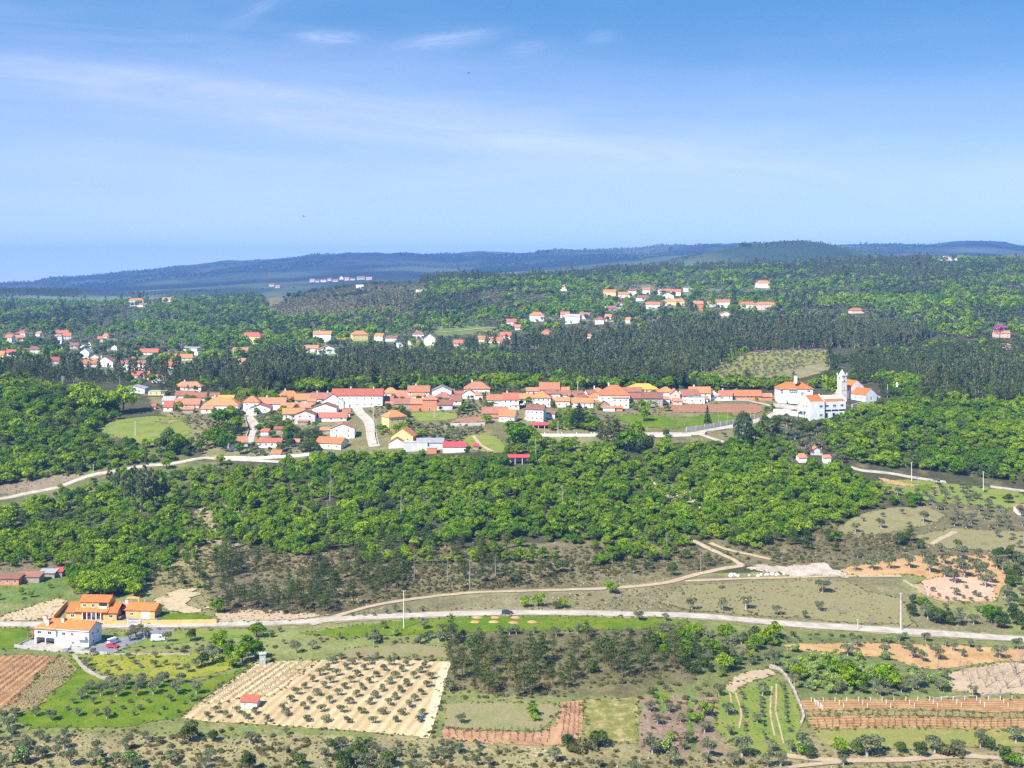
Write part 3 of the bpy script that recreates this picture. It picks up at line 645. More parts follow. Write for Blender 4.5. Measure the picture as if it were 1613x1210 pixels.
ribbon('lane', [(112,567),(100,563),(90,556),(92,550),(98,545)], 9.0, 'asphalt', 0.6, mask=1)
ribbon('lane', [(686,524),(720,522),(760,518),(800,516)], 5.0, 'soil_dirt', 0.6, mask=1)
ribbon('garden_path', [(745,687),(752,695),(758,702),(776,712)], 2.0, 'soil_dirt', 0.24, 2, 0.4, mask=0)

haze_m = bpy.data.materials.new('haze'); haze_m.use_nodes = True
_nt = haze_m.node_tree; _nt.nodes.clear()
_o = _nt.nodes.new('ShaderNodeOutputMaterial'); _p = _nt.nodes.new('ShaderNodeVolumePrincipled')
_p.inputs['Color'].default_value = HAZE_COLOR; _p.inputs['Density'].default_value = HAZE_DENSITY; _p.inputs['Anisotropy'].default_value = 0.0
_nt.links.new(_p.outputs[0], _o.inputs['Volume'])
_zmin = float(GZ.min()) - 1.0; _zmax = float(GZ.max()) + 45.0
_hb = MB(); _xw = float(np.abs(GXW).max()) + 500
_hb.mats = ['ground']; _hb.box(-_xw, _xw, -400, float(YG[-1]) + 400, _zmin, max(_zmax, 20), 'ground')
_hm = _hb.mesh('haze'); _hm.materials.clear(); _hm.materials.append(haze_m)
tag(link('haze', _hm), kind='stuff')
# ------------------------------------------------------------------ buildings
HOUSE_BOX = []          # footprints: nothing grows there
WINCACHE = {}
def window_meshes(w, h, near):
    k = (round(w, 1), round(h, 1), near)
    if k not in WINCACHE:
        a = MB(); t = 0.09
        for b in ((-w/2, -w/2+t, 0, h), (w/2-t, w/2, 0, h), (-w/2+t, w/2-t, 0, t), (-w/2+t, w/2-t, h-t, h), (-t/3, t/3, t, h-t)):
            a.box(b[0], b[1], -0.05, 0.02, b[2], b[3], 'frame_white')
        a.box(-w/2-0.1, w/2+0.1, -0.12, 0.02, -0.10, -0.004, 'frame_white')
        if not near: a.box(-w/2+t, w/2-t, -0.025, 0.02, t, h-t, 'glass')
        p = MB(); p.box(-w/2+t+0.002, w/2-t-0.002, -0.025, 0.02, t+0.002, h-t-0.002, 'glass')
        WINCACHE[k] = (a.mesh('window'), p.mesh('pane') if near else None)
    return WINCACHE[k]
def put_window(root, x, y, z, rz, w=1.1, h=1.2, near=False):
    a, p = window_meshes(w, h, near); o = link('window', a, root); o.location = (x, y, z); o.rotation_euler = (0, 0, rz)
    if near: link('pane', p, o)
    return o
DOORCACHE = {}
def put_door(root, x, y, z, rz, mat='wood_door', w=1.0, h=2.1):
    k = (mat, w, h)
    if k not in DOORCACHE:
        b = MB(); b.box(-w/2, w/2, -0.04, 0.02, 0, h, mat); b.box(-w/2-0.12, -w/2-0.003, -0.07, 0.02, 0, h+0.12, 'frame_white'); b.box(w/2+0.003, w/2+0.12, -0.07, 0.02, 0, h+0.12, 'frame_white'); b.box(-w/2, w/2, -0.07, 0.02, h+0.003, h+0.12, 'frame_white')
        b.box(w/2-0.18, w/2-0.10, -0.09, -0.041, h*0.46, h*0.5, 'steel')
        DOORCACHE[k] = b.mesh('door')
    o = link('door', DOORCACHE[k], root); o.location = (x, y, z); o.rotation_euler = (0, 0, rz); return o
def chimney(root, x, y, z, h, w=0.8, mat='plaster_white'):
    b = MB(); b.box(-w/2, w/2, -w/2, w/2, -1.2, h, mat); b.box(-w/2-0.12, w/2+0.12, -w/2-0.12, w/2+0.12, h+0.003, h+0.15, mat)
    for sx in (-1, 1):
        for sy in (-1, 1): b.box(sx*w*0.32-0.09, sx*w*0.32+0.09, sy*w*0.32-0.09, sy*w*0.32+0.09, h+0.153, h+0.45, mat)
    b.box(-w/2-0.08, w/2+0.08, -w/2-0.08, w/2+0.08, h+0.453, h+0.6, 'tile_terracotta')
    o = b.obj('chimney', root); o.location = (x, y, z); return o
def slab(b, p0, p1, p2, p3, t, mat):
    """a roof plane of thickness t through four corners (counter-clockwise seen from above)"""
    P = [Vector(p) for p in (p0, p1, p2, p3)]; n = (P[1]-P[0]).cross(P[3]-P[0]).normalized() * t
    if n.z < 0: n = -n
    vs = P + [p + n for p in P]
    b.add(vs, [(3,2,1,0), (4,5,6,7), (0,1,5,4), (1,2,6,5), (2,3,7,6), (3,0,4,7)], mat)
def roof_gable(b, x0, x1, y0, y1, z, rise, mat, ov=0.45, axis='x', t=0.16):
    if axis == 'x':
        ym = (y0+y1)/2; s = rise / (ym-y0); zz = z - ov*s
        slab(b, (x0-ov, y0-ov, zz), (x1+ov, y0-ov, zz), (x1+ov, ym, z+rise), (x0-ov, ym, z+rise), t, mat)
        slab(b, (x1+ov, y1+ov, zz), (x0-ov, y1+ov, zz), (x0-ov, ym, z+rise), (x1+ov, ym, z+rise), t, mat)
        b.tube([(x0-ov, ym, z+rise+t*0.9), (x1+ov, ym, z+rise+t*0.9)], [0.16, 0.16], mat, 6)
    else:
        xm = (x0+x1)/2; s = rise / (xm-x0); zz = z - ov*s
        slab(b, (x0-ov, y1+ov, zz), (x0-ov, y0-ov, zz), (xm, y0-ov, z+rise), (xm, y1+ov, z+rise), t, mat)
        slab(b, (x1+ov, y0-ov, zz), (x1+ov, y1+ov, zz), (xm, y1+ov, z+rise), (xm, y0-ov, z+rise), t, mat)
        b.tube([(xm, y0-ov, z+rise+t*0.9), (xm, y1+ov, z+rise+t*0.9)], [0.16, 0.16], mat, 6)
def roof_hip(b, x0, x1, y0, y1, z, rise, mat, ov=0.5):
    x0 -= ov; x1 += ov; y0 -= ov; y1 += ov; w, d = x1-x0, y1-y0
    if w >= d: r0, r1 = (x0+d/2, (y0+y1)/2), (x1-d/2, (y0+y1)/2)
    else: r0, r1 = ((x0+x1)/2, y0+w/2), ((x0+x1)/2, y1-w/2)
    if abs(r0[0]-r1[0]) + abs(r0[1]-r1[1]) < 0.1: r1 = (r0[0]+0.15, r0[1])
    t = 0.2; E = [(x0,y0,z),(x1,y0,z),(x1,y1,z),(x0,y1,z)]; T = [(p[0],p[1],z+t) for p in E]; A, B = (*r0, z+t+rise), (*r1, z+t+rise)
    vs = E + T + [A, B]
    if w >= d: top = [(4,5,9,8), (5,6,9), (6,7,8,9), (7,4,8)]
    else: top = [(4,5,8), (5,6,9,8), (6,7,9), (7,4,8,9)]
    b.add(vs, [(3,2,1,0), (0,1,5,4), (1,2,6,5), (2,3,7,6), (3,0,4,7)] + top, mat)
    for e in range(4):
        r = A if ((e in (0,3)) if w >= d else (e in (0,1))) else B
        b.tube([T[e], r], [0.12, 0.12], mat, 5)
ROOF = dict(n='tile_new', o='tile_orange', t='tile_terracotta', r='tile_red', b='tile_brown', y='tile_yellow', g='tile_grey', m='metal_red')
WALL = dict(w='plaster_white', c='plaster_cream', y='plaster_yellow', o='plaster_orange', p='plaster_pink', g='plaster_grey', l='plaster_blue', k='brick_wall', s='stone_wall')
def house(x0, x1, yr, ye, yb, kind, rc, wc, label, yaw=0, d=8.5, win=0, chim=0, door=None, group=None, name='house', cat='house', below=2.5, near=False, hide=True):
    """a house from its outline in the photo: left/right, ridge/eave/base rows; kind x/y = gable with the ridge along or across, h = hip, s = shed roof, f = flat"""
    X, Y, Z = ground((x0+x1)/2, yb); s = Y / F; a = R(yaw); wt = (x1-x0)*s
    d = min(d, wt*1.3) if kind != 'y' else d
    w = max(3.0, (wt - d*abs(math.sin(a))) / math.cos(a)) if yaw else wt
    if w < 3.2 and yaw: a = 0; yaw = 0; w = wt
    h = max(2.2, (yb-ye)*s); dep = abs(Z)/Y
    rise = (ye-yr)*s - (dep*d/2 if kind in 'xh' else 0); rise = max(0.9, rise); rise = min(rise, 0.62*(d if kind != 'y' else w)/2*1.35)
    cy = Y + (w*abs(math.sin(a)) + d*math.cos(a))/2; cx = (x0+x1)/2; cx = (cx - CX)*cy/F
    zb = Z
    root = empty(name, (cx, cy, zb), a); tag(root, label, cat, group)
    HOUSE_BOX.append((cx, cy, w/2 + 1.2, d/2 + 1.2, a))
    if hide: mask_poly([(x0-1, yr), (x1+1, yr), (x1+1, yb+1), (x0-1, yb+1)], 4)
    X0, X1, Y0, Y1 = -w/2, w/2, -d/2, d/2; wm, rm = WALL[wc], ROOF.get(rc, 'concrete')
    b = MB(); rb = MB()
    if kind == 'x':
        b.prism([(Y0,-below),(Y1,-below),(Y1,h),(0,h+rise),(Y0,h)], X0, X1, 'x', wm); roof_gable(rb, X0, X1, Y0, Y1, h+0.02, rise, rm)
    elif kind == 'y':
        b.prism([(X0,-below),(X1,-below),(X1,h),(0,h+rise),(X0,h)], Y0, Y1, 'y', wm); roof_gable(rb, X0, X1, Y0, Y1, h+0.02, rise, rm, axis='y')
    elif kind == 'h':
        b.box(X0, X1, Y0, Y1, -below, h, wm); roof_hip(rb, X0, X1, Y0, Y1, h+0.004, rise, rm)
    elif kind == 's':
        b.prism([(Y0,-below),(Y1,-below),(Y1,h+rise*0.7),(Y0,h)], X0, X1, 'x', wm)
        slab(rb, (X0-0.3, Y0-0.4, h+0.02-0.4*rise*0.7/d), (X1+0.3, Y0-0.4, h+0.02-0.4*rise*0.7/d), (X1+0.3, Y1+0.3, h+0.02+rise*0.7*(1+0.3/d)), (X0-0.3, Y1+0.3, h+0.02+rise*0.7*(1+0.3/d)), 0.14, rm)
    else:
        b.box(X0, X1, Y0, Y1, -below, h, wm); rb.box(X0-0.15, X1+0.15, Y0-0.15, Y1+0.15, h+0.004, h+0.25, 'concrete')
    b.obj('wall', root); rb.obj('roof', root)
    floors = 1 if h < 4.2 else 2; fh = h / floors
    ncol = win if win else 0
    if ncol:
        dk = -1
        if door is not None: dk = min(ncol-1, int(abs(hash(label)) % 997 % max(1, ncol))) if door is True else int(door)
        for fl in range(floors):
            for k in range(ncol):
                x = X0 + w*(k+0.5)/ncol
                if fl == 0 and k == dk: put_door(root, x, Y0, 0.05, 0); continue
                hh = min(1.25, fh*0.45); put_window(root, x, Y0, fl*fh + fh*0.36, 0, min(1.15, w/ncol*0.55), hh, near)
        if abs(yaw) > 12:
            sx = X0 if yaw > 0 else X1; rz = -math.pi/2 if yaw > 0 else math.pi/2
            for fl in range(floors): put_window(root, sx, Y0 + d*0.35, fl*fh + fh*0.36, rz, 1.0, min(1.2, fh*0.45), near)
    for k in range(chim):
        x = X0 + w*(0.25 + 0.45*k + 0.12*((x0 % 7)/7)); top = h + rise
        chimney(root, x, (0.12*d if kind in 'xhs' else -0.2*d), h + rise*0.62, rise*0.38 + 1.1)
    return root
random.seed(3)
# --- the village on its shelf; one line per house: left, right, ridge, eave, base, kind, roof, wall, label
H = house
H(277,319,601.5,609.5,616,'h','t','c','long terracotta hipped house standing alone above the west end of the village',chim=1,win=4)
H(278,307,616,623,629,'x','b','w','long brown tiled house behind the big orange hipped roof, left one of a pair',win=3)
H(307,326,618.5,626,631,'x','b','w','short brown tiled house joined to the right of the long brown tiled house',win=2,chim=1)
H(276,316,628,637,643,'x','t','p','low rust roofed farm building among grey bushes above the meadow',win=3)
H(323,378,625.5,639,648,'h','o','w','big orange hipped house half hidden by the great oak beside the street',win=4,chim=1,d=13)
H(345,369,623.5,628.5,633,'x','y','c','small house with pale orange roof peeping over the big orange hipped house',win=2)
H(260,274,632,641,648,'x','r','w','little red roofed cottage above the left end of the meadow',win=1)
H(258,277,624.5,631,638,'x','g','l','small house with bluish grey roof behind the little red roofed cottage',win=1)
H(240,246,634,640,645,'x','r','p','tiny red shed at the far west end of the village',d=4)
H(357,391,688.5,697.5,710,'x','t','w','white cottage with blue door at the foot of the left village street',yaw=24,d=7,win=2)
H(385,410,621.5,634,650,'h','o','w','white orange roofed house at the top of the left village street',win=2,d=9)
H(408,451,621.5,636,646,'x','t','w','broad house with terracotta roof second along the village front',win=3,chim=1)
H(395,428,637,643,654,'y','b','w','plain white gable under a dark red roof beside the left street',win=2,d=10)
H(438,472,614,625,631,'h','o','w','house with pointed orange hipped roof and tall white chimney at the back row',chim=1,win=3)
H(462,491,618,630,636,'x','o','w','orange gabled house right of the pointed orange hipped roof',yaw=15,win=2)
H(490,527,619,628,634,'x','b','w','long brown roofed house with two cream chimneys left of the red roofed manor',chim=2,win=3)
H(443,496,635,642,647,'x','t','s','long low terracotta barn across the middle of the western houses',d=7)
H(509,543,621,632,644,'y','t','w','white gabled house with rust roof just left of the red roofed manor',win=2,d=11)
H(494,532,636,642.5,654,'y','b','w','wide plain white gable in the second row below the rust gable',win=1,d=11)
H(444,480,643.5,652,661,'x','o','w','orange roofed cottage in the third row behind garden trees',win=3,yaw=10)
H(499,547,650,657.5,664,'x','r','w','low white cottage with faded red roof beside the right hand street',win=3)
H(466,498,647,653,668,'y','b','g','tall pale grey gable behind the bare garden tree',win=2,d=9)
H(522,560,667.5,675,691,'y','t','w','white gabled house beside the right village street and a bare tree',win=2,d=10)
H(498,548,689.5,699,709,'x','o','c','cream house with bright orange roof at the foot of the village gardens',yaw=-18,d=10,win=3)
H(407,444,691.5,697,705,'s','r','w','low white bungalow with terrace right of the blue door cottage',win=4,d=7)
H(427,443,709,715.5,721,'s','o','w','little orange roofed outhouse below the white bungalow terrace',d=4.5)
H(432,447,672,676.5,684,'s','r','s','small red lean-to among the olive trees of the gardens',d=4)
H(462,472,693,697.5,702,'x','t','w','garden hut with terracotta roof between the bungalow and the cream house',d=4)
H(504,521,672.5,678,684,'s','t','s','stone shed with rust roof under the low white cottage',d=4.5)
manor = H(524,604,612.5,623,642,'x','r','w','large white manor with long bright red roof at the top of the street',win=7,chim=2,door=2,d=11)
H(603,628,610.5,620,627,'h','o','w','orange hipped house right of the long red manor roof',win=2)
H(622,649,613,625,631,'x','t','w','white gable ended house with rust roof in the middle of the village',win=2,yaw=-14)
H(643,677,604.5,617,630,'x','t','w','tall white house with double rust roof in the middle of the village',win=4,chim=1)
H(681,712,608.5,615.5,628,'y','g','l','pale blue grey gable end standing in the back row',win=1,d=12)
H(573,620,624,632,637,'x','t','s','long low tiled barn in front of the red roofed manor',d=7)
H(607,622,632,639,643,'s','t','s','small lean-to with orange tiles at the end of the long barn',d=5)
H(621,650,628,636,645,'x','b','s','stone barn with brown roof left of the brick buildings',d=7)
H(648,667,626,636,647,'x','t','k','bare orange brick shed with tiled roof beside the brick tower house',d=7)
H(666,689,622.5,630,647,'h','t','k','orange brick tower house with small dark door',d=8,win=1,door=0)
H(686,711,618,627,633,'h','b','w','white house with purple brown hipped roof behind the brick tower house',win=3)
H(689,713,630,637.5,646,'x','b','g','grey shed with brown roof right of the brick tower house',d=7)
H(711,727,622,631,638,'x','b','w','low brown roofed house left of the hipped house at the wood edge',win=1)
H(731,772,601.5,613,622,'h','t','w','wide house with rust hipped roof against the dark wood',chim=1,win=3,d=12)
H(729,748,613.5,620,628,'y','r','w','small white gable below the wide rust hipped roof',win=1)
H(601,640,647,658,678,'h','o','y','tall yellow house with orange hipped roof beside the street bend',yaw=34,d=9.5,win=3)
H(617,656,675,687.5,698,'y','o','y','yellow gabled house with two front windows above the wood',yaw=-8,win=2,d=11)
H(613,637,690,697,706,'y','t','c','cream gabled garage in front of the yellow gabled house',d=6)
H(636,674,697,697.5,711,'f','-','g','flat roofed grey outbuilding right of the cream garage',d=6)
H(656,699,691.5,697.5,709,'s','g','g','long shed with pale sheet roof behind the flat outbuilding',d=8)
H(698,734,695,704,713,'s','m','l','shed with bright red metal roof and blue wall panel',d=6.5)
H(745,754,699,704,709,'s','m','s','tiny red roofed hut right of the bright red metal roof',d=3.5)
H(673,688,703.5,706,715,'f','-','k','low orange brick store between grey sheds and the red metal roof',d=5)
H(767,793,621.5,630,640,'x','t','w','white cottage with faded orange roof left of the twin roofed house',win=3)
H(792,817,618.5,629,645,'x','r','w','two storey white house with dark red and orange roofs',win=3,chim=1)
H(814,838,620,628,638,'x','o','w','orange roofed house behind bushes left of the tall white house',win=2)
H(837,867,617.5,627,641,'h','o','w','tall white house with orange hipped roof and a blue tiled corner',win=4,d=10)
H(829,851,610.5,616,623,'x','t','w','low white house with rust roof left of the tall terracotta roof',win=3)
H(850,881,602.5,613.5,623,'x','t','p','house with the tallest terracotta roof in the back row',win=3,d=11)
H(880,896,610,616,623,'x','o','c','small orange roofed house right of the tallest terracotta roof',win=2)
H(853,882,613.5,620.5,630,'h','b','w','white house with dull brown roof below the tallest terracotta roof',win=3)
H(880,899,615.5,622,629,'x','b','w','narrow brown roofed house right of the dull brown roof',win=2)
H(898,920,615.5,620.5,629,'x','b','w','white house with brown roof and a left gable, centre right back row',yaw=18,win=2)
H(919,940,614.5,620.5,629,'x','b','w','white house with brown roof just left of the great orange hipped roof',yaw=18,win=2)
H(875,897,626,632,642,'x','o','c','cottage with bright orange roof behind the dark cedar, left half',win=2)
H(896,934,627,634,642,'x','o','w','long white cottage with bright orange roof behind the dark cedar',win=4)
H(760,800,641.5,651,658,'x','b','s','stone barn with dark red brown roof above the central oak',d=8)
H(786,816,645,656,666,'x','o','w','white cottage with orange roof touching the central oak',yaw=-16,win=2)
H(828,861,638,645.5,664,'x','b','w','white two storey house with brown roof and blue boarded side',yaw=-14,win=4,d=9)
H(826,837,651,656,661,'s','r','p','red lean-to left of the house with the blue boarded side',d=4)
great = H(943,991,606.5,623,642,'h','o','w','great orange hipped house with white upper storey, tallest in the east',win=5,chim=1,d=15)
H(931,952,611,618,626,'h','o','w','orange roofed house with stout chimney behind the great orange hipped house',chim=1,win=2)
H(926,952,620,626.5,635,'h','o','w','low white house with orange hip left of the great orange hipped house',win=3)
H(964,990,622,627,643,'s','t','w','white extension with rust roof and balcony windows in front of the great house',win=3,d=5)
H(988,1035,604.5,613.5,620,'h','y','y','long yellow house with golden orange roof at the back of the village',win=4,d=12)
H(978,1010,610.5,617,622,'x','b','w','brown roofed house in front of the golden orange roof',win=2)
H(989,1013,619,627,637,'x','b','s','old stone house with patchy brown roof right of the great house',win=2,d=7)
H(1012,1043,618,627,640,'x','b','s','stone and white barn with plum brown roof above the green field',win=3,d=8)
H(1037,1060,609.5,618,632,'h','o','w','white house with orange hipped roof left of the pink gable',win=2)
H(1055,1070,610.5,620,635,'y','t','p','narrow pink gable beside the plum roofed houses',win=1,d=9)
H(1068,1101,614,623,635,'x','b','w','white house with plum brown roof above the ploughed field',yaw=14,win=3)
H(1085,1118,609.5,619,632,'x','o','w','orange roofed white house with balcony above the flat white annex',win=2,chim=1)
H(1083,1109,626,626.5,636,'f','-','w','flat roofed white annex at the edge of the ploughed field',d=5,win=2)
H(1112,1131,613.5,622,630,'y','r','w','white house with long sloping red lean-to roof',win=1,d=8)
H(1132,1152,615.5,623,631,'x','r','w','small white house with dark red roof left of the long brick barn',win=2,chim=1)
H(1153,1198,614.5,623.5,630,'x','o','k','long brick barn with bright orange roof and a row of small openings',win=7,d=8)
H(1197,1215,620,625,631,'x','t','k','short brick shed at the right end of the long brick barn',d=6)
H(943,959,632,637,644,'y','b','s','little stone gable with brown roof below the great house',d=6)
H(950,968,640,642.5,648,'s','t','w','garden shelter with pale roof under the little stone gable',d=4)
H(1255,1270,714.5,721,729,'s','o','w','white hut with orange roof in the garden below the church wood',yaw=8,d=5)
H(1275,1294,704.5,711,717,'y','t','g','grey shed with orange gable roof above the turquoise pool',d=6)
H(1296,1308,717,721,730,'s','t','w','tiny white outhouse beside the turquoise pool',d=3.5)
H(1600,1640,797,802,812,'s','t','w','white roofed hut at the right edge of the olive meadow',d=6)
H(196,231,607.5,612,620,'y','g','l','pale blue house with grey gable roof left of the village among trees',d=10,win=2)
H(236,262,614,617,623,'f','-','y','low yellow house with flat roof beside the pale blue gable',win=3)

# small annexes and outbuildings packed between the houses
for x0, x1, yr, ye, yb, k_, rc, wc, lab in (
 (409,424,630,634,640,'s','t','w','tiny terracotta lean-to between the two houses at the top of the left street'),
 (428,446,632,636,643,'x','t','w','small rust roofed annex below the second house of the village front'),
 (486,498,628,632,638,'x','o','w','small orange annex in front of the two cream chimneys'),
 (520,531,640,645,650,'s','t','w','lean-to against the wide plain white gable'),
 (540,552,645,650,656,'x','t','c','cream outbuilding below the rust gable by the street'),
 (556,572,621,626,640,'s','r','w','red roofed porch wing at the left front of the manor') ,
 (604,618,627,631,636,'x','b','s','small brown roofed stone shed under the orange hip by the manor'),
 (632,650,622,627,632,'x','t','w','second row rust roof left of the double rust roof'),
 (650,668,618,623,631,'x','o','w','orange awning roof on the front of the double rust roof house'),
 (700,716,613,617,624,'x','b','w','brown roofed wing behind the pale blue grey gable'),
 (713,730,616,620,626,'x','b','c','cream house with low brown roof at the back below the wood'),
 (748,760,619,623,629,'s','t','w','small annex right of the small white gable under the wood'),
 (776,790,630,633,640,'f','-','w','white terrace room in front of the faded orange cottage'),
 (806,818,634,638,645,'s','t','w','low rust lean-to right of the twin roofed house'),
 (858,872,626,630,637,'x','t','w','little house tucked right of the blue tiled corner'),
 (896,908,621,624,630,'x','t','w','tiny rust roof below the narrow brown roofed house'),
 (908,924,622,626,632,'x','b','w','brown roof in the second row right of the mast'),
 (930,944,630,634,642,'s','t','s','stone lean-to left of the great orange hipped house'),
 (1004,1016,630,634,641,'s','b','s','stone lean-to joining the patchy roof and the plum brown barn'),
 (1040,1054,625,629,636,'s','t','w','low annex in front of the orange hip by the pink gable'),
 (1060,1074,628,632,638,'x','t','p','pink shed with rust roof at the left end of the ploughed field'),
 (1100,1114,624,628,634,'x','t','w','little white shed between balcony house and sloping red lean-to'),
 (1118,1134,621,625,631,'s','r','w','short red lean-to under the small dark red roofed house'),
 (290,306,641,645,651,'x','t','s','stone hut with rust roof among grey bushes above the meadow'),
 (318,336,640,644,651,'x','t','w','white annex with rust roof left of the big orange hip'),
 (332,346,619,623,629,'x','b','w','brown roofed house behind the pair of brown tiled houses'),
 (452,466,626,630,636,'s','t','w','small rust lean-to under the pointed orange hip'),
 (470,486,660,664,670,'s','t','s','stone lean-to below the tall pale grey gable'),
 (534,546,667,671,678,'x','t','w','white outhouse with rust roof left of the bare tree gable'),
 (412,424,676,680,686,'s','r','l','tiny blue walled hut among the olives by the left street'),
 (776,788,654,658,664,'s','t','s','stone lean-to between dark barn and orange cottage'),
 (860,874,648,652,659,'s','b','l','blue lean-to at the right of the blue boarded house'),
 (966,980,640,643,648,'x','o','k','brick shed with orange roof by the garden below the great house')):
    H(x0, x1, yr, ye, yb, k_, rc, wc, lab, d=5.5, win=1 if x1-x0 > 12 else 0)
# --- hamlets beyond: the same builder; labels count along each hamlet from its left end
ORD = ['first','second','third','fourth','fifth','sixth','seventh','eighth','ninth','tenth','eleventh','twelfth','thirteenth','fourteenth','fifteenth','sixteenth','seventeenth','eighteenth','nineteenth','twentieth']
def nth(i):
    if i < 20: return ORD[i]
    t = ['twenty','thirty','forty','fifty','sixty','seventy','eighty','ninety'][(i+1)//10 - 2]; u = (i+1) % 10
    tt = {'twenty':'twentieth','thirty':'thirtieth','forty':'fortieth','fifty':'fiftieth','sixty':'sixtieth','seventy':'seventieth','eighty':'eightieth','ninety':'ninetieth'}
    return tt[t] if u == 0 else t + '-' + ORD[u-1]
RN = dict(o='orange', t='terracotta', r='red', b='brown', y='golden', g='grey', m='red'); WN = dict(w='white', c='cream', y='yellow', o='orange', p='pink', g='grey', l='pale blue', k='brick', s='stone')
def hamlet(place, group, rows):
    rows = sorted(rows, key=lambda r: r[0] + r[1]); cnt = {}
    for r in rows:
        x0, x1, yr, ye, yb, kind, rc, wc = r[:8]; opt = r[8] if len(r) > 8 else {}
        key = (rc, wc); cnt.setdefault(key, []).append(r)
    seen = {}
    for r in rows:
        x0, x1, yr, ye, yb, kind, rc, wc = r[:8]; opt = dict(r[8]) if len(r) > 8 else {}
        key = (rc, wc); i = seen.get(key, 0); seen[key] = i + 1
        what = f"{WN[wc]} house with {RN.get(rc, 'flat pale')} roof"
        lab = (f"{nth(i)} {what} from the left " if len(cnt[key]) > 1 else what + ' ') + place
        opt.setdefault('yaw', (0, 14, -13, 0, 22, -20)[(int(x0)*7+int(yb)) % 6] if x1-x0 > 9 else 0); opt.setdefault('win', max(1, min(4, int((x1-x0)/7)))); opt.setdefault('d', 9)
        house(x0, x1, yr, ye, yb, kind, rc, wc, lab, group=group, **opt)
hamlet('in the western hamlet', 'houses of the western hamlet', [
 (-4,8,553,559,568,'x','o','y'),(8,30,551,556.5,561,'x','r','w'),(28,44,519,525,531,'h','r','w',dict(yaw=-12)),(9,23,526.5,532,539,'x','o','w'),
 (22,38,528,532,537,'x','t','w'),(57,68,522.5,526,530,'x','o','w'),(86,108,519.5,525,530,'x','r','w',dict(chim=1)),(99,113,523,529,535,'x','o','w'),
 (92,98,527,530,542,'h','t','w',dict(d=5)),(44,65,545,551,557,'h','b','w'),(109,124,540,544,549,'x','b','w'),(128,137,541,546,550,'y','g','w'),(138,148,538,542,548,'y','r','w'),
 (127,146,549.5,555,565,'y','g','w'),(79,95,562.5,568,573,'x','r','w'),(131,155,566,573,578,'x','o','w'),(141,157,558,562,568,'y','g','c'),(153,163,530,534,538,'x','o','w'),
 (221,250,547,555,559,'x','r','w'),(162,184,526,530,533,'x','t','c'),(177,186,541,547,551,'y','b','w'),(154,180,562,570,578,'y','b','w',dict(chim=1)),
 (191,230,568,573,583,'x','b','w'),(203,211,559,565,569,'s','o','p',dict(d=5)),(250,263,558,564,568,'x','o','c'),(263,285,557.5,563.5,568,'x','o','k'),(285,304,558,563.5,568,'x','o','c'),
 (285,317,546.5,549,554,'s','g','w'),(303,318,553,555,560,'f','-','w'),(255,277,569.5,576,584,'x','o','c',dict(yaw=15)),(206,241,585.5,592,599,'x','r','w',dict(yaw=-12)),(237,262,590.5,595,604,'h','t','w')])
hamlet('below the scrub hill', 'houses below the scrub hill', [
 (381,416,521,530,542,'h','r','y',dict(yaw=-14,d=11,win=4)),(366,394,547.5,553,560,'x','t','w'),(375,389,565,570,575,'x','o','w'),(494,522,520.5,526.5,538,'x','o','w',dict(chim=1,win=4)),
 (480,502,544,548.5,555,'x','t','w'),(499,533,544.5,551,558,'y','t','w',dict(d=10)),(531,544,533,538,543,'x','r','w'),(552,580,520.5,527.5,537,'h','o','y',dict(yaw=20,d=11)),
 (590,607,525.5,529.5,537,'x','o','w'),(607,629,529,533,538,'x','b','l'),(650,668,520.5,526.5,535,'h','b','w',dict(chim=1)),(668,686,526,533,544,'y','t','w',dict(d=11)),
 (643,660,536,539.5,543,'s','o','c'),(624,635,540,541,547,'f','-','w'),(715,729,535.5,541,545,'x','t','p')])
hamlet('along the eucalyptus edge', 'houses along the eucalyptus edge', [
 (751,767,528.5,534.5,538,'x','o','w'),(769,794,529.5,537,541,'x','r','w',dict(yaw=-12)),(788,805,522.5,528.5,535,'x','r','c'),(798,813,501.5,507,513,'x','r','w'),
 (811,820,510,516,520,'x','o','w'),(834,857,491.5,497,507,'h','o','w',dict(win=3,d=12)),(852,869,519,523,527,'y','o','k'),(883,897,491,495,500,'x','t','w'),
 (890,915,495,499,510,'x','g','w',dict(win=4)),(912,931,492.5,497,503,'x','b','w',dict(chim=1)),(924,935,526.5,530,533,'x','o','c'),(937,953,499,504,511,'h','b','w'),(952,965,494,500,505,'x','o','w'),(985,995,500,504,508,'x','o','w')])
hamlet('in hillside hamlet', 'houses of the hillside hamlet', [
 (883,900,446.5,452,458,'h','o','w'),(950,972,454.5,460,466,'x','o','y',dict(yaw=-20)),(974,993,459,464,469,'x','o','c'),(990,1002,455,458,465,'x','b','w'),(1012,1026,453,457,463,'x','r','w'),
 (1002,1022,464,469,474,'h','b','w'),(1036,1058,455.5,459,465,'x','t','c'),(1042,1061,461,465.5,473,'y','r','w',dict(d=10)),(1057,1074,455,459.5,466,'x','r','w'),(1047,1080,470,475,482,'h','o','y',dict(win=5)),
 (1017,1041,474,480,486,'x','o','w',dict(yaw=-15)),(970,981,475,480,486,'y','r','w',dict(d=8)),(952,972,482,486,492,'x','b','w'),(1077,1089,451.5,454,460,'f','-','w'),
 (1189,1215,440,446.5,454,'h','o','c',dict(win=5,d=12)),(1113,1128,473,478,484,'x','r','w'),(1127,1151,470.5,476,485,'x','t','w',dict(yaw=-14)),(1092,1107,474,478.5,489,'x','t','k'),
 (1164,1190,474,479.5,486,'h','o','c',dict(win=4)),(1189,1220,475,480,488,'h','o','p',dict(win=5)),(1134,1152,491,495,498,'y','o','c'),(1337,1360,485,489.5,494,'h','o','c'),(1565,1589,521,525,532,'x','o','p'),(1580,1593,541,544,551,'s','o','c')])
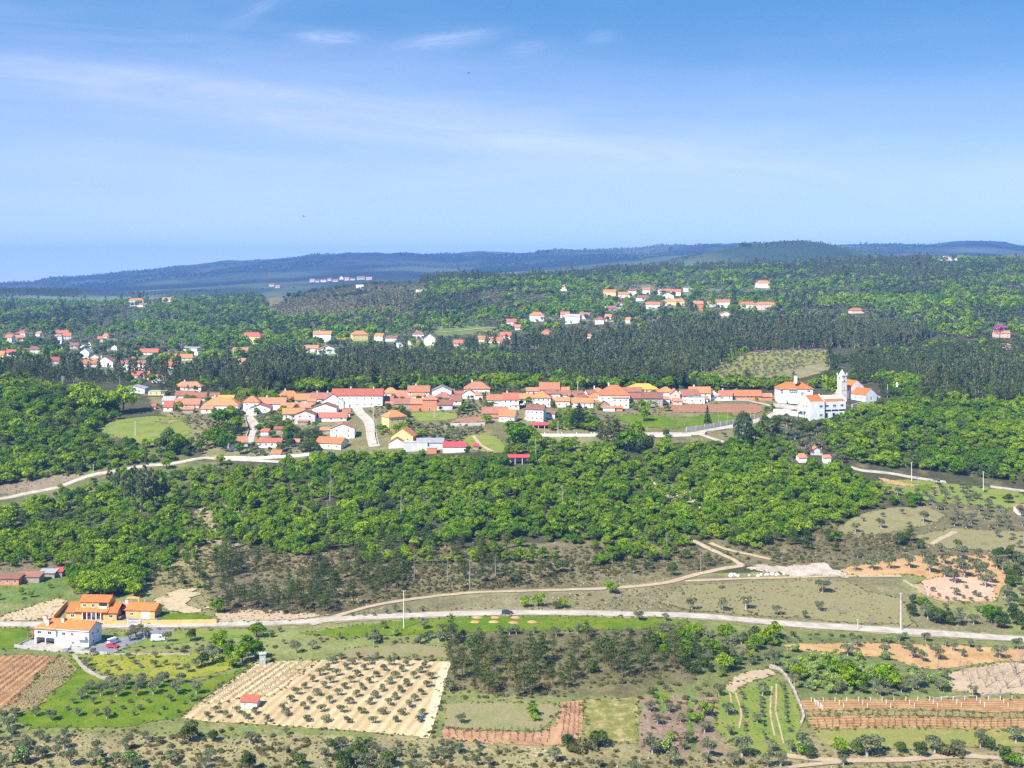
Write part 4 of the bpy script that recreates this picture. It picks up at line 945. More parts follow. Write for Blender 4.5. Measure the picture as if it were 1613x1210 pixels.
hamlet('on the far left crest', 'houses on the left crest', [
 (203,226,468.5,473,482,'h','o','w',dict(win=3)),(236,252,467.5,471.5,476,'h','t','w'),(255,272,467.5,471.5,476,'x','o','w'),(214,232,477,480,484,'s','t','c')])
hamlet('on the blue ridge', 'white houses on the blue ridge', [
 (488,496,438.5,441,444.5,'x','t','g'),(497,503,440,442,445,'x','b','g'),(505,514,440,441.5,444.5,'x','b','c'),(516,522,437.5,439.5,443,'x','b','g'),(524,534,440,442,444,'x','b','g'),(535,541,435,437,440.5,'y','b','c'),
 (543,550,436.5,438.5,442,'x','t','g'),(552,559,437.5,439.5,441.5,'x','b','c'),(562,575,434.5,437,441,'x','b','g'),(577,586,436,438,441,'x','t','g'),(424,432,446.5,448.5,451.5,'x','r','g'),(434,441,449,451,454,'x','r','g')])
hamlet('on the far right crest', 'white buildings on the right crest', [
 (1462,1474,406,407.2,411,'f','-','w'),(1474,1484,404.5,406,410.5,'f','-','w'),(1485,1496,403.2,404.6,409,'x','t','w'),(1492,1509,405,406.5,410.5,'x','t','w'),(561,573,447.5,448.5,453,'f','-','w'),(655,672,455,456.3,459.5,'f','-','w')])

# --- open shelter with red roof on posts
def shelter(x0, x1, yr, ye, yb, mat, label, below=True):
    X, Y, Z = ground((x0+x1)/2, yb); s = Y/F; w = (x1-x0)*s; h = max(2.2, (yb-ye)*s); d = 5.0
    root = empty('shelter', (X, Y + d/2, Z)); tag(root, label, 'shelter'); HOUSE_BOX.append((X, Y+d/2, w/2+1, d/2+1, 0))
    mask_poly([(x0, yr), (x1, yr), (x1, yb), (x0, yb)], 1)
    b = MB(); slab(b, (-w/2-0.3, -d/2-0.3, h), (w/2+0.3, -d/2-0.3, h), (w/2+0.3, d/2, h+1.0), (-w/2-0.3, d/2, h+1.0), 0.12, mat); b.obj('roof', root)
    b = MB(); b.box(-w/2, w/2, d/2-0.25, d/2, -1, h+0.7, 'plaster_grey'); b.obj('wall', root)
    for k in range(4):
        b = MB(); x = -w/2 + w*k/3; b.box(x-0.12, x+0.12, -d/2, -d/2+0.24, -1, h, 'plaster_white'); b.obj('post', root)
    return root
shelter(839,867,665.5,670,676,'metal_red','open farm shelter with red roof beside the walled road')
shelter(800,834,717,721,732,'metal_red','low shelter with faded red roof half sunk in the wood edge')

# --- church
def church():
    X, Y, Z = ground(1330, 632); s = Y/F
    root = empty('church', (X, Y+6, Z), R(28)); tag(root, 'white village church with square bell tower and orange roofs', 'church'); HOUSE_BOX.append((X+10, Y+8, 24, 16, 0))
    mask_poly([(1319,572),(1342,572),(1342,604),(1378,606),(1400,634),(1319,634)], 1)
    tw = 4.4; th = 17.2 * s/0.43; b = MB()
    b.box(-tw/2, tw/2, -tw/2, tw/2, -3, th-4.4, 'plaster_white')
    z0 = th-4.4                                             # belfry: four corner piers and arches over open bells
    for sx in (-1, 1):
        for sy in (-1, 1): b.box(sx*tw/2 - (1.55 if sx > 0 else 0), sx*tw/2 + (0 if sx > 0 else 1.55), sy*tw/2 - (1.55 if sy > 0 else 0), sy*tw/2 + (0 if sy > 0 else 1.55), z0, z0+3.2, 'plaster_white')
    b.box(-tw/2, tw/2, -tw/2, tw/2, z0+3.2, z0+4.2, 'plaster_white'); b.box(-1.0, 1.0, -1.0, 1.0, z0+0.002, z0+3.2, 'dark_opening')
    tower = b.obj('tower', root)
    b = MB()
    for zz, e in ((z0-0.02, 0.18), (z0+4.2, 0.35), (z0-6.2, 0.10)): b.box(-tw/2-e, tw/2+e, -tw/2-e, tw/2+e, zz+0.004, zz+0.34, 'plaster_pink' if e < 0.2 else 'plaster_white')
    for sx in (-1, 1):
        b.box(sx*(tw/2+0.02)-0.28, sx*(tw/2+0.02)+0.28, -tw/2-0.03, -tw/2+0.3, -3, z0-0.03, 'plaster_pink')
    b.obj('cornice', tower)
    b = MB()
    for sx in (-1, 1):
        for sy in (-1, 1): b.tube([(sx*2.3, sy*2.3, z0+4.55), (sx*2.3, sy*2.3, z0+5.3), (sx*2.3, sy*2.3, z0+6.1)], [0.35, 0.28, 0.02], 'plaster_white', 8)
    b.obj('pinnacle', tower)
    b = MB(); b.tube([(0,0,z0+4.55),(0,0,z0+5.2),(0,0,z0+6.4),(0,0,z0+7.4),(0,0,z0+8.2)], [2.1,1.95,1.25,0.55,0.1], 'plaster_cream', 8); b.obj('cupola', tower)
    b = MB(); b.box(-0.08,0.08,-0.08,0.08,z0+8.0,z0+10.0,'steel'); b.box(-0.55,0.55,-0.07,0.07,z0+9.1,z0+9.28,'steel'); b.obj('cross', tower)
    b = MB(); b.tube([(0,-1.9,z0+2.2),(0,-1.9,z0+1.6),(0,-1.9,z0+1.1)], [0.2,0.45,0.6], 'steel', 10); b.obj('bell', tower)
    for zz in (3.5, 8.0): put_window(root, 0, -tw/2, zz, 0, 0.7, 1.2)
    put_window(root, -tw/2, 0, 7.0, -math.pi/2, 0.7, 1.2)
    # nave and side hall, both with a white gable turned to the right and an orange slope to the left
    b = MB(); b.prism([(8.5,-7),(20,-7),(20,8.6),(14.25,12.8),(8.5,8.6)], 0, 13, 'y', 'plaster_white'); b.obj('wall', root)
    b = MB(); roof_gable(b, 8.5, 20, 0.5, 13, 8.62, 4.2, 'tile_new', 0.4, axis='y'); b.obj('roof', root)
    b = MB(); b.box(2.22, 8.498, 1, 9, -5, 6.5, 'plaster_white'); b.box(2.23, 8.49, 0.8, 9.1, 6.504, 6.8, 'tile_new'); b.obj('aisle', root)
    b = MB(); b.prism([(8,-8),(18.6,-8),(18.6,4.4),(13.3,8.4),(8,4.4)], -14, -0.02, 'y', 'plaster_white'); hall = b.obj('hall', root)
    b = MB(); roof_gable(b, 8, 18.6, -13.7, -0.4, 4.42, 4.0, 'tile_new', 0.35, axis='y'); b.obj('roof', hall)
    b = MB(); b.prism([(18.62,-8),(23,-8),(23,2.8),(18.62,4.2)], -13, -4, 'y', 'plaster_white'); b.obj('sacristy', root)
    b = MB(); b.box(-4.5, -tw/2-0.02, 0, 5.5, -3, 3.2, 'plaster_white'); slab(b, (-4.8,-0.3,3.3),(-tw/2-0.03,-0.3,4.4),(-tw/2-0.03,5.8,4.4),(-4.8,5.8,3.3),0.14,'tile_new'); b.obj('porch', root)
    for y in (-4.5, -10.5): put_window(hall, 8, y, 1.2, -math.pi/2, 1.1, 1.9)
    put_window(hall, 13.3, -14, 1.4, 0, 1.1, 1.9); put_window(root, 20.8, -13, 0.4, 0, 0.9, 1.3); put_window(root, 4.3, 1, 2.2, 0, 0.9, 1.6); put_window(root, 8.5, 11, 6.6, -math.pi/2, 1.0, 1.4)
church()
# --- white school hall with two roof sections, its long front turned right
def school():
    X, Y, Z = ground(1292, 662); s = Y/F
    a = R(20); root = empty('school_hall', (X, Y, Z), a); tag(root, 'long white two storey hall with orange roof in front of the church', 'hall'); HOUSE_BOX.append((X+6, Y+8, 20, 12, 0))
    mask_poly([(1258,620),(1345,620),(1345,655),(1300,664),(1258,656)], 1)
    h = 11.8; d = 12.5; w = 11.2; w2 = 16.5; x0 = -8
    b = MB(); b.prism([(0,-4),(d,-4),(d,h),(d*0.5,h+3.6),(0,h)], x0, x0+w, 'x', 'plaster_white'); b.obj('wall', root)
    b = MB(); b.prism([(0.9,-4),(d,-4),(d,h-0.3),(d*0.5,h+3.2),(0.9,h-0.3)], x0+w+0.002, x0+w+w2, 'x', 'plaster_white'); b.obj('wall', root)
    b = MB(); roof_gable(b, x0+0.55, x0+w, 0.1, d, h+0.03, 3.5, 'tile_new', 0.02); b.obj('roof', root)
    b = MB(); roof_gable(b, x0+w+0.2, x0+w+w2-0.55, 0.9, d, h-0.28, 3.3, 'tile_new', 0.02); b.obj('roof', root)
    b = MB()
    for xx, zt in ((x0-0.02, h+0.1), (x0+w-0.15, h+0.1), (x0+w+w2-0.3, h-0.2)): b.prism([(-0.06,zt-0.4),(d+0.06,zt-0.4),(d+0.06,zt+0.5),(d*0.5,zt+4.1),(-0.06,zt+0.5)], xx, xx+0.32, 'x', 'plaster_white')
    b.obj('parapet', root)
    for k, xx in enumerate((x0+8.6,)): put_window(root, xx, 0, 8.0, 0, 2.4, 1.5); put_window(root, xx, 0, 2.6, 0, 2.4, 1.2)
    for xx in (x0+w+2.4, x0+w+8.0, x0+w+13.6): put_window(root, xx, 0.9, 8.0, 0, 2.4, 1.5)
    for k in range(3):
        b = MB(); xx = x0+w+0.6+k*5.4; b.box(xx, xx+4.9, 0.84, 0.95, 5.2, 6.3, 'dark_opening'); b.obj('window_band', root)
    for k in range(3):
        b = MB(); xx = x0+w+1.2+k*5.4; b.box(xx, xx+1.8, 0.86, 0.95, 0.6, 4.2, 'glass' if k % 2 else 'dark_opening'); b.obj('glass_door', root)
    for yy in (3.2, 6.8): put_window(root, x0, yy, 8.0, -math.pi/2, 1.6, 1.4)
    b = MB(); b.box(x0-0.05, x0+0.2, 4.0, 10.6, 3.6, 5.4, 'steel'); b.box(x0-2.2, x0-0.06, 3.8, 10.8, 5.42, 5.7, 'concrete')
    for yy in (4.0, 10.4): b.box(x0-2.1, x0-1.8, yy, yy+0.3, 0, 5.42, 'plaster_white')
    b.obj('porch', root)
    b = MB(); b.box(x0+w-0.08, x0+w+0.08, -0.1, -0.003, -2, h, 'steel'); b.obj('downpipe', root)
school()
par = H(1223,1277,602,613,636,'h','n','w','white two storey priest house with orange hipped roof left of the church hall',chim=0,win=0,d=13)
def parish_details():
    w = par.children[0].dimensions.x/2 if False else None
    xs = [v.co for v in par.children[0].data.vertices]; x0 = min(v.x for v in xs); x1 = max(v.x for v in xs); y0 = min(v.y for v in xs); z1 = max(v.z for v in xs)
    W_ = x1-x0
    for k in range(4): put_window(par, x0+W_*0.335+k*1.35, y0, z1*0.58, 0, 1.15, 1.9)
    put_window(par, x0+W_*0.10, y0, z1*0.58, 0, 1.6, 1.9); put_window(par, x0+W_*0.84, y0, z1*0.62, 0, 1.7, 1.4)
    put_door(par, x0+W_*0.68, y0, z1*0.34, 0, 'steel', 2.0, 3.0)
    put_window(par, x0+W_*0.25, y0, 1.2, 0, 1.1, 1.1)
    chimney(par, x0+W_*0.51, y0+2.2, z1+0.6, 3.6, 1.8)
parish_details()

# --- walls and fences round the church yard, streets and gardens
def wall_run(name, cat, label, pxs, h, t, mat, cap=None, posts=None, base=0.8, step=2.5, jag=0.0):
    pts = smooth_line([ground(*p)[:2] for p in pxs], step); b = MB(); vs = []; n = len(pts)
    for i, p in enumerate(pts):
        d = pts[min(i+1, n-1)] - pts[max(i-1, 0)]; d = d/(np.linalg.norm(d)+1e-9); nn = np.array([-d[1], d[0]])*t/2; z = float(zat(p[0], p[1]))
        hh = h*(1 + (vnoise(p[0]*0.8, p[1]*0.8, 4)-0.5)*jag)
        vs += [(*(p-nn), z-base), (*(p+nn), z-base), (*(p+nn), z+hh), (*(p-nn), z+hh)]
    fs = []
    for i in range(n-1):
        for k in range(4): fs.append((i*4+k, i*4+(k+1) % 4, (i+1)*4+(k+1) % 4, (i+1)*4+k))
    fs += [(3,2,1,0), tuple((n-1)*4+k for k in range(4))]
    b.add(vs, fs, mat); root = b.obj(name); tag(root, label, cat)
    if posts:
        gap, ph, pm = posts; acc = 0
        for i in range(n):
            if i and (acc := acc + float(np.linalg.norm(pts[i]-pts[i-1]))) < gap and i != n-1: continue
            acc = 0; z = float(zat(*pts[i])); p = MB(); p.box(pts[i][0]-0.2, pts[i][0]+0.2, pts[i][1]-0.2, pts[i][1]+0.2, z+0.0, z+ph, pm); p.obj('post', root)
    return root
wall_run('boundary_wall','wall','white roadside wall with square posts below the open farm shelter',[(858,688),(900,688),(936,688)],1.6,0.3,'plaster_white',posts=(7.5,2.6,'plaster_white'))
wall_run('boundary_wall','wall','low white wall with posts under the bright green village field',[(1008,688),(1050,688),(1088,687)],1.1,0.3,'plaster_white',posts=(6.5,2.0,'plaster_white'))
wall_run('boundary_wall','wall','pale concrete wall on the far side of the church road',[(1081,680),(1110,676),(1150,669),(1188,660)],2.6,0.3,'concrete',posts=(5,2.9,'plaster_grey'))
wall_run('boundary_wall','wall','curved low stone kerb wall on the near side of the church road',[(1110,686),(1113,682),(1130,680),(1148,677)],1.0,0.4,'stone_wall')
wall_run('boundary_wall','wall','long white terrace wall left of the church hall',[(1218,652),(1240,654),(1262,657)],3.2,0.4,'plaster_grey')
wall_run('boundary_wall','wall','upper grey yard wall beneath the priest house',[(1218,641),(1240,643),(1258,646)],2.4,0.4,'concrete')
wall_run('boundary_wall','wall','white yard wall beside the church hall',[(1342,642),(1360,638),(1376,636)],2.2,0.4,'plaster_white')
wall_run('boundary_wall','wall','curved pale wall along the left street under the great oak',[(384,696),(389,688),(391,678),(388,668),(386,658)],1.4,0.35,'stone_wall')
wall_run('boundary_wall','wall','curved parapet along the right street above the yellow house',[(593,700),(590,688),(590,676),(588,666),(577,655),(567,648)],1.4,0.35,'concrete')
wall_run('boundary_wall','wall','white roadside wall along the lane under the white bungalow',[(340,723),(370,723),(400,724),(430,722),(462,720),(486,718)],1.5,0.3,'plaster_white',posts=(9,1.9,'plaster_white'))
wall_run('boundary_wall','wall','cream retaining wall across the village gardens',[(450,687),(480,690),(508,691)],1.6,0.4,'stone_wall')
wall_run('boundary_wall','wall','grey terrace wall under the small ploughed garden',[(700,671),(730,671),(764,670)],1.8,0.4,'concrete')
wall_run('stone_wall','wall','dry stone wall curving between the two meadows',[(116,1034),(124,1044),(134,1056),(148,1064),(168,1072)],0.9,0.9,'stone_wall',jag=0.9,step=1.0)
wall_run('stone_wall','wall','broken line of stones along the top of the flowering meadow',[(180,1032),(240,1031),(300,1032)],0.5,0.7,'stone_wall',jag=1.4,step=1.0)
wall_run('stone_wall','wall','pale dry stone wall on the right side of the striped orchard',[(1212,1052),(1228,1056),(1240,1070),(1250,1088),(1256,1102)],0.8,0.8,'stone_wall',jag=1.0,step=1.0)
wall_run('stone_wall','wall','dark stone edge between orchard and red vineyards',[(1256,1102),(1262,1116),(1266,1130),(1262,1140)],0.7,0.7,'stone_wall',jag=1.0,step=1.0)
wall_run('stone_wall','wall','low stone wall behind the red vineyards',[(1590,1093),(1530,1098),(1470,1102)],0.6,0.8,'stone_wall',jag=1.0,step=1.0)
wall_run('stone_wall','wall','short stone wall at the corner of the orange orchard',[(1424,916),(1438,924),(1452,930),(1462,940)],0.8,0.8,'stone_wall',jag=1.0,step=1.0)
wall_run('fence','fence','wire fence with wooden posts around the village meadow',[(238,724),(262,720),(290,716)],0.05,0.04,'wire',posts=(3.0,1.5,'bark'),base=0)

# --- turquoise pool, big lone boulders of the quarry
def at(px, py): return ground(px, py)
x, y, z = at(1306, 738); b = MB(); b.tube([(0,0,-0.6),(0,0,1.25)], [3.4,3.4], 'pool_blue', 20, False); b.tube([(0,0,1.0),(0,0,1.05)], [3.3,3.3], 'pool_blue', 20); o = b.obj('pool'); o.location = (x, y, z); tag(o, 'round turquoise garden pool beside the tiny white outhouse', 'pool')
def boulder(px, py, r, label, group):
    x, y, z = at(px, py); b = MB(); rs = random.Random(int(px*7+py)); pr = []
    for k in range(4): pr.append(r*(0.95, 1.05, 0.8, 0.25)[k])
    vs = []; n = 8
    for i, zz in enumerate((-0.3, 0.15, 0.62, 0.9)):
        for k in range(n): a = 2*math.pi*k/n; q = pr[i]*rs.uniform(0.75, 1.15); vs.append((q*math.cos(a), q*0.8*math.sin(a), zz*r*rs.uniform(0.85, 1.1)))
    fs = [(i*n+k, i*n+(k+1) % n, (i+1)*n+(k+1) % n, (i+1)*n+k) for i in range(3) for k in range(n)] + [tuple(range(3*n, 4*n))]
    b.add(vs, fs, 'rubble'); o = b.obj('boulder'); o.location = (x, y, z); o.rotation_euler = (0, 0, rs.uniform(0, 6)); tag(o, label, 'rock', group)
for i, (px, py, r) in enumerate(((1153,908,1.6),(1157,907,1.2),(1163,908,0.9),(1194,908,1.1),(1199,906,0.9),(1208,906,1.0),(1216,905,1.3),(1224,906,1.1),(1180,907,0.7),(1235,905,0.8))):
    boulder(px, py, r, f'white quarried block in the row below the pale quarry floor, {nth(i)} placed from the left' if False else f'white quarried block below the pale quarry floor, {nth(sorted([1153,1157,1163,1194,1199,1208,1216,1224,1180,1235]).index(px))} from the left', 'white blocks by the quarry')
for i, (px, py) in enumerate(((748,980),(778,980),(809,981),(838,980),(752,973),(780,973),(812,973))):
    x, y, z = at(px, py); b = MB(); n = 12; vs = []
    for k in range(n): a = 2*math.pi*k/n; vs.append((2.1*math.cos(a)*random.uniform(0.8,1.2), 1.6*math.sin(a), -0.1))
    for k in range(n): a = 2*math.pi*k/n; vs.append((1.1*math.cos(a)*random.uniform(0.8,1.2), 0.8*math.sin(a), 0.38))
    vs.append((0, 0, 0.5)); fs = [(k, (k+1) % n, n+(k+1) % n, n+k) for k in range(n)] + [(n+k, n+(k+1) % n, 2*n) for k in range(n)]
    b.add(vs, fs, 'soil_orange'); o = b.obj('sand_heap', smooth=True); o.location = (x, y, z+0.08)
    tag(o, f'pale sand heap on the roadside grass, {nth(i if i < 4 else i-4)} in the {"lower" if i < 4 else "upper"} row from left', 'heap', 'sand heaps below the road'); mask_poly([(px-9, py-5), (px+9, py-5), (px+9, py+5), (px-9, py+5)], 2)
# ------------------------------------------------------------------ the two farmhouses by the road
def near_root(name, px, py, rz, label, cat):
    x, y, z = ground(px, py); root = empty(name, (x, y, z), rz); tag(root, label, cat); return root
def white_farmhouse():
    r = near_root('white_farmhouse', 98, 1017, R(-13), 'white two storey farmhouse with orange roof below the road', 'house')
    X = r.location; HOUSE_BOX.append((X.x, X.y+6, 17, 9, R(-13))); mask_poly([(33,974),(190,974),(200,1024),(33,1030)], 1)
    L0, L1, R1, D = -10.6, -2.2, 10.6, 8.5; h = 6.1; rise = 2.0
    b = MB(); b.prism([(0.0,-2),(D,-2),(D,h),(D/2,h+rise),(0.0,h)], L1+0.002, R1, 'x', 'plaster_white'); b.obj('wall', r)
    b = MB()                                                     # left wing over an open loggia
    b.box(L0, L1, -0.8, D, 2.75, h, 'plaster_white'); b.box(L0, L1, 3.2, D, -2, 2.748, 'plaster_white')
    b.box(L0, L0+0.35, -0.8, 3.198, -2, 2.748, 'plaster_white'); wing = b.obj('wing', r)
    for k in range(3):
        b = MB(); x = (L0+0.36, (L0+L1)/2, L1-0.35)[k]; b.box(x, x+0.32, -0.78, -0.45, -1.5, 2.748, 'plaster_white'); b.obj('column', wing)
    b = MB(); t = 0.16
    ov = 0.45; ym = D/2; zz = h + 0.02 - ov*rise/ym
    slab(b, (L1, -ov, zz), (R1+ov, -ov, zz), (R1+ov, ym, h+rise), (L1, ym, h+rise), t, 'tile_new')
    slab(b, (L1, -0.8-ov, h-0.42), (L1-0.001, ym, h+rise), (L0+3.0, ym, h+rise), (L0-ov, -0.8-ov, h-0.42), t, 'tile_new')
    slab(b, (R1+ov, D+ov, zz), (L0-ov, D+ov, zz), (L0+3.0, ym, h+rise), (R1+ov, ym, h+rise), t, 'tile_new')
    b.add([(L0-ov, -0.8-ov, h-0.42+t), (L0+3.0, ym, h+rise+t), (L0-ov, D+ov, zz+t)], [(0,1,2)], 'tile_new')
    b.tube([(L0+3.0, ym, h+rise+t), (R1+ov, ym, h+rise+t)], [0.17,0.17], 'tile_new', 6); b.obj('roof', r)
    b = MB(); b.box(L1, R1+0.2, -0.5, -0.34, h-0.42, h-0.2, 'frame_white'); b.obj('gutter', r)
    for x in (L0+1.9, L0+6.0): put_window(r, x, -0.8, 3.9, 0, 1.6, 1.2, True)
    for x, z in ((0.6, 3.7), (4.0, 3.7), (4.2, 0.7)): put_window(r, x, 0, z, 0, 1.5 if x < 1 else 1.1, 1.2, True)
    for y, z in ((2.6, 3.7), (2.9, 0.7), (6.0, 3.7)): put_window(r, R1, y, z, math.pi/2, 1.0, 1.2, True)
    # balcony with its door, and the porch underneath
    put_door(r, 8.0, 0, 3.3, 0, 'frame_white', 1.6, 2.3)
    b = MB(); b.box(6.4, 9.8, -1.3, -0.002, 2.95, 3.2, 'plaster_white'); b.box(6.4, 9.8, -1.3, -1.18, 3.2, 4.1, 'plaster_white'); b.box(6.4, 6.52, -1.17, -0.01, 3.2, 4.1, 'plaster_white'); b.box(9.68, 9.8, -1.17, -0.01, 3.2, 4.1, 'plaster_white'); b.box(6.4, 6.7, -1.3, -1.0, -1.5, 2.948, 'plaster_white'); b.obj('balcony', r)
    put_door(r, 8.2, 0, 0.05, 0, 'frame_white', 1.8, 2.2)
    # outside stair climbing to the left wing
    b = MB()
    for k in range(9): b.box(3.4-k*0.62, 4.02-k*0.62-0.002, -1.9, -0.82, -1.5, 0.35+k*0.32, 'plaster_white')
    b.obj('stair', r)
    b = MB(); b.prism([(-2.2,3.1),(-2.2,4.0),(4.2,0.9),(4.2,0.0)], -2.05, -1.92, 'y', 'plaster_white'); b.obj('banister', r)
    for (x, y, hh) in ((L0+2.6, 2.2, 3.0), (L0+4.3, 0.9, 2.2), (-1.6, 3.2, 2.4)): chimney(r, x, y, h+0.7, hh-0.6, 1.0)
    return r
wf = white_farmhouse()
def yard():
    m = wf.matrix_basis.copy()
    Rz = wf.rotation_euler.z; c, s = math.cos(Rz), math.sin(Rz); o = wf.location
    def wpt(x, y): return (o.x + c*x - s*y, o.y + s*x + c*y)
    b = MB()
    def terr(name, pts, mat, off):
        A = [wpt(*p) for p in pts]
        dense = []
        for i in range(len(A)):
            p, q = A[i], A[(i+1) % len(A)]; n = max(1, int(math.dist(p, q)/2))
            dense += [(p[0]+(q[0]-p[0])*k/n, p[1]+(q[1]-p[1])*k/n) for k in range(n)]
        return drape(name, None, mat, off, world=dense)
    terr('driveway', [(9.0,-6.5),(23,-6.5),(24,2),(27,14),(33,24),(22,24),(18,12),(11.4,9),(11.0,0)], 'tarmac', 0.16)
    terr('terrace', [(-15,-5.2),(6,-6.0),(9,-6.5),(11.0,-0.02),(-2.2,-0.02),(-10.6,2.8),(-15,3)], 'paving', 0.2)
    def wl(name, label, pts, h, mat):
        A = [np.array(wpt(*p)) for p in pts]; bb = MB(); vs = []; pts2 = smooth_line(A, 1.5); n = len(pts2)
        for i, p in enumerate(pts2):
            d = pts2[min(i+1,n-1)]-pts2[max(i-1,0)]; d = d/(np.linalg.norm(d)+1e-9); nn = np.array([-d[1], d[0]])*0.15; z = float(zat(*p)); vs += [(*(p-nn), z-2), (*(p+nn), z-2), (*(p+nn), z+h), (*(p-nn), z+h)]
        fs = [(i*4+k, i*4+(k+1) % 4, (i+1)*4+(k+1) % 4, (i+1)*4+k) for i in range(n-1) for k in range(4)] + [(3,2,1,0), tuple((n-1)*4+k for k in range(4))]
        bb.add(vs, fs, mat); w = bb.obj(name); tag(w, label, 'wall'); return w, pts2
    wl('garden_wall', 'stained concrete wall in front of the white farmhouse terrace', [(-15.5,-5.6),(-5,-6.0),(4,-6.4),(6.2,-4.2)], 1.2, 'concrete')
    wl('garden_wall', 'stained concrete wall along the front of the tarmac yard', [(9.5,-7.0),(16,-7.0),(22,-6.8)], 1.1, 'concrete')
    f, p2 = wl('fence', 'tall wire mesh fence at the left end of the terrace', [(-15.6,-5.4),(-15.4,0),(-14.8,5)], 0.5, 'concrete')
    f['category'] = 'fence'
    for i in range(0, len(p2), 2):
        z = float(zat(*p2[i])); q = MB(); q.tube([(*p2[i], z+0.4), (*p2[i], z+3.0)], [0.05,0.05], 'steel', 6); q.obj('post', f)
    q = MB()
    for zz in np.arange(0.7, 3.0, 0.32):
        q.tube([(*p, float(zat(*p))+zz) for p in p2], [0.012]*len(p2), 'wire', 4, False)
    q.obj('mesh', f)
    b = MB(); b.box(-2.6, 2.6, -1.4, 1.4, 2.1, 2.25, 'tile_red')
    for sx in (-2.4, 2.4):
        for sy in (-1.2, 1.2): b.box(sx-0.08, sx+0.08, sy-0.08, sy+0.08, -0.5, 2.1, 'wood_door')
    o2 = b.obj('pergola'); p = wpt(-13.2, 5); o2.location = (*p, float(zat(*p))); o2.rotation_euler = (0, 0.12, Rz); tag(o2, 'small red roofed pergola at the left side of the white farmhouse', 'pergola')
yard()
def orange_farmhouse():
    r = near_root('orange_farmhouse', 144, 977, R(-4), 'orange farmhouse with upper storey and wide lower roofs above the road', 'house')
    X = r.location; HOUSE_BOX.append((X.x, X.y+5, 12, 8, 0)); mask_poly([(83,938),(252,950),(252,980),(83,982)], 1); s = X.y/F
    om = 'plaster_orange'; to = 'tile_new'
    W_ = 81*s/2; h = 3.0; D = 9.5
    b = MB(); b.box(-W_, -W_*0.35, 0, D, -2, h, om); b.box(W_*0.42, W_, 0, D, -2, h, om); b.box(-W_*0.35+0.002, W_*0.42-0.002, 1.8, D, -2, h, om); b.obj('wall', r)
    b = MB(); roof_gable(b, -W_, W_, -0.1, D, h+0.02, 2.3, to, 0.4); b.obj('roof', r)
    u0, u1 = -W_+W_*2*0.24, -W_+W_*2*0.80
    b = MB(); b.prism([(1.9,h-0.4),(D-0.4,h-0.4),(D-0.4,h+3.5),(D/2+0.6,h+5.1),(1.9,h+3.5)], u0, u1, 'x', om); up = b.obj('upper_storey', r)
    b = MB(); roof_gable(b, u0, u1, 1.9, D-0.4, h+3.52, 1.6, to, 0.4); b.obj('roof', up)
    b = MB(); slab(b, (u0-1.5, -0.9, h+0.18), (u1+0.6, -0.9, h+0.18), (u1+0.6, 1.88, h+1.15), (u0-1.5, 1.88, h+1.15), 0.18, to); b.obj('porch_roof', r)
    for x in (u0+1.6, u0+5.0): put_window(up, x, 1.9, h+1.5, 0, 1.3, 1.2, True)
    b = MB(); b.box(u1-3.6, u1-0.6, 1.75, 1.93, h+1.25, h+3.1, 'dark_opening'); b.box(u1-3.7, u1-0.4, 1.3, 1.45, h+1.2, h+2.0, 'frame_white'); b.obj('balcony', up)
    for x in (-W_+2.4, W_-2.2): put_window(r, x, 0, 1.0, 0, 1.5, 1.2, True)
    for k in range(5):
        b = MB(); x = -W_*0.35 + 0.15 + k*(W_*0.77-0.4)/4; b.box(x-0.14, x+0.14, -0.8, -0.52, -1, h+0.16, 'plaster_white'); b.obj('column', r)
    for x in (-W_*0.2, W_*0.22): put_window(r, x, 1.8, 0.9, 0, 1.6, 1.4, True)
    put_door(r, W_*0.02, 1.8, 0.05, 0, 'frame_white', 1.6, 2.2)
    g = near_root('garage', 221, 975, R(-6), 'long orange garage with white door right of the orange farmhouse', 'garage'); G = g.location; HOUSE_BOX.append((G.x, G.y+4, 8, 6, 0))
    w = 47*s/2; D2 = 7.5
    b = MB(); b.prism([(0,-2),(D2,-2),(D2,3.3),(D2/2,5.0),(0,3.3)], -w, w, 'x', om); b.obj('wall', g)
    b = MB(); roof_gable(b, -w, w, 0, D2, 3.32, 1.7, to, 0.35); b.obj('roof', g)
    put_window(g, -w*0.6, 0, 1.3, 0, 1.3, 1.1, True); put_door(g, w*0.36, 0, 0.03, 0, 'frame_white', 2.9, 2.7); put_window(g, w, 3.5, 1.4, math.pi/2, 1.1, 1.1, True)
    c = near_root('carport', 191, 974, R(-5), 'open carport with rust roof between orange farmhouse and garage', 'carport')
    b = MB(); slab(b, (-1.9,0.2,2.9),(1.9,0.2,2.9),(1.9,6.5,4.4),(-1.9,6.5,4.4),0.15,'tile_terracotta'); b.obj('roof', c)
    b = MB(); b.box(-1.9,1.9,6.3,6.6,-1,4.2,om); b.obj('wall', c)
    for x in (-1.75, 1.75):
        b = MB(); b.box(x-0.12, x+0.12, 0.3, 0.54, -1, 2.9, om); b.obj('post', c)
    chimney(c, 0.2, 5.6, 4.0, 1.4, 1.0)
    # forecourt, roadside walls, gate
    drape('forecourt', [(180,978),(184,974),(200,972),(246,972),(254,968),(252,976),(244,981),(200,981)], 'tarmac', 0.2, 0.2, mask=1)
    drape('forecourt', [(102,976),(180,976),(178,981),(104,981)], 'paving', 0.2, 0.2, mask=1)
    wall_run('garden_wall','wall','orange roadside wall in front of the orange farmhouse',[(150,983.5),(175,983.5),(200,983.5)],1.3,0.3,om)
    wall_run('garden_wall','wall','orange roadside wall right of the white gate',[(221,983),(260,983),(300,982.5),(341,982)],1.5,0.3,om)
    wall_run('garden_wall','wall','orange wall climbing the bank at the left of the orange farmhouse',[(84,978),(92,969),(100,960),(106,954)],2.0,0.3,om,step=1.5)
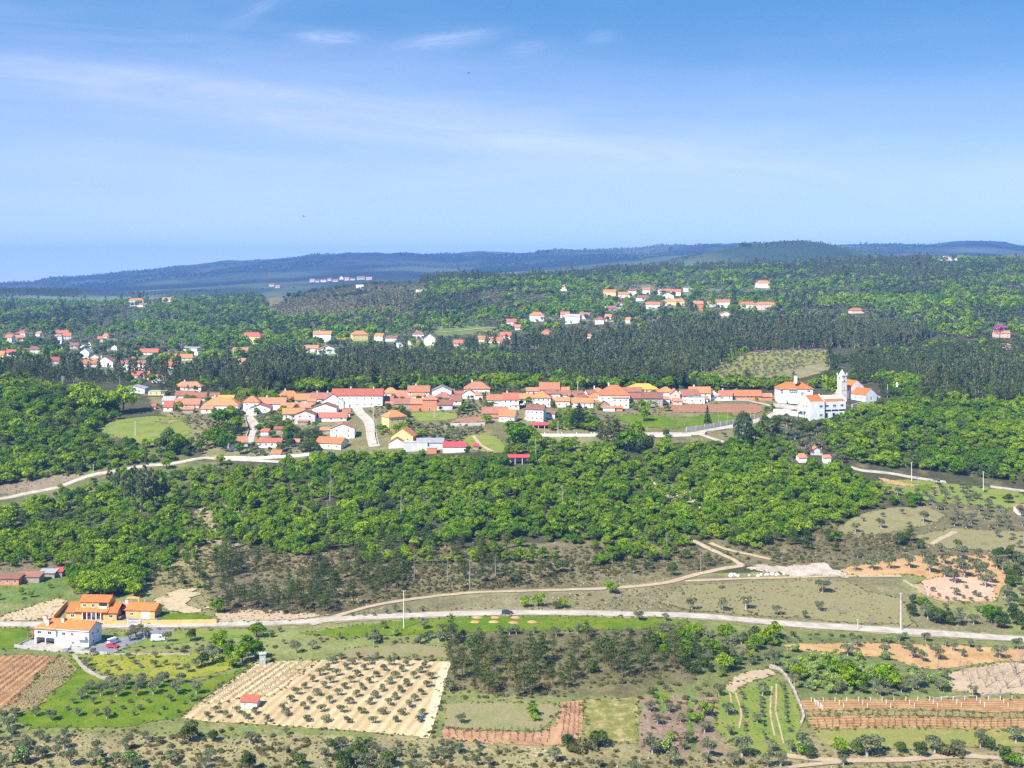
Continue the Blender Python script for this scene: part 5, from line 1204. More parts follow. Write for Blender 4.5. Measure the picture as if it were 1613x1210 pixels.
    x, y, z = ground(211, 983.5); gt = empty('gate', (x, y, z)); tag(gt, 'white sliding gate in the orange roadside wall', 'gate')
    for sx in (-2.3, 2.3): b = MB(); b.box(sx-0.2, sx+0.2, -0.2, 0.2, -0.5, 1.9, 'plaster_white'); b.obj('post', gt)
    for k in range(14): b = MB(); b.box(-2.0+k*0.3, -1.9+k*0.3, -0.03, 0.03, 0.1, 1.5, 'frame_white'); b.obj('slat', gt)
    b = MB(); b.box(-2.05, 2.05, -0.045, -0.031, 1.4, 1.5, 'frame_white'); b.box(-2.05, 2.05, -0.045, -0.031, 0.15, 0.25, 'frame_white'); b.obj('rail', gt)
    x, y, z = ground(204, 962); b = MB()
    for sx in (-2.2, 2.2): b.box(sx-0.3, sx+0.3, -0.3, 0.3, -1.5, 3.4, om)
    b.prism([(-2.5,3.4),(2.5,3.4),(2.5,3.9),(0,4.3),(-2.5,3.9)], -0.35, 0.35, 'y', om); o = b.obj('garden_arch'); o.location = (x, y+5, z); tag(o, 'orange garden arch behind the carport roof', 'arch')
orange_farmhouse()
# hut, pump tower, sheds on the left slope
def hut():
    x, y, z = ground(393, 1116); s = y/F; r = empty('field_hut', (x, y+1.6, z), R(-6)); tag(r, 'white field hut with red tiled roof among the orchard rows', 'hut'); HOUSE_BOX.append((x, y+1.6, 4, 4, 0)); mask_poly([(376,1094),(408,1094),(408,1120),(376,1120)], 1)
    w = 26*s/2; b = MB(); b.prism([(-1.7,-1),(1.7,-1),(1.7,2.9),(-1.7,2.1)], -w, w, 'x', 'plaster_white'); b.obj('wall', r)
    b = MB(); slab(b, (-w-0.3,-2.1,2.0),(w+0.3,-2.1,2.0),(w+0.3,2.0,3.0),(-w-0.3,2.0,3.0),0.14,'tile_red'); b.obj('roof', r)
    put_door(r, 0.6, -1.7, 0.0, 0, 'frame_white', 1.3, 1.85); put_window(r, -1.2, -1.7, 0.9, 0, 0.7, 0.7, True)
hut()
def pump():
    x, y, z = ground(413.5, 1046); r = empty('pump_house', (x, y, z), R(12)); tag(r, 'narrow grey concrete pump tower at the top corner of the sandy orchard', 'tower'); mask_poly([(404,1026),(424,1026),(424,1048),(404,1048)], 1)
    b = MB(); b.box(-1.0,1.0,-1.0,1.0,-1,3.5,'concrete'); b.obj('wall', r); b = MB(); b.box(-1.25,1.25,-1.25,1.25,3.504,3.75,'concrete'); b.obj('roof', r); put_door(r, 0, -1.0, 0, 0, 'steel', 0.8, 1.9); HOUSE_BOX.append((x, y, 2, 2, 0))
pump()
house(-14,34,908,912,922,'s','b','k','long shed with rusty roof and red brick wall at the left edge',d=6,win=4,name='farm_shed',cat='shed')
house(28,66,904.5,909,918,'s','b','s','shed with brown tiled roof right of the red brick shed',d=6,name='farm_shed',cat='shed')
house(64,89,903,905.5,911,'s','g','s','shed with pale sheet roof left of the red metal roof on the slope',d=5,name='farm_shed',cat='shed')
house(87,101,901.5,904.5,909,'s','m','s','small shed with bright red metal roof at the end of the slope sheds',d=5,name='farm_shed',cat='shed')
EXTRA = []
# ------------------------------------------------------------------ vehicles
def wheel_mesh():
    b = MB(); b.tube([(0,-0.1,0),(0,0.1,0)], [0.33,0.33], 'rubber', 14); return b.mesh('wheel')
def rim_mesh():
    b = MB(); b.tube([(0,-0.115,0),(0,0.115,0)], [0.2,0.2], 'steel', 10); return b.mesh('rim')
WHM, RIM = wheel_mesh(), rim_mesh()
def vehicle(name, cat, px, py, rz, label, paint, prof, glass_side, L, Wd, windshields):
    x, y, z = ground(px, py); r = empty(name, (x, y, z + 0.24), rz); tag(r, label, cat)
    b = MB(); n = len(prof); vs = []
    for sgn, inset in ((-1, 0), (1, 0)):
        for (a, c) in prof:
            t = 0.0 if c < 0.95 else 0.14*(c-0.95)/0.5
            vs.append((a, sgn*(Wd/2 - t), c))
    fs = [tuple(range(n)), tuple(range(2*n-1, n-1, -1))] + [(i, (i+1) % n, n+(i+1) % n, n+i) for i in range(n)]
    b.add(vs, fs, paint); b.obj('body', r)
    for sgn in (-1, 1):
        for gp in glass_side:
            q = MB(); vv = [(a, sgn*(Wd/2 - (0.14*(c-0.95)/0.5 if c > 0.95 else 0) + 0.012), c) for a, c in gp] + [(a, sgn*(Wd/2 - (0.14*(c-0.95)/0.5 if c > 0.95 else 0) - 0.03), c) for a, c in gp]; m = len(gp)
            q.add(vv, [tuple(range(m)), tuple(range(2*m-1, m-1, -1))] + [(i, (i+1) % m, m+(i+1) % m, m+i) for i in range(m)], 'glass'); q.obj('window', r)
    for (a0, c0, a1, c1) in windshields:
        q = MB(); d = Vector((-(c1-c0), 0, a1-a0)).normalized()*0.015
        if d.x*(a0) < 0: d = -d
        w0, w1 = Wd/2-0.12, Wd/2-0.22
        q.add([(a0+d.x,-w0,c0+d.z),(a0+d.x,w0,c0+d.z),(a1+d.x,w1,c1+d.z),(a1+d.x,-w1,c1+d.z),(a0-d.x,-w0,c0-d.z),(a0-d.x,w0,c0-d.z),(a1-d.x,w1,c1-d.z),(a1-d.x,-w1,c1-d.z)], [(0,1,2,3),(7,6,5,4),(0,4,5,1),(1,5,6,2),(2,6,7,3),(3,7,4,0)], 'glass'); q.obj('windscreen', r)
    for sx in (-1, 1):
        for sy in (-1, 1):
            w = link('wheel', WHM, r); w.location = (sx*L*0.30, sy*(Wd/2-0.06), 0.33); rm = link('rim', RIM, w)
    for sy in (-1, 1):
        q = MB(); q.box(L/2-0.03, L/2+0.02, sy*Wd*0.36-0.18, sy*Wd*0.36+0.18, 0.62, 0.78, 'lamp_clear'); q.obj('headlight', r)
        q = MB(); q.box(-L/2-0.02, -L/2+0.03, sy*Wd*0.4-0.12, sy*Wd*0.4+0.12, 0.7, 0.95, 'paint_red'); q.obj('tail_light', r)
    return r
CARP = [(-2.1,0.3),(-2.15,0.75),(-2.05,1.0),(-1.75,1.42),(-1.2,1.5),(0.1,1.48),(0.9,1.0),(1.85,0.86),(2.1,0.62),(2.1,0.3)]
CARG = [[(-1.75,1.02),(-1.6,1.36),(-0.95,1.42),(-0.95,1.02)],[(-0.87,1.02),(-0.87,1.42),(0.05,1.40),(0.72,1.02)]]
CARW = [(0.9,1.0,0.12,1.47),(-2.04,1.02,-1.78,1.40)]
vehicle('car','car',799,968,R(3),'dark estate car driving along the valley road','paint_dark',CARP,CARG,4.2,1.8,CARW)
vehicle('car','car',177,1021,R(-8),'red car parked at the front of the tarmac yard','paint_red',CARP,CARG,4.2,1.8,CARW)
vehicle('car','car',191,975.5,R(78),'dark car standing under the carport','paint_dark',CARP,CARG,4.2,1.8,CARW)
VANP = [(-2.4,0.3),(-2.45,1.95),(-2.3,2.1),(0.9,2.1),(1.35,1.95),(1.9,1.15),(2.4,0.95),(2.5,0.6),(2.5,0.3)]
VANG = [[(0.45,1.2),(0.5,1.8),(1.15,1.8),(1.65,1.2)]]
vehicle('van','van',179,1014.5,R(62),'white van parked beside the shade of the white farmhouse','paint_white',VANP,VANG,4.9,1.9,[(1.9,1.17,1.36,1.93),(-2.45,1.3,-2.45,1.85)])
vehicle('van','van',249,1010,R(6),'old white van left among trees in the grass field','paint_white',VANP,VANG,4.9,1.9,[(1.9,1.17,1.36,1.93),(-2.45,1.3,-2.45,1.85)])
# ------------------------------------------------------------------ poles, posts
def pole(px, pb, pt, label, mat='pole_concrete', arm=1.6, lamp=False, narm=1):
    x, y, z = ground(px, pb); h = (pb-pt)*y/F; r = empty('lamp_post' if lamp else 'power_pole', (x, y, z)); tag(r, label, 'lamp post' if lamp else 'pole')
    b = MB(); k = 0.17 if h > 8 else 0.11; b.tube([(0,0,-1),(0,0,h)], [k*1.35, k*0.8], mat, 8); b.obj('pole', r)
    if lamp:
        b = MB(); b.tube([(0,0,h-0.1),(0.5,-0.1,h+0.25),(1.3,-0.3,h+0.3)], [0.05,0.05,0.04], 'steel', 6); b.obj('bracket', r)
        b = MB(); b.box(1.2,1.9,-0.45,-0.2,h+0.2,h+0.34,'steel'); b.obj('lamp_head', r); return r
    for a in range(narm):
        zz = h-0.35-a*1.1
        b = MB(); b.box(-arm/2, arm/2, -0.09, 0.09, zz, zz+0.16, 'steel'); c = b.obj('crossarm', r)
        for q in (-0.45, 0.0, 0.45):
            b = MB(); b.tube([(q*arm,0,zz+0.16),(q*arm,0,zz+0.26),(q*arm,0,zz+0.42)], [0.05,0.10,0.05], 'lamp_clear', 6); b.obj('insulator', c)
    return r
pole(636,990,930,'tall white concrete power pole beside the valley road below the wood')
pole(1419,993,934,'tall white concrete power pole by the right end of the valley road')
pole(99,618,593,'power pole in front of the dark wood at the left',arm=3.0,narm=2)
pole(213,686,664,'slim pole standing in the village meadow',arm=1.0)
pole(147,752,732,'thin pole beside the bend of the left lane',arm=0.8)
pole(1436,758,728,'tall pale pole beside the right hand lane',arm=1.0)
pole(1549,775,743,'pale pole at the far right lane',arm=0.9)
pole(1398,626,606,'thin mast on the wood edge right of the church',arm=0.5)
pole(588,694,640,'tall street pole at the bend of the right street',arm=1.0)
pole(592,682,662,'short pole beside the tall street pole',arm=0.5)
pole(684,658,646,'slim pole on the lawn below the brick tower house',arm=0.5)
pole(879,684,664,'slim pole behind the white roadside wall',arm=0.6)
pole(1175,961,944,'small pole on the dry grass above the valley road',arm=0.5)
pole(1351,992,976,'short white post beside the valley road',arm=0.3)
pole(216,588,558,'grey pole rising among the western hamlet roofs',arm=1.2)
pole(228,960,945,'thin pole beside the orange garage',arm=0.5)
pole(76,975,953,'grey pole on the sandy vineyard bank',arm=0.5)
pole(889,640,622,'thin pole rising behind the dark cedar',arm=0.5)
pole(910,622,600,'mast above the brown roofs at the middle of the village',arm=0.5)
pole(1146,666,646,'street lamp on the church road, left one','steel',lamp=True)
pole(1132,668,650,'street lamp on the green verge left of the other','steel',lamp=True)
pole(290,470,460,'thin mast on the left crest behind the houses',arm=1.5)
pole(522,800,745,'tall dead trunk like pole in the central wood','bark_grey',arm=0.1) if False else None
# monument
x, y, z = ground(1413, 622); r = empty('monument', (x, y, z)); tag(r, 'white stone column monument in the trees right of the church', 'monument')
b = MB(); b.box(-0.9,0.9,-0.9,0.9,-1,1.2,'plaster_white'); b.obj('plinth', r); b = MB(); b.tube([(0,0,1.2),(0,0,7.4)], [0.75,0.6], 'plaster_white', 12); b.obj('column', r); b = MB(); b.box(-0.85,0.85,-0.85,0.85,7.4,7.8,'plaster_white'); b.tube([(0,0,7.8),(0,0,8.3),(0,0,9.2)], [0.5,0.55,0.1], 'plaster_white', 10); b.obj('finial', r)
# two birds on the wing
for px, py, lab in ((738,115,'tiny dark bird high in the blue sky near the upper cirrus'), (478,341,'tiny dark bird low over the hazy horizon')):
    y = 240.0; b = MB()
    b.tube([(-0.22,0,0),(-0.08,0,0.03),(0.1,0,0.03),(0.24,0,0.0)], [0.01,0.07,0.07,0.01], 'wire', 6)
    for s in (-1, 1): b.add([(-0.1,0,0.03),(0.12,0,0.03),(0.1,s*0.35,0.14),(-0.05,s*0.35,0.14),(0.02,s*0.72,0.05)], [(0,1,2,3),(3,2,4)], 'wire')
    o = b.obj('bird'); o.location = ((px-CX)*y/F, y, -(py-HY)*y/F); o.rotation_euler = (0.3, 0, 0.6); tag(o, lab, 'bird')
x, y, z = ground(665, 1132); b = MB(); b.tube([(0,0,-0.1),(0,0,1.1)], [0.5,0.48], 'paint_blue', 12); b.tube([(0,0,1.1),(0,0,1.16)], [0.52,0.52], 'paint_blue', 12); o = b.obj('barrel'); o.location = (x, y, z); tag(o, 'blue barrel at the lower right corner of the sandy orchard', 'barrel')
# ------------------------------------------------------------------ plants: each kind has a few individuals grown from leaf clumps on lobes
def leaf_cloud(lobes, n, size, g, out=0.75, droop=0.0, squash=1.0, jit=0.30):
    """n leaf clumps (bent quads) spread over the shells of ellipsoid lobes [(centre, radii)]"""
    Cn = np.array([l[0] for l in lobes], float); Rd = np.array([l[1] for l in lobes], float)
    wgt = (Rd[:, 0]*Rd[:, 1] + Rd[:, 0]*Rd[:, 2] + Rd[:, 1]*Rd[:, 2]); k = g.choice(len(lobes), n, p=wgt/wgt.sum())
    d = g.normal(size=(n, 3)); d[:, 2] = np.where(d[:, 2] < -0.4, -d[:, 2]*0.6, d[:, 2]); d /= np.linalg.norm(d, axis=1)[:, None]
    rad = 1.0 - jit*g.random(n)**1.6 + 0.10*g.random(n)
    P = Cn[k] + d*Rd[k]*rad[:, None]
    nr = d*out + g.normal(size=(n, 3))*0.45; nr /= np.linalg.norm(nr, axis=1)[:, None]
    t = np.cross(nr, g.normal(size=(n, 3))); t /= np.linalg.norm(t, axis=1)[:, None]
    if droop:
        t = t*(1-droop) + np.array([0, 0, -1.0])*droop; t /= np.linalg.norm(t, axis=1)[:, None]; nr = np.cross(t, np.cross(nr, t)); nr /= (np.linalg.norm(nr, axis=1)[:, None] + 1e-6)
    b = np.cross(nr, t); s = size*(0.6 + 0.8*g.random(n))[:, None]; asp = (0.55 + 0.35*g.random(n))[:, None]*squash
    bend = nr*s*0.22
    V = np.stack([P - t*s*0.5 - b*s*asp*0.3 - bend, P - t*s*0.1 + b*s*asp*0.5, P + t*s*0.5 + b*s*asp*0.2 - bend, P + t*s*0.15 - b*s*asp*0.5], 1)
    lob_t = g.random(len(lobes))
    tint = np.clip(0.5*g.random(n) + 0.5*lob_t[k], 0, 1)
    return V.reshape(-1, 3), tint
def plant_mesh(name, wood, clouds, smooth=False):
    """wood: MB with trunk and limbs (or None); clouds: [(verts, tint, material)]"""
    v = list(wood.v) if wood else []; f = list(wood.f) if wood else []; mi = list(wood.m) if wood else []; mats = list(wood.mats) if wood else []
    tint = [0.5]*len(f); co = np.array(v, float).reshape(-1, 3); parts = [co]; base = len(co); quads = []
    for V, T, mat in clouds:
        if mat not in mats: mats.append(mat)
        q = np.arange(len(V)).reshape(-1, 4) + base; quads.append((q, mats.index(mat), T)); base += len(V); parts.append(V)
    co = np.concatenate(parts); ls = []; st = []; p = 0
    for face in f: ls += face; st.append(p); p += len(face)
    ls = np.array(ls, np.int32); st = np.array(st, np.int32); mi = np.array(mi, np.int32); tint = np.array(tint)
    for q, m, T in quads:
        st = np.concatenate([st, len(ls) + np.arange(0, q.size, 4, dtype=np.int32)]); ls = np.concatenate([ls, q.ravel().astype(np.int32)]); mi = np.concatenate([mi, np.full(len(q), m, np.int32)]); tint = np.concatenate([tint, T])
    me = bpy.data.meshes.new(name); me.vertices.add(len(co)); me.vertices.foreach_set('co', co.ravel().astype(np.float32))
    me.loops.add(len(ls)); me.loops.foreach_set('vertex_index', ls.astype(np.int32)); me.polygons.add(len(st)); me.polygons.foreach_set('loop_start', st.astype(np.int32))
    for m in mats: me.materials.append(M[m])
    me.update(calc_edges=True); me.polygons.foreach_set('material_index', mi.astype(np.int32))
    a = me.attributes.new('tint', 'FLOAT', 'FACE'); a.data.foreach_set('value', tint.astype(np.float32)); return me
def branchy(mb, p, d, L, r, depth, g, mat, spread=0.6, ends=None, up=0.15, n=5):
    d = Vector(d).normalized(); q = Vector(p) + d*L*0.5 + Vector(g.normal(size=3))*L*0.05; e = q + d*L*0.5 + Vector(g.normal(size=3))*L*0.06
    mb.tube([p, q, e], [r, r*0.82, r*0.62], mat, n, False)
    if ends is not None: ends.append(tuple(e))
    if depth <= 0: return
    for k in range(2 if depth > 1 else 3):
        nd = (d + Vector(g.normal(size=3))*spread + Vector((0, 0, up))).normalized(); branchy(mb, e, nd, L*g.uniform(0.62, 0.85), r*0.6, depth-1, g, mat, spread, ends, up, max(3, n-1))
KINDS = {}      # kind -> dict(near=[(full, trunk, crown)], far=[full], h=height)
def grow(kind, g, lod):
    """one individual: returns wood, clouds, height"""
    near = lod == 0; w = MB(); cl = []
    if kind == 'oak':
        H_ = 8.0; nl = g.integers(12, 18); lobes = []
        for i in range(nl):
            a = 2.4*i + g.uniform(-0.5, 0.5); rr = 2.6*math.sqrt((i+0.3)/nl); z = 6.3 - 2.6*(i/nl) + g.uniform(-0.6, 0.6); q = g.uniform(0.75, 1.35)
            lobes.append(((rr*math.cos(a)*1.15, rr*math.sin(a)*1.15, z + g.uniform(-0.5, 0.5)), (q*1.12, q*1.12, q*0.95)))
        sxx, szz = g.uniform(0.75, 1.35), g.uniform(0.78, 1.12); lobes = [((l[0][0]*sxx, l[0][1], l[0][2]*szz), l[1]) for l in lobes]; off = g.uniform(-0.8, 0.8); lobes.append(((off, 0, 3.2*szz), (2.3*sxx, 2.2, 1.8)))
        w.tube([(0,0,-0.8),(0.1,0,1.4),(0.15,0.1,3.4)], [0.32,0.24,0.17], 'bark', 6, False)
        if near:
            for l in lobes[:5]: w.tube([(0.12,0.05,2.2), tuple(np.array(l[0])*0.6 + np.array((0,0,1.2))), l[0]], [0.14,0.1,0.04], 'bark', 4, False)
        cl.append((*leaf_cloud(lobes, 1100 if near else 230, 0.62 if near else 1.35, g), 'leaf_oak'))
    elif kind == 'holm':
        H_ = 6.5; lobes = [((g.uniform(-1.5,1.5), g.uniform(-1.5,1.5), g.uniform(2.4,4.9)), (q := g.uniform(1.1,1.8), q, q*0.95)) for i in range(7)] + [((0,0,2.6),(2.3,2.3,1.9))]
        w.tube([(0,0,-0.8),(0,0.1,1.6)], [0.3,0.22], 'bark', 6, False)
        cl.append((*leaf_cloud(lobes, 900 if near else 200, 0.55 if near else 1.2, g), 'leaf_holm'))
    elif kind == 'olive':
        H_ = 4.6; lobes = []
        ends = []
        w.tube([(0,0,-0.4),(0.1,0,0.5),(0.05,0.1,1.1)], [0.34,0.24,0.2], 'bark_grey', 7, False)
        for i in range(4):
            a = math.pi/2*i + g.uniform(-0.4, 0.4); e = (1.25*math.cos(a), 1.25*math.sin(a), g.uniform(2.5, 3.4)); w.tube([(0.05,0.08,1.0), (0.5*math.cos(a), 0.5*math.sin(a), 1.7), e], [0.15,0.10,0.05], 'bark_grey', 5, False)
            q = g.uniform(0.85, 1.15); lobes.append((e, (q, q, q*0.85)))
        for i in range(4):
            a = math.pi/2*i + 0.8 + g.uniform(-0.4, 0.4); q = g.uniform(0.6, 1.0); lobes.append(((g.uniform(0.3,1.6)*math.cos(a), g.uniform(0.3,1.6)*math.sin(a), g.uniform(1.9,3.9)), (q, q, q*0.8)))
        cl.append((*leaf_cloud(lobes, 1000 if near else 150, 0.34 if near else 0.85, g, 0.6), 'leaf_olive'))
    elif kind == 'young_olive':
        H_ = 2.5; lobes = [((g.uniform(-0.75,0.75), g.uniform(-0.75,0.75), g.uniform(0.85,1.8)), (q := g.uniform(0.45,0.7), q, q*0.8)) for i in range(7)]
        w.tube([(0,0,-0.3),(0.03,0,0.5),(0,0.05,1.3)], [0.085,0.07,0.05], 'bark_grey', 6, False)
        for l in lobes[:4]: w.tube([(0,0,0.55), (l[0][0]*0.5, l[0][1]*0.5, 1.0), l[0]], [0.05,0.035,0.02], 'bark_grey', 4, False)
        cl.append((*leaf_cloud(lobes, 460 if near else 120, 0.26 if near else 0.45, g, 0.6), 'leaf_olive'))
    elif kind == 'pine':
        H_ = 11.0; lobes = []; top = g.uniform(9.8, 11); lean = g.uniform(-0.5, 0.5)
        w.tube([(0,0,-0.8),(lean*0.3,0,4),(lean,0.1,top*0.75),(lean*1.1,0.1,top)], [0.2,0.16,0.1,0.03], 'bark', 6, False)
        n = 11 if near else 6
        for i in range(n):
            t = 0.36 + 0.62*i/n; a = 2.4*i + g.uniform(-0.6, 0.6); L = (1.0-t)*3.6 + 0.8 + g.uniform(-0.3, 0.5); z = t*top
            e = (lean*t + L*0.75*math.cos(a), L*0.75*math.sin(a), z + 0.4); w.tube([(lean*t, 0.05, z-0.2), e], [0.06,0.02], 'bark', 4, False)
            q = 0.5 + 0.33*L*0.8; lobes.append((e, (q*1.15, q*1.15, q*0.55)))
            if near: lobes.append(((lean*t + L*0.35*math.cos(a+0.9), L*0.35*math.sin(a+0.9), z+0.5), (q*0.8, q*0.8, q*0.5)))
        lobes.append(((lean*1.1,0.1,top-0.2), (0.7,0.7,0.9)))
        cl.append((*leaf_cloud(lobes, 900 if near else 160, 0.40 if near else 0.95, g, 0.5, jit=0.6), 'leaf_pine'))
    elif kind == 'euc':
        H_ = 19.0; lobes = []; top = g.uniform(17, 19); w.tube([(0,0,-1),(g.uniform(-.3,.3),0,7),(g.uniform(-.5,.5),0,top-2)], [0.26,0.2,0.08], 'bark_pale', 5, False)
        n = 12 if near else 7
        for i in range(n):
            t = 0.33 + 0.64*i/n; a = 2.4*i + g.uniform(-0.6, 0.6); L = 1.9*(1.15-t)*g.uniform(0.7, 1.3) + 0.3; q = g.uniform(0.8, 1.3)*(1.2 - 0.5*t)
            lobes.append(((L*math.cos(a), L*math.sin(a), t*top), (q, q, q*1.6)))
        lobes.append(((0,0,top-1), (0.7,0.7,1.6)))
        cl.append((*leaf_cloud(lobes, 1000 if near else 210, 0.62 if near else 1.35, g, 0.5, droop=0.5), 'leaf_euc'))
    elif kind == 'bush':
        H_ = 1.7; lobes = [((g.uniform(-0.9,0.9), g.uniform(-0.9,0.9), g.uniform(0.3,0.8)), (q := g.uniform(0.5,0.9), q, q*0.8)) for i in range(6)]
        cl.append((*leaf_cloud(lobes, 360 if near else 90, 0.34 if near else 0.7, g), 'leaf_bush'))
    elif kind == 'heath':
        H_ = 1.3; lobes = [((g.uniform(-1.0,1.0), g.uniform(-1.0,1.0), g.uniform(0.2,0.6)), (q := g.uniform(0.4,0.8), q, q*0.75)) for i in range(6)]
        cl.append((*leaf_cloud(lobes, 260, 0.32, g), 'leaf_dry')); cl.append((*leaf_cloud(lobes[:3], 70, 0.32, g), 'leaf_bush'))
    elif kind == 'tuft':
        H_ = 0.7; lobes = [((g.uniform(-0.3,0.3), g.uniform(-0.3,0.3), 0.2), (0.35, 0.35, 0.35)) for i in range(3)]
        cl.append((*leaf_cloud(lobes, 46, 0.3, g), 'leaf_bush'))
    elif kind == 'dry_tuft':
        H_ = 0.7; lobes = [((g.uniform(-0.3,0.3), g.uniform(-0.3,0.3), 0.2), (0.35, 0.35, 0.3)) for i in range(3)]
        cl.append((*leaf_cloud(lobes, 46, 0.3, g), 'leaf_dry'))
    elif kind == 'green_tuft':
        H_ = 0.7; lobes = [((g.uniform(-0.3,0.3), g.uniform(-0.3,0.3), 0.2), (0.35, 0.35, 0.3)) for i in range(3)]
        cl.append((*leaf_cloud(lobes, 46, 0.3, g), 'leaf_oak'))
    elif kind in ('blossom', 'lime'):
        H_ = 3.6; lobes = [((g.uniform(-1.2,1.2), g.uniform(-1.2,1.2), g.uniform(1.0,2.7)), (q := g.uniform(0.7,1.1), q, q*0.9)) for i in range(7)]
        w.tube([(0,0,-0.4),(0,0,1.2)], [0.12,0.08], 'bark', 5, False)
        cl.append((*leaf_cloud(lobes, 700, 0.40, g), 'leaf_oak' if kind == 'blossom' else 'leaf_lime'))
        if kind == 'blossom':
            V, T = leaf_cloud([(l[0], tuple(1.08*x for x in l[1])) for l in lobes], 300, 0.27, g); cl.append((V, T, 'petal_white'))
    elif kind == 'bare':
        H_ = 5.0; w.tube([(0,0,-0.4),(0.05,0,1.2)], [0.17,0.12], 'twig', 6, False)
        for k in range(4):
            a = math.pi/2*k + g.uniform(-0.5, 0.5); branchy(w, (0.05,0,1.1), (0.7*math.cos(a), 0.7*math.sin(a), 0.9), 1.35, 0.085, 4, g, 'twig', 0.48, None, 0.2, 4)
    elif kind == 'stone':
        H_ = 0.6; vs = []; n = 7
        for zz, q in ((-0.2, 0.5), (0.15, 0.62), (0.42, 0.4)):
            for k in range(n): a = 2*math.pi*k/n; r_ = q*g.uniform(0.7, 1.2); vs.append((r_*math.cos(a), r_*0.8*math.sin(a), zz*g.uniform(0.8, 1.2)))
        w.add(vs, [(i*n+k, i*n+(k+1) % n, (i+1)*n+(k+1) % n, (i+1)*n+k) for i in range(2) for k in range(n)] + [tuple(range(2*n, 3*n))], 'loose_stone')
    elif kind == 'cypress':
        H_ = 9.0; lobes = [((0,0,z), (r_, r_, 0.9)) for z, r_ in ((1.4,1.75),(2.4,1.6),(3.5,1.35),(4.6,1.1),(5.7,0.85),(6.8,0.6),(7.8,0.38),(8.5,0.22))]
        w.tube([(0,0,-0.5),(0,0,8)], [0.16,0.04], 'bark', 5, False); cl.append((*leaf_cloud(lobes, 900, 0.36, g, 0.6), 'leaf_cypress'))
    elif kind == 'cedar':
        H_ = 9.0; lobes = []; w.tube([(0,0,-0.5),(0,0,8)], [0.35,0.06], 'bark', 6, False)
        for i in range(22):
            t = i/22; a = 2.4*i; L = 3.6*(1-t)**0.75; lobes.append(((L*0.65*math.cos(a), L*0.65*math.sin(a), 1.2+7.2*t), (0.5+L*0.42, 0.5+L*0.42, 0.55)))
        cl.append((*leaf_cloud(lobes, 1700, 0.46, g, 0.6), 'leaf_cypress'))
    elif kind == 'weeping':
        H_ = 16.0; lobes = []; w.tube([(0,0,-0.5),(0.3,0,5),(0,0,12)], [0.5,0.4,0.12], 'bark_pale', 7, False)
        for i in range(24):
            t = i/24; a = 2.4*i; L = 5.0*math.sin(math.pi*(0.18+0.75*t)); lobes.append(((L*0.7*math.cos(a), L*0.7*math.sin(a), 3.0+11.5*t), (1.5, 1.5, 2.2)))
        cl.append((*leaf_cloud(lobes, 3600, 0.55, g, 0.5, droop=0.6), 'leaf_euc'))
    elif kind == 'pink':
        H_ = 9.0; lobes = [((g.uniform(-3.5,3.5), g.uniform(-2,2), g.uniform(4.5,7.4)), (2.0,2.0,1.5)) for i in range(9)]
        w.tube([(0,0,-0.5),(0,0,4)], [0.3,0.2], 'bark', 5, False); cl.append((*leaf_cloud(lobes, 900, 0.8, g), 'petal_pink'))
    elif kind == 'vine':
        H_ = 0.8; w.tube([(0,0,-0.15),(0.04,0.02,0.35),(0,0,0.6)], [0.075,0.065,0.08], 'vine_wood', 5)
        for sx in (-1, 1): w.tube([(0,0,0.55),(sx*0.22,g.uniform(-.1,.1),0.7),(sx*0.40,g.uniform(-.1,.1),g.uniform(0.75,0.95))], [0.055,0.04,0.02], 'vine_wood', 4)
    elif kind == 'dead':
        H_ = 9.0; w.tube([(0,0,-0.5),(0.3*g.uniform(-1,1),0,4),(g.uniform(-0.9,0.9),0.1,9)], [0.17,0.13,0.03], 'bark_grey', 5, False)
        for i in range(9): a = 2.4*i; z = 3.5+0.55*i; w.tube([(0.1,0,z),(1.1*math.cos(a),1.1*math.sin(a),z+0.6),(1.6*math.cos(a+0.3),1.6*math.sin(a+0.3),z+1.3)], [0.045,0.03,0.01], 'bark_grey', 3, False)
    return w, cl, H_
LONG = dict(oak='oak_tree', holm='holm_oak_tree', olive='olive_tree', young_olive='young_olive_tree', pine='pine_tree', euc='eucalyptus_tree', bush='bush', heath='heath_bush', stone='stone', tuft='grass_tuft', dry_tuft='grass_tuft', green_tuft='grass_tuft', blossom='blossoming_shrub', lime='bright_shrub', bare='bare_tree', cypress='cypress_tree', cedar='cedar_tree', weeping='weeping_eucalyptus', pink='blossom_tree', vine='vine', dead='dead_tree')
g = np.random.default_rng(77)
for kind, nv in dict(oak=11, holm=6, olive=7, young_olive=5, pine=5, euc=6, bush=4, heath=4, tuft=3, dry_tuft=3, green_tuft=3, blossom=3, lime=2, bare=4, stone=4, cypress=1, cedar=1, weeping=1, pink=1, vine=4, dead=3).items():
    rec = dict(near=[], far=[], h=1.0)
    for i in range(nv):
        w, cl, hh = grow(kind, g, 0); rec['h'] = hh
        full = plant_mesh(LONG[kind], w, cl)
        parts = (plant_mesh('trunk', w, []) if w.v else None, plant_mesh('crown', None, cl) if cl else None)
        rec['near'].append((full, *parts))
        if kind in ('oak', 'holm', 'olive', 'pine', 'euc', 'bush'):
            w, cl, hh = grow(kind, g, 1); rec['far'].append(plant_mesh(LONG[kind], w, cl))
    KINDS[kind] = rec

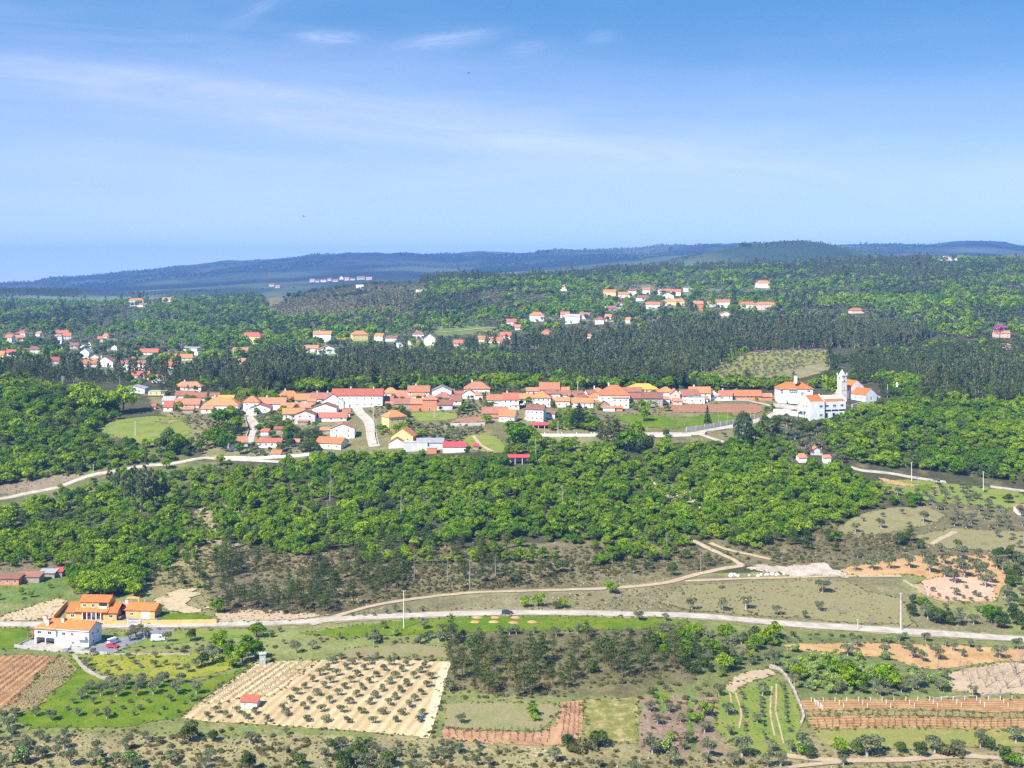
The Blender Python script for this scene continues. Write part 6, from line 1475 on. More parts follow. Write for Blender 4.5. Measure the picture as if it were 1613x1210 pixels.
# ------------------------------------------------------------------ where everything grows
PL = {k: [] for k in KINDS}      # kind -> list of arrays (x, y, scale, place-key)
def house_clear(x, y, pad=0.0):
    ok = np.ones(len(x), bool)
    for cx, cy, hw, hd, a in HOUSE_BOX:
        m = np.hypot(x-cx, y-cy) < hw + hd + 6
        if not m.any(): continue
        dx, dy = x[m]-cx, y[m]-cy; c, s = math.cos(a), math.sin(a); u, v = c*dx + s*dy, -s*dx + c*dy
        ok[m] &= ~((np.abs(u) < hw+pad) & (np.abs(v) < hd+pad))
    return ok
def scatter(poly, spacing, mix, srange=(0.75, 1.25), yr=(250, 3300), keep=0.0, dens=None, seed=0, clump=0.0, place=None, tallcheck=True):
    """fill an outline (photo pixels of the ground) with plants; mix is {kind: weight} or a function of position"""
    gg = np.random.default_rng(1000 + seed)
    P = [p for p in poly]; xs = [p[0] for p in P]; ys = [p[1] for p in P]
    y0, y1 = yr
    step = spacing
    yy = np.arange(y0, y1, step)
    X = []; Y = []
    x0a, x1a = min(xs), max(xs)
    for y in yy:
        a, b = (x0a-CX)*y/F, (x1a-CX)*y/F; n = int((b-a)/step)
        if n > 0: X.append(a + step*(np.arange(n) + gg.random(n)*0.95)); Y.append(y + step*(gg.random(n) - 0.5)*0.95)
    if not X: return
    X = np.concatenate(X); Y = np.concatenate(Y); m = (Y > y0) & (Y < y1); X, Y = X[m], Y[m]
    Z = zat(X, Y); px, py = proj(X, Y, Z)
    wob = 4.0; m = inpoly(px + (fbm(X/18, Y/18, 91+seed, 2)-0.5)*2*wob*2, py + (fbm(X/18, Y/18, 92+seed, 2)-0.5)*2*wob, P)
    X, Y, Z, px, py = X[m], Y[m], Z[m], px[m], py[m]
    if dens is not None:
        d = fbm(X/dens[1], Y/dens[1], 200+seed, 3); m = (d + (gg.random(len(X))-0.5)*0.2) > dens[0]; X, Y, Z, px, py = X[m], Y[m], Z[m], px[m], py[m]
    if not len(X): return
    m = (mask_at(px, py) == 0) & house_clear(X, Y); X, Y, Z, px, py = X[m], Y[m], Z[m], px[m], py[m]
    if not len(X): return
    sc = gg.uniform(*srange, len(X))*(0.72 + 0.56*fbm(X/26.0, Y/26.0, 150+seed, 2))
    names = list(mix); wts = np.array([mix[k] for k in names], float)
    # kinds stand in clumps
    sc_n = 40.0 if np.median(Y) < 1000 else 110.0
    fields = np.stack([fbm(X/sc_n + 13*i, Y/sc_n - 7*i, 300 + seed + i, 2)*2.6 + np.log(wts[i]/wts.sum()+1e-6)*0.55 + gg.gumbel(size=len(X))*0.22*(1-clump) for i in range(len(names))])
    kk = fields.argmax(0)
    for i, kname in enumerate(names):
        s = kk == i
        if not s.any(): continue
        x, y, z, q, sx = X[s], Y[s], Z[s], sc[s], px[s]; h = KINDS[kname]['h']*q*F/y; by = py[s]
        if tallcheck:
            bad = np.zeros(len(x), bool)
            for fr in (0.35, 0.65, 0.95): bad |= mask_at(sx, by - h*fr, True) > 0
            ix = np.clip(sx+350, 0, 2299).astype(int); iy = np.clip(by, 0, 1399).astype(int); inb = HM[iy, ix] > 0
            bad &= gg.random(len(x)) > np.where(inb, np.maximum(keep, 0.45), keep)
            x, y, q = x[~bad], y[~bad], q[~bad]
        PL[kname].append(np.stack([x, y, q], 1))
def put(kind, px, py, hpx, label=None, group=None):
    """one plant at a photo pixel (foot of the trunk) with its height in pixels"""
    x, y, z = ground(px, py); PL[kind].append(np.array([[x, y, max(0.3, hpx*y/F/KINDS[kind]['h'])]]))
    if label or group: NAMED[(round(x, 3), round(y, 3))] = (label, group)
NAMED = {}
# --- named single trees
put('cedar',912,674,40,'dark pointed cedar beside the walled road at the centre of the village')
put('cypress',1115,671,32,'slim dark conifer on the verge of the church road')
put('weeping',1171,706,58,'big weeping eucalyptus in front of the church road')
put('pink',1575,535,26,'pink blossoming tree on the far right slope')
put('oak',1312,626,38,'light green tree between priest house and bell tower')
put('oak',818,704,40,'great rounded oak below the blue boarded house'); put('oak',832,702,34,'rounded oak on the right flank of the great oak below the blue boarded house')
put('oak',806,694,34,'rounded oak on the left flank of the great oak below the blue boarded house'); put('oak',846,708,26,'lower oak right of the great rounded oak in the village')
put('oak',345,672,36,'great oak on the inner side of the left village street'); put('oak',362,668,34,'tall oak touching the wall of the left village street'); put('oak',372,680,30,'oak leaning over the left village street wall'); put('oak',338,705,40,'broad oak under the great oak of the left street'); put('oak',355,712,34,'round oak left of the blue door cottage'); put('oak',378,716,20,'small oak in front of the blue door cottage')
put('oak',195,652,52,'tall bright oak at the top left corner of the village meadow'); put('oak',150,655,56,'broad oak left of the tall bright oak above the village meadow'); put('oak',132,650,50,'second broad oak left of the tall bright oak above the meadow')
put('oak',278,716,34,'bright oak at the lower edge of the village meadow'); put('holm',254,714,32,'dark holm oak left of the bright oak below the meadow'); put('holm',266,706,36,'dark pointed tree behind the bright oak below the meadow')
put('lime',848,955,22); put('oak',828,956,20,'small green oak beside the dirt track above the road'); put('lime',963,935,20)
put('oak',886,957,18); put('oak',342,966,28,'round bright bush tree at the right end of the sand bank'); put('dead',845,728,44)
put('oak',1014,664,26,'slender green tree standing in the bright village field'); put('bare',1078,672,22); put('bare',1062,668,18); put('holm',1050,690,16)
for i, (px, py, h) in enumerate(((950,706,44),(958,708,48),(966,709,50),(974,708,46),(982,706,40),(944,704,38))): put('euc' if i % 2 else 'pine', px, py, h*1.0)
put('oak',990,712,42); put('oak',1000,704,40); put('holm',1010,716,30); put('holm',1022,706,24); put('holm',1210,688,36,'dark rounded tree right of the weeping eucalyptus'); put('holm',1206,668,18)
for px, py, h in ((208,800,62),(222,806,70),(236,800,66),(246,795,58),(196,792,50),(214,782,52),(230,778,54),(258,790,44),(172,768,40),(184,776,44)): put('euc', px, py, h)
for px, py, h in ((1010,822,30),(980,812,26),(1035,808,22)): put('oak', px, py, h)
# poles of dead trees in the wood
for px, py, h in ((520,790,50),(518,830,40),(886,802,40),(742,812,34),(632,820,46),(668,806,30),(912,815,36),(780,912,40),(705,918,46),(740,930,50),(652,915,40),(1104,900,36),(1050,870,30)): put('dead', px, py, h)

# --- orchards: positions read tree by tree
def orchard(kind, ox, oy, sc, lst, label, group):
    for u, v, h in lst: put(kind, ox + u/sc, oy + v/sc, h/sc, label, group)
rowsO = [[(910,108),(1010,103),(1120,108),(1240,112),(1350,118),(1460,122)],
 [(860,140),(975,145),(1085,146),(1200,150),(1310,155),(1420,165)],[(820,180),(940,175),(1050,180),(1165,185),(1280,188),(1385,195)],
 [(780,212),(885,212),(1005,217),(1125,220),(1240,226),(1350,232),(1460,232)],[(735,250),(850,254),(965,257),(1080,260),(1200,265),(1310,275),(1430,280)],
 [(685,290),(805,288),(930,292),(1040,297),(1160,308),(1270,314),(1400,328)],[(645,326),(765,332),(885,334),(1005,340),(1120,348),(1235,358),(1355,366)],
 [(605,370),(720,378),(840,380),(960,385),(1080,388),(1195,392),(1320,402)],[(560,420),(685,418),(795,428),(920,434),(1035,440),(1160,448),(1275,452),(1405,455)],
 [(340,475),(465,490),(580,455),(700,488),(820,494),(955,498),(1110,500),(1240,492),(1380,494)],[(215,470),(275,440),(150,440),(100,470),(390,445)]]
for r, row in enumerate(rowsO):
    for c, (u, v) in enumerate(sorted(row)):
        put('young_olive', 300 + u/3.84, 1010 + v/3.84, (62 if r else 52)/3.84*0.92, f'young olive in the sandy orchard, {nth(r)} row from the road, {nth(c)} from the left', 'young olives of the sandy orchard')
orchard('olive', 1300, 850, 5.153, [(240,255,88),(378,248,112),(520,238,105),(680,230,120),(850,268,140),(862,215,120),(965,200,110),(1100,165,130),(1130,300,140),(970,308,100),(1055,358,130),(1250,318,120),(1290,272,100),(1300,390,110),(1240,150,80),(1440,262,130),(1390,242,130),(1350,352,100),(1215,245,100),(300,150,80),(465,182,90),(330,205,70),(800,150,80),(930,112,90),(1080,85,90),(1600,240,140),(1085,240,110),(1480,290,120)], None, 'olives of the orange orchard')
orchard('young_olive', 1300, 850, 5.153, [(872,428,55),(920,465,40),(990,490,42),(1045,500,38),(1120,482,44),(1175,500,40),(1205,455,60),(1245,470,50),(1300,492,46),(1060,455,80),(1145,400,40)], None, 'young olives of the orange orchard')
orchard('olive', 0, 1000, 5.04, [(640,515,80),(690,478,90),(800,488,105),(925,495,120),(1085,485,100),(1215,475,115),(1400,475,115),(1560,475,115),(580,552,60),(740,555,70),(1350,535,60),(1515,535,60),(280,650,80),(410,685,100),(620,650,80),(760,645,60),(850,670,100),(720,442,90),(870,424,100),(1000,408,110),(1130,398,100),(1290,388,110),(1440,385,90),(980,440,90),(1250,425,90),(20,700,110),(60,760,120),(120,660,80),(110,640,70),(1110,430,80),(820,430,70)], None, 'olives of the bright green meadow')
orchard('young_olive', 0, 1000, 5.04, [(880,548,46),(1030,545,44),(1175,542,46),(1580,515,40),(530,605,46),(970,598,50),(1110,600,55),(1295,598,50),(1065,645,50),(910,640,36),(1260,640,36),(1410,622,46),(1460,555,40)], None, 'young olives of the bright green meadow')
orchard('olive', 0, 1000, 5.04, [(690,250,80),(720,290,50),(875,255,60),(935,285,45),(1065,238,50),(1115,268,40),(1230,265,70),(1310,245,50),(855,322,50),(1230,185,60),(1020,195,60),(735,165,60),(1480,300,80),(1400,280,70),(1550,270,90)], None, 'olives of the flowering meadow')
orchard('olive', 1090, 1040, 6.204, [(265,352,112),(350,535,135),(690,350,135),(640,620,110),(165,945,180),(490,940,220),(790,890,120),(970,900,140),(1090,905,190),(370,735,100),(145,1010,110),(400,1030,130),(870,1040,140),(1480,1030,120)], None, 'olives of the striped orchard')
for c, col in enumerate((((485,345),(500,385),(495,480),(510,520),(515,560),(520,650),(522,700)), ((680,395),(685,425),(685,470),(690,520),(695,560),(700,650),(705,735),(735,785)), ((880,255),(895,295),(905,335),(915,375),(915,430),(920,470),(920,520),(925,560),(930,610),(950,705)))):
    for k, (u, v) in enumerate(col): put('young_olive', 1090+u/6.204, 1040+v/6.204, 58/6.204, f'small dark sapling in the striped orchard, {("left","middle","right")[c]} column, {nth(k)} from the top', 'saplings in columns of the striped orchard')
orchard('olive', 1300, 1000, 5.153, [(635,118,65),(705,192,110),(785,218,105),(850,122,65),(910,205,115),(980,98,60),(1045,136,80),(1120,182,70),(1170,104,75),(1245,138,55),(1415,192,125),(180,170,110),(255,98,90),(265,148,50),(1200,505,105),(480,170,100),(1560,120,100)], None, 'olives of the ochre orchard')
orchard('bare', 1300, 1000, 5.153, [(1180,405,140),(1300,432,160),(1420,482,150),(1475,442,160),(1545,330,250),(1240,360,120),(1380,380,140),(1330,340,120),(1590,420,160),(1440,330,110),(1120,330,90),(910,300,90),(1110,300,120)], None, 'leafless orchard trees beside the ochre orchard')
orchard('olive', 540, 760, 2.987, [(45,632,20),(98,630,22),(145,630,26),(205,622,30),(250,612,40),(310,615,22),(372,608,32),(190,690,40),(380,690,55),(1390,650,50),(1518,652,40),(465,706,50)], None, 'roadside olives near the left power pole')
orchard('olive', 1073, 760, 2.987, [(50,600,60),(195,605,60),(305,595,60),(450,625,50),(665,520,75),(650,605,50),(580,640,40),(820,235,50),(855,185,25),(940,215,50),(1040,150,25),(950,165,25),(1140,190,60),(1285,205,50),(1340,215,50),(1490,260,40),(1560,265,30),(1590,310,40),(1300,175,40),(1210,130,40),(1380,80,40)], None, 'scattered olives on the dry slopes at the right')
put('pine',1073+1080/2.987,760+285/2.987,36,'dark shaggy pine on the dry slope above the orange orchard')
for px, py, h in ((1322,968,24),(1372,985,18)): put('bare', px, py, h)

# --- vines, row by row
def rows_between(a0, a1, b0, b1, nrow, gap, field, jit=0.25, first=0):
    """rows run from edge a (a0..a1) to edge b (b0..b1)"""
    A0, A1, B0, B1 = [np.array(ground(*p)[:2]) for p in (a0, a1, b0, b1)]
    for r in range(nrow):
        t = (r+0.5)/nrow; p, q = A0+(A1-A0)*t, B0+(B1-B0)*t; L = np.linalg.norm(q-p); n = int(L/gap)
        for k in range(n):
            s = p + (q-p)*(k+0.5)/n + rng.normal(size=2)*jit*0.5
            VINES.append((s[0], s[1], rng.uniform(0.8, 1.25), f'gnarled vine in {field}, {nth(r)} row, {nth(k)} along it', 'vines of ' + field))
VINES = []
rows_between((36,1034),(90,1036),(-90,1096),(24,1108),7,1.15,'the red vineyard below the white farmhouse')
rows_between((92,1038),(118,1056),(4,1118),(60,1112),7,1.3,'the grassy vineyard beside the red one')
rows_between((404,1048),(500,1044),(312,1110),(434,1090),8,1.2,'the sandy trellis vineyard')
rows_between((700,1150),(872,1146),(702,1164),(868,1172),14,1.2,'the small red vineyard at the bottom')
rows_between((890,1108),(916,1108),(880,1168),(915,1168),4,1.2,'the narrow red vineyard strip')
rows_between((1275,1123),(1275,1131),(1640,1118),(1640,1128),3,2.4,'the grassy strip of the right vineyards')
rows_between((1284,1135),(1284,1149),(1640,1133),(1640,1145),4,2.2,'the lower red strip of the right vineyards')
rows_between((-60,974),(-60,979),(96,948),(84,976),4,1.8,'the sandy vineyard left of the orange farmhouse')

# --- woods, groves and scrub (outlines of the ground they stand on)
OAKW = [(110,900),(180,860),(230,815),(250,790),(290,760),(330,732),(480,728),(560,722),(640,722),(700,726),(760,728),(800,724),(870,712),(930,712),(962,718),(1000,735),(1010,755),(1060,795),(1130,810),(1230,850),(1190,866),(1120,852),(1030,838),(960,850),(900,858),(820,846),(740,862),(660,862),(600,846),(480,880),(330,850),(260,900),(215,935),(120,938)]
scatter(OAKW, 5.6, dict(oak=6, holm=1.0, lime=0.5, olive=0.4, pine=0.2, bare=0.15), (0.42, 1.12), (480, 900), 0.10, dens=(0.36, 13), seed=1)
scatter(OAKW, 3.4, dict(oak=4, holm=1.0, lime=1.0, bush=1.4, heath=1.2, olive=0.5), (0.2, 0.55), (480, 900), 0.1, seed=2)
scatter([(-340,610),(30,603),(100,612),(180,640),(190,690),(232,706),(205,742),(150,742),(100,752),(0,765),(-340,790)], 7.0, dict(oak=6, holm=1.6, bush=0.6), (0.7, 1.25), (600, 1000), 0.08, dens=(0.24, 18), seed=3)
scatter([(-340,610),(30,603),(100,612),(180,640),(190,690),(232,706),(205,742),(150,742),(100,752),(0,765),(-340,790)], 4.0, dict(oak=4, holm=1.5, lime=0.8, bush=1), (0.25, 0.6), (600, 1000), 0.1, seed=80)
scatter([(190,690),(250,705),(300,700),(330,716),(260,728),(210,740)], 5.5, dict(oak=3, holm=2, bush=1), (0.5, 0.9), (600, 900), 0.05, seed=4)
scatter([(1000,735),(1060,705),(1150,702),(1240,692),(1250,735),(1330,740),(1390,772),(1400,790),(1350,815),(1290,838),(1230,850),(1130,810),(1060,795),(1130,790),(1060,765)], 5.6, dict(oak=6, holm=1.8, olive=0.4, lime=0.3), (0.45, 1.1), (560, 900), 0.08, dens=(0.25, 16), seed=5)
scatter([(1000,735),(1060,705),(1240,692),(1250,735),(1330,740),(1390,772),(1350,815),(1230,850),(1130,810),(1060,795)], 3.8, dict(oak=4, holm=1.5, lime=0.9, bush=1, heath=0.4), (0.25, 0.55), (560, 900), 0.1, seed=81)
scatter([(1290,700),(1345,660),(1420,640),(1500,632),(1560,640),(1950,655),(1950,765),(1613,765),(1560,755),(1480,742),(1400,738),(1330,728)], 6.0, dict(oak=6, holm=1.8, olive=0.5, lime=0.3), (0.5, 1.2), (560, 1000), 0.08, dens=(0.25, 18), seed=6)
scatter([(1290,700),(1345,660),(1500,632),(1950,655),(1950,765),(1560,755),(1400,738),(1330,728)], 4.0, dict(oak=4, holm=1.5, lime=0.9, bush=1), (0.25, 0.6), (560, 1000), 0.1, seed=82)
scatter([(1180,700),(1260,670),(1345,660),(1330,730),(1250,735)], 6.0, dict(olive=3, holm=2, oak=1.5), (0.8, 1.3), (560, 1000), 0.05, seed=7)
# thin pine stand and scrub under the oak wood
scatter([(215,935),(330,850),(480,880),(600,850),(740,862),(900,860),(1030,850),(1120,858),(1165,886),(1090,900),(960,922),(800,926),(700,934),(600,948),(520,968),(345,966),(330,955),(255,925)], 8.5, dict(pine=3, bush=2, holm=0.8, oak=0.5), (0.45, 0.95), (480, 700), 0.1, dens=(0.36, 24), seed=8)
scatter([(330,870),(480,880),(640,870),(660,935),(500,966),(345,966)], 5.5, dict(pine=5, bush=1, bare=0.8, olive=0.8), (0.5, 1.0), (480, 700), 0.1, dens=(0.54, 18), seed=9)
scatter([(200,935),(330,850),(480,880),(600,850),(740,862),(900,860),(1030,850),(1165,886),(1090,900),(960,922),(700,934),(600,948),(520,968),(345,966),(255,925)], 2.3, dict(bush=2, heath=2, tuft=1.2, dry_tuft=0.8), (0.25, 0.9), (480, 700), 0.5, seed=10)
scatter([(260,900),(330,845),(480,868),(600,845),(740,862),(900,858),(960,850),(1030,840),(1120,856),(1100,876),(960,890),(760,890),(560,890),(400,880),(300,930)], 5.5, dict(oak=4, holm=1, bush=1), (0.3, 0.8), (480, 720), 0.2, dens=(0.46, 26), seed=78)
scatter([(-340,795),(60,790),(110,780),(230,800),(180,860),(115,895),(-340,900)], 5.4, dict(oak=4, holm=1.6, bush=2, olive=0.8, lime=0.4), (0.5, 1.1), (480, 800), 0.1, dens=(0.33,24), seed=11)
scatter([(-340,800),(90,800),(115,895),(-340,905)], 4, dict(bush=2, tuft=2, dry_tuft=1), (0.5, 1), (480, 800), 0.3, seed=12)
scatter([(60,780),(165,748),(240,740),(330,730),(290,760),(240,800),(180,850),(110,800)], 5.6, dict(oak=5, holm=1.5, bush=1, olive=0.5), (0.45, 1.0), (480, 900), 0.1, dens=(0.27, 20), seed=83)
scatter([(-340,765),(20,762),(120,738),(165,746),(60,778),(-340,800)], 3.2, dict(bush=1, dry_tuft=2, tuft=1), (0.4, 0.9), (480, 800), 0.3, seed=13)
scatter([(-340,912),(90,912),(110,935),(60,950),(-340,968)], 5, dict(bush=2, green_tuft=3, lime=0.3), (0.5, 1.0), (450, 700), 0.2, seed=14)
scatter([(105,905),(215,905),(230,938),(180,948),(130,945)], 6, dict(oak=1), (0.9, 1.3), (450, 700), 0.05, seed=15)
# slopes at the right
scatter([(1060,795),(1130,810),(1230,850),(1290,838),(1350,815),(1400,790),(1480,785),(1460,798),(1390,802),(1335,818),(1316,838),(1350,850),(1440,845),(1460,866),(1400,878),(1320,894),(1210,880),(1120,852)], 6.2, dict(bush=3, holm=2, oak=1.6, olive=1.0), (0.55, 1.05), (480, 760), 0.15, seed=16)
scatter([(1000,838),(1130,812),(1316,838),(1440,845),(1460,866),(1320,894),(1170,886),(1090,900),(1020,850)], 2.6, dict(bush=2, heath=1.5, tuft=2, dry_tuft=1), (0.3, 0.9), (480, 760), 0.4, seed=17)
scatter([(1380,758),(1560,768),(1950,790),(1950,845),(1620,838),(1500,832),(1480,800),(1400,790)], 8, dict(olive=3, holm=1, bush=1), (0.7, 1.15), (520, 800), 0.15, seed=18)
scatter([(1440,838),(1950,835),(1950,880),(1480,870)], 9, dict(olive=2, bush=2, holm=0.7), (0.5, 1.0), (500, 760), 0.1, dens=(0.45, 25), seed=19)
scatter([(1570,875),(1950,880),(1950,1000),(1600,1000),(1560,985),(1440,985),(1420,945),(1452,948),(1480,954),(1570,955),(1585,930)], 5.4, dict(olive=2.5, holm=2, oak=1, lime=0.2), (0.6, 1.15), (440, 700), 0.1, seed=20)
scatter([(1070,908),(1330,914),(1440,985),(1200,972),(1060,960)], 9, dict(bush=2, olive=1, tuft=2), (0.4, 0.9), (440, 700), 0.1, dens=(0.5, 16), seed=21)
scatter([(640,940),(960,930),(1090,912),(1060,960),(800,962),(640,966)], 8, dict(bush=2, holm=0.7, lime=0.2), (0.5, 0.9), (440, 700), 0.1, dens=(0.5, 14), seed=22)
scatter([(500,972),(960,928),(1340,914),(1440,985),(1000,963),(540,975)], 2.6, dict(dry_tuft=3, tuft=2), (0.35, 0.9), (440, 700), 0.9, dens=(0.45, 8), seed=23)
scatter([(345,968),(520,968),(440,980),(345,982)], 2.6, dict(dry_tuft=2, tuft=2), (0.4, 0.9), (440, 700), 0.9, seed=24)
# below the road
scatter([(190,1000),(420,994),(540,1005),(700,1003),(700,1018),(545,1022),(430,1036),(370,1055),(365,1033),(180,1030)], 4.2, dict(olive=2.5, bush=2.4, holm=1, blossom=0.35, oak=0.5), (0.4, 0.9), (380, 520), 0.4, dens=(0.33, 14), seed=25)
scatter([(540,1000),(660,1000),(760,997),(1000,994),(1085,988),(1090,1000),(700,1012),(540,1010)], 3.6, dict(olive=3, bush=2.4, blossom=0.7, holm=0.4), (0.4, 0.85), (380, 520), 0.5, dens=(0.30, 14), seed=26)
scatter([(704,1016),(770,1004),(960,1004),(1090,1010),(1110,1040),(1090,1064),(1010,1074),(940,1080),(890,1098),(800,1102),(706,1100)], 6.2, dict(pine=7, holm=1.2, bush=1.2), (0.5, 1.05), (360, 520), 0.12, seed=27)
scatter([(704,1010),(1100,1010),(1100,1062),(940,1082),(890,1100),(706,1104)], 2.6, dict(bush=3, heath=1.4, tuft=1.5, dry_tuft=0.5), (0.35, 1.1), (360, 520), 0.4, seed=28)
scatter([(1000,1010),(1110,1000),(1240,1006),(1240,1050),(1210,1048),(1140,1070),(1090,1064)], 4.2, dict(oak=3, olive=1.5, holm=0.8, bush=1, lime=0.6), (0.4, 0.8), (360, 520), 0.4, seed=29)
scatter([(1240,1026),(1330,1032),(1395,1038),(1440,1055),(1490,1062),(1500,1092),(1420,1096),(1330,1096),(1265,1098),(1245,1070),(1225,1050)], 3.6, dict(blossom=5, olive=1.5, holm=0.5, oak=0.6, bush=1), (0.5, 1.0), (360, 520), 0.35, dens=(0.28, 12), seed=30)
scatter([(1090,992),(1240,998),(1330,1002),(1480,1006),(1480,1016),(1240,1014),(1090,1004)], 4, dict(olive=2.4, bush=2, lime=0.4, oak=0.7, blossom=0.4), (0.45, 0.9), (360, 520), 0.5, dens=(0.30, 14), seed=31)
scatter([(1006,1075),(1090,1066),(1140,1084),(1128,1110),(1130,1150),(1160,1190),(1010,1180)], 5, dict(bush=3, olive=1, lime=0.6, oak=0.4), (0.5, 0.95), (340, 480), 0.15, dens=(0.36, 12), seed=32)
scatter([(704,1106),(880,1106),(874,1140),(700,1146)], 4.5, dict(bush=2, dry_tuft=2, lime=0.2), (0.4, 0.8), (340, 480), 0.2, dens=(0.42, 10), seed=33)
scatter([(-340,1150),(40,1148),(190,1150),(290,1140),(560,1160),(700,1170),(870,1182),(1000,1180),(1160,1198),(1300,1180),(1420,1188),(1560,1182),(1950,1178),(1950,1260),(-340,1260)], 4.0, dict(olive=2.4, bush=3, holm=0.5, heath=1.0, blossom=0.5, lime=0.2), (0.32, 0.9), (300, 460), 0.15, dens=(0.36, 12), seed=34)
scatter([(-340,1150),(190,1150),(700,1170),(1160,1198),(1950,1178),(1950,1300),(-340,1300)], 1.8, dict(bush=1.0, heath=0.8, tuft=3, dry_tuft=2.5), (0.3, 0.85), (290, 460), 0.6, dens=(0.36, 7), seed=35)
scatter([(-340,1110),(-20,1140),(40,1150),(-60,1180),(-340,1180)], 5, dict(olive=2, bush=2), (0.6, 0.9), (300, 460), 0.1, seed=36)
scatter([(250,1076),(310,1078),(380,1056),(360,1038),(250,1070)], 4.5, dict(olive=2, holm=1.4, bush=2, oak=0.8), (0.5, 0.95), (350, 500), 0.1, seed=37)
for sd, (poly, sp, mix) in enumerate(((((404,1040),(706,1036),(706,1040),(404,1044)), 3, dict(tuft=2, bush=1)), (((706,1045),(716,1046),(686,1164),(676,1162)), 2.2, dict(bush=3, holm=0.5)), (((1000,1100),(1130,1100),(1120,1190),(1010,1176)), 2.2, dict(tuft=2, dry_tuft=3, heath=2)), (((92,1034),(122,1056),(62,1112),(-20,1130)), 1.7, dict(tuft=1, dry_tuft=2)), (((-10,1150),(300,1140),(300,1076),(122,1056),(60,1112)), 2.4, dict(green_tuft=1)), (((480,1002),(1085,980),(1000,968),(700,973)), 1.9, dict(green_tuft=1)), (((1130,1080),(1260,1080),(1262,1188),(1130,1150)), 2.0, dict(green_tuft=2, dry_tuft=1)), (((118,1032),(372,1034),(372,1052),(140,1056)), 2.0, dict(green_tuft=1.5, dry_tuft=1)))):
    MASKB = MASK.copy(); MASK[MASK == 1] = 0; scatter(list(poly), sp, mix, (0.3, 0.75), (330, 520), 1.0, dens=(0.4, 6), seed=50+sd); MASK[:] = MASKB
for sp, poly, yr in ((3.4, [(200,890),(330,840),(600,850),(1120,850),(1400,800),(1620,790),(1950,860),(1950,910),(1340,895),(980,925),(500,975),(340,968),(200,930)], (470, 720)), (2.8, [(-340,1150),(700,1168),(1160,1192),(1950,1178),(1950,1300),(-340,1300)], (290, 440)), (3.4, [(345,966),(520,970),(700,950),(1080,925),(1100,962),(700,960),(345,980)], (440, 560)), (3.2, [(-340,800),(110,840),(110,900),(-340,910)], (450, 760))):
    MASKB = MASK.copy(); MASK[MASK == 1] = 0; scatter(poly, sp, dict(stone=1), (0.12, 0.75), yr, 1.0, dens=(0.55, 9), seed=int(sp*100)); MASK[:] = MASKB
# rank grass and brambles along the edges of fields and tracks
E = np.array(EDGES); E = E[(E[:, 1] < 900)]; gg = np.random.default_rng(8)
for rep in range(3):
    Q = E + gg.normal(size=E.shape)*0.7; Q = Q[gg.random(len(Q)) < 0.75]
    for kn, pr in (('tuft', 0.45), ('dry_tuft', 0.25), ('green_tuft', 0.22), ('bush', 0.05), ('heath', 0.03)):
        s_ = gg.random(len(Q)) < pr; PL[kn].append(np.stack([Q[s_, 0], Q[s_, 1], gg.uniform(0.35, 0.95, int(s_.sum()))*(0.6 if kn in ('bush', 'heath') else 1)], 1))
for px, py, h, k in ((893,1178,30,'holm'),(905,1184,22,'bush'),(946,1176,32,'holm'),(934,1180,22,'bush'),(1028,1188,30,'olive'),(1046,1186,24,'blossom'),(1366,1192,38,'olive'),(1350,1190,26,'holm'),(1383,1186,28,'olive'),(1420,1186,20,'holm'),(1452,1192,26,'holm'),(1472,1186,28,'olive'),(1508,1190,30,'olive'),(1494,1192,24,'bush'),(1545,1178,26,'olive'),(1560,1182,22,'holm'),(1600,1170,30,'olive'),(1322,1190,28,'lime'),(1585,1204,30,'holm'),(1596,1208,26,'oak'),(1275,1196,26,'holm'),(1262,1190,24,'blossom'),(875,1200,24,'olive'),(1060,1206,26,'olive'),(1210,1208,26,'olive'),(842,1136,14,'lime'),(838,1130,22,'oak'),(725,1140,18,'olive'),(708,1090,20,'olive'),(1050,1120,20,'bare'),(1046,1108,14,'lime'),(1100,1140,22,'lime'),(1112,1128,24,'lime'),(30,1204,26,'blossom'),(110,1206,30,'olive'),(150,1204,28,'olive'),(60,1196,22,'olive'),(208,1206,26,'blossom'),(270,1204,24,'olive'),(330,1200,22,'olive'),(470,1206,26,'holm'),(560,1206,24,'olive'),(610,1204,22,'holm'),(345,1030,36,'oak'),(360,1040,30,'oak'),(382,1044,34,'oak'),(366,1052,24,'lime'),(335,1044,30,'olive'),(318,1050,26,'holm'),(205,1010,20,'olive'),(214,1004,24,'olive'),(228,1006,20,'olive'),(262,1012,18,'olive'),(300,1010,22,'holm')): put(k, px, py, h)
for px, py, h, k in ((1256,674,22,'olive'),(1266,680,24,'holm'),(1277,682,26,'holm'),(1288,679,22,'olive'),(1299,677,24,'oak'),(1311,673,20,'holm'),(1322,670,22,'oak'),(1334,666,20,'oak'),(1346,661,20,'oak'),(1246,668,16,'bush'),(1240,672,18,'olive'),(1358,652,20,'oak'),(1372,648,18,'oak'),(1386,644,18,'holm'),(1228,664,14,'bush')): put(k, px, py, h)
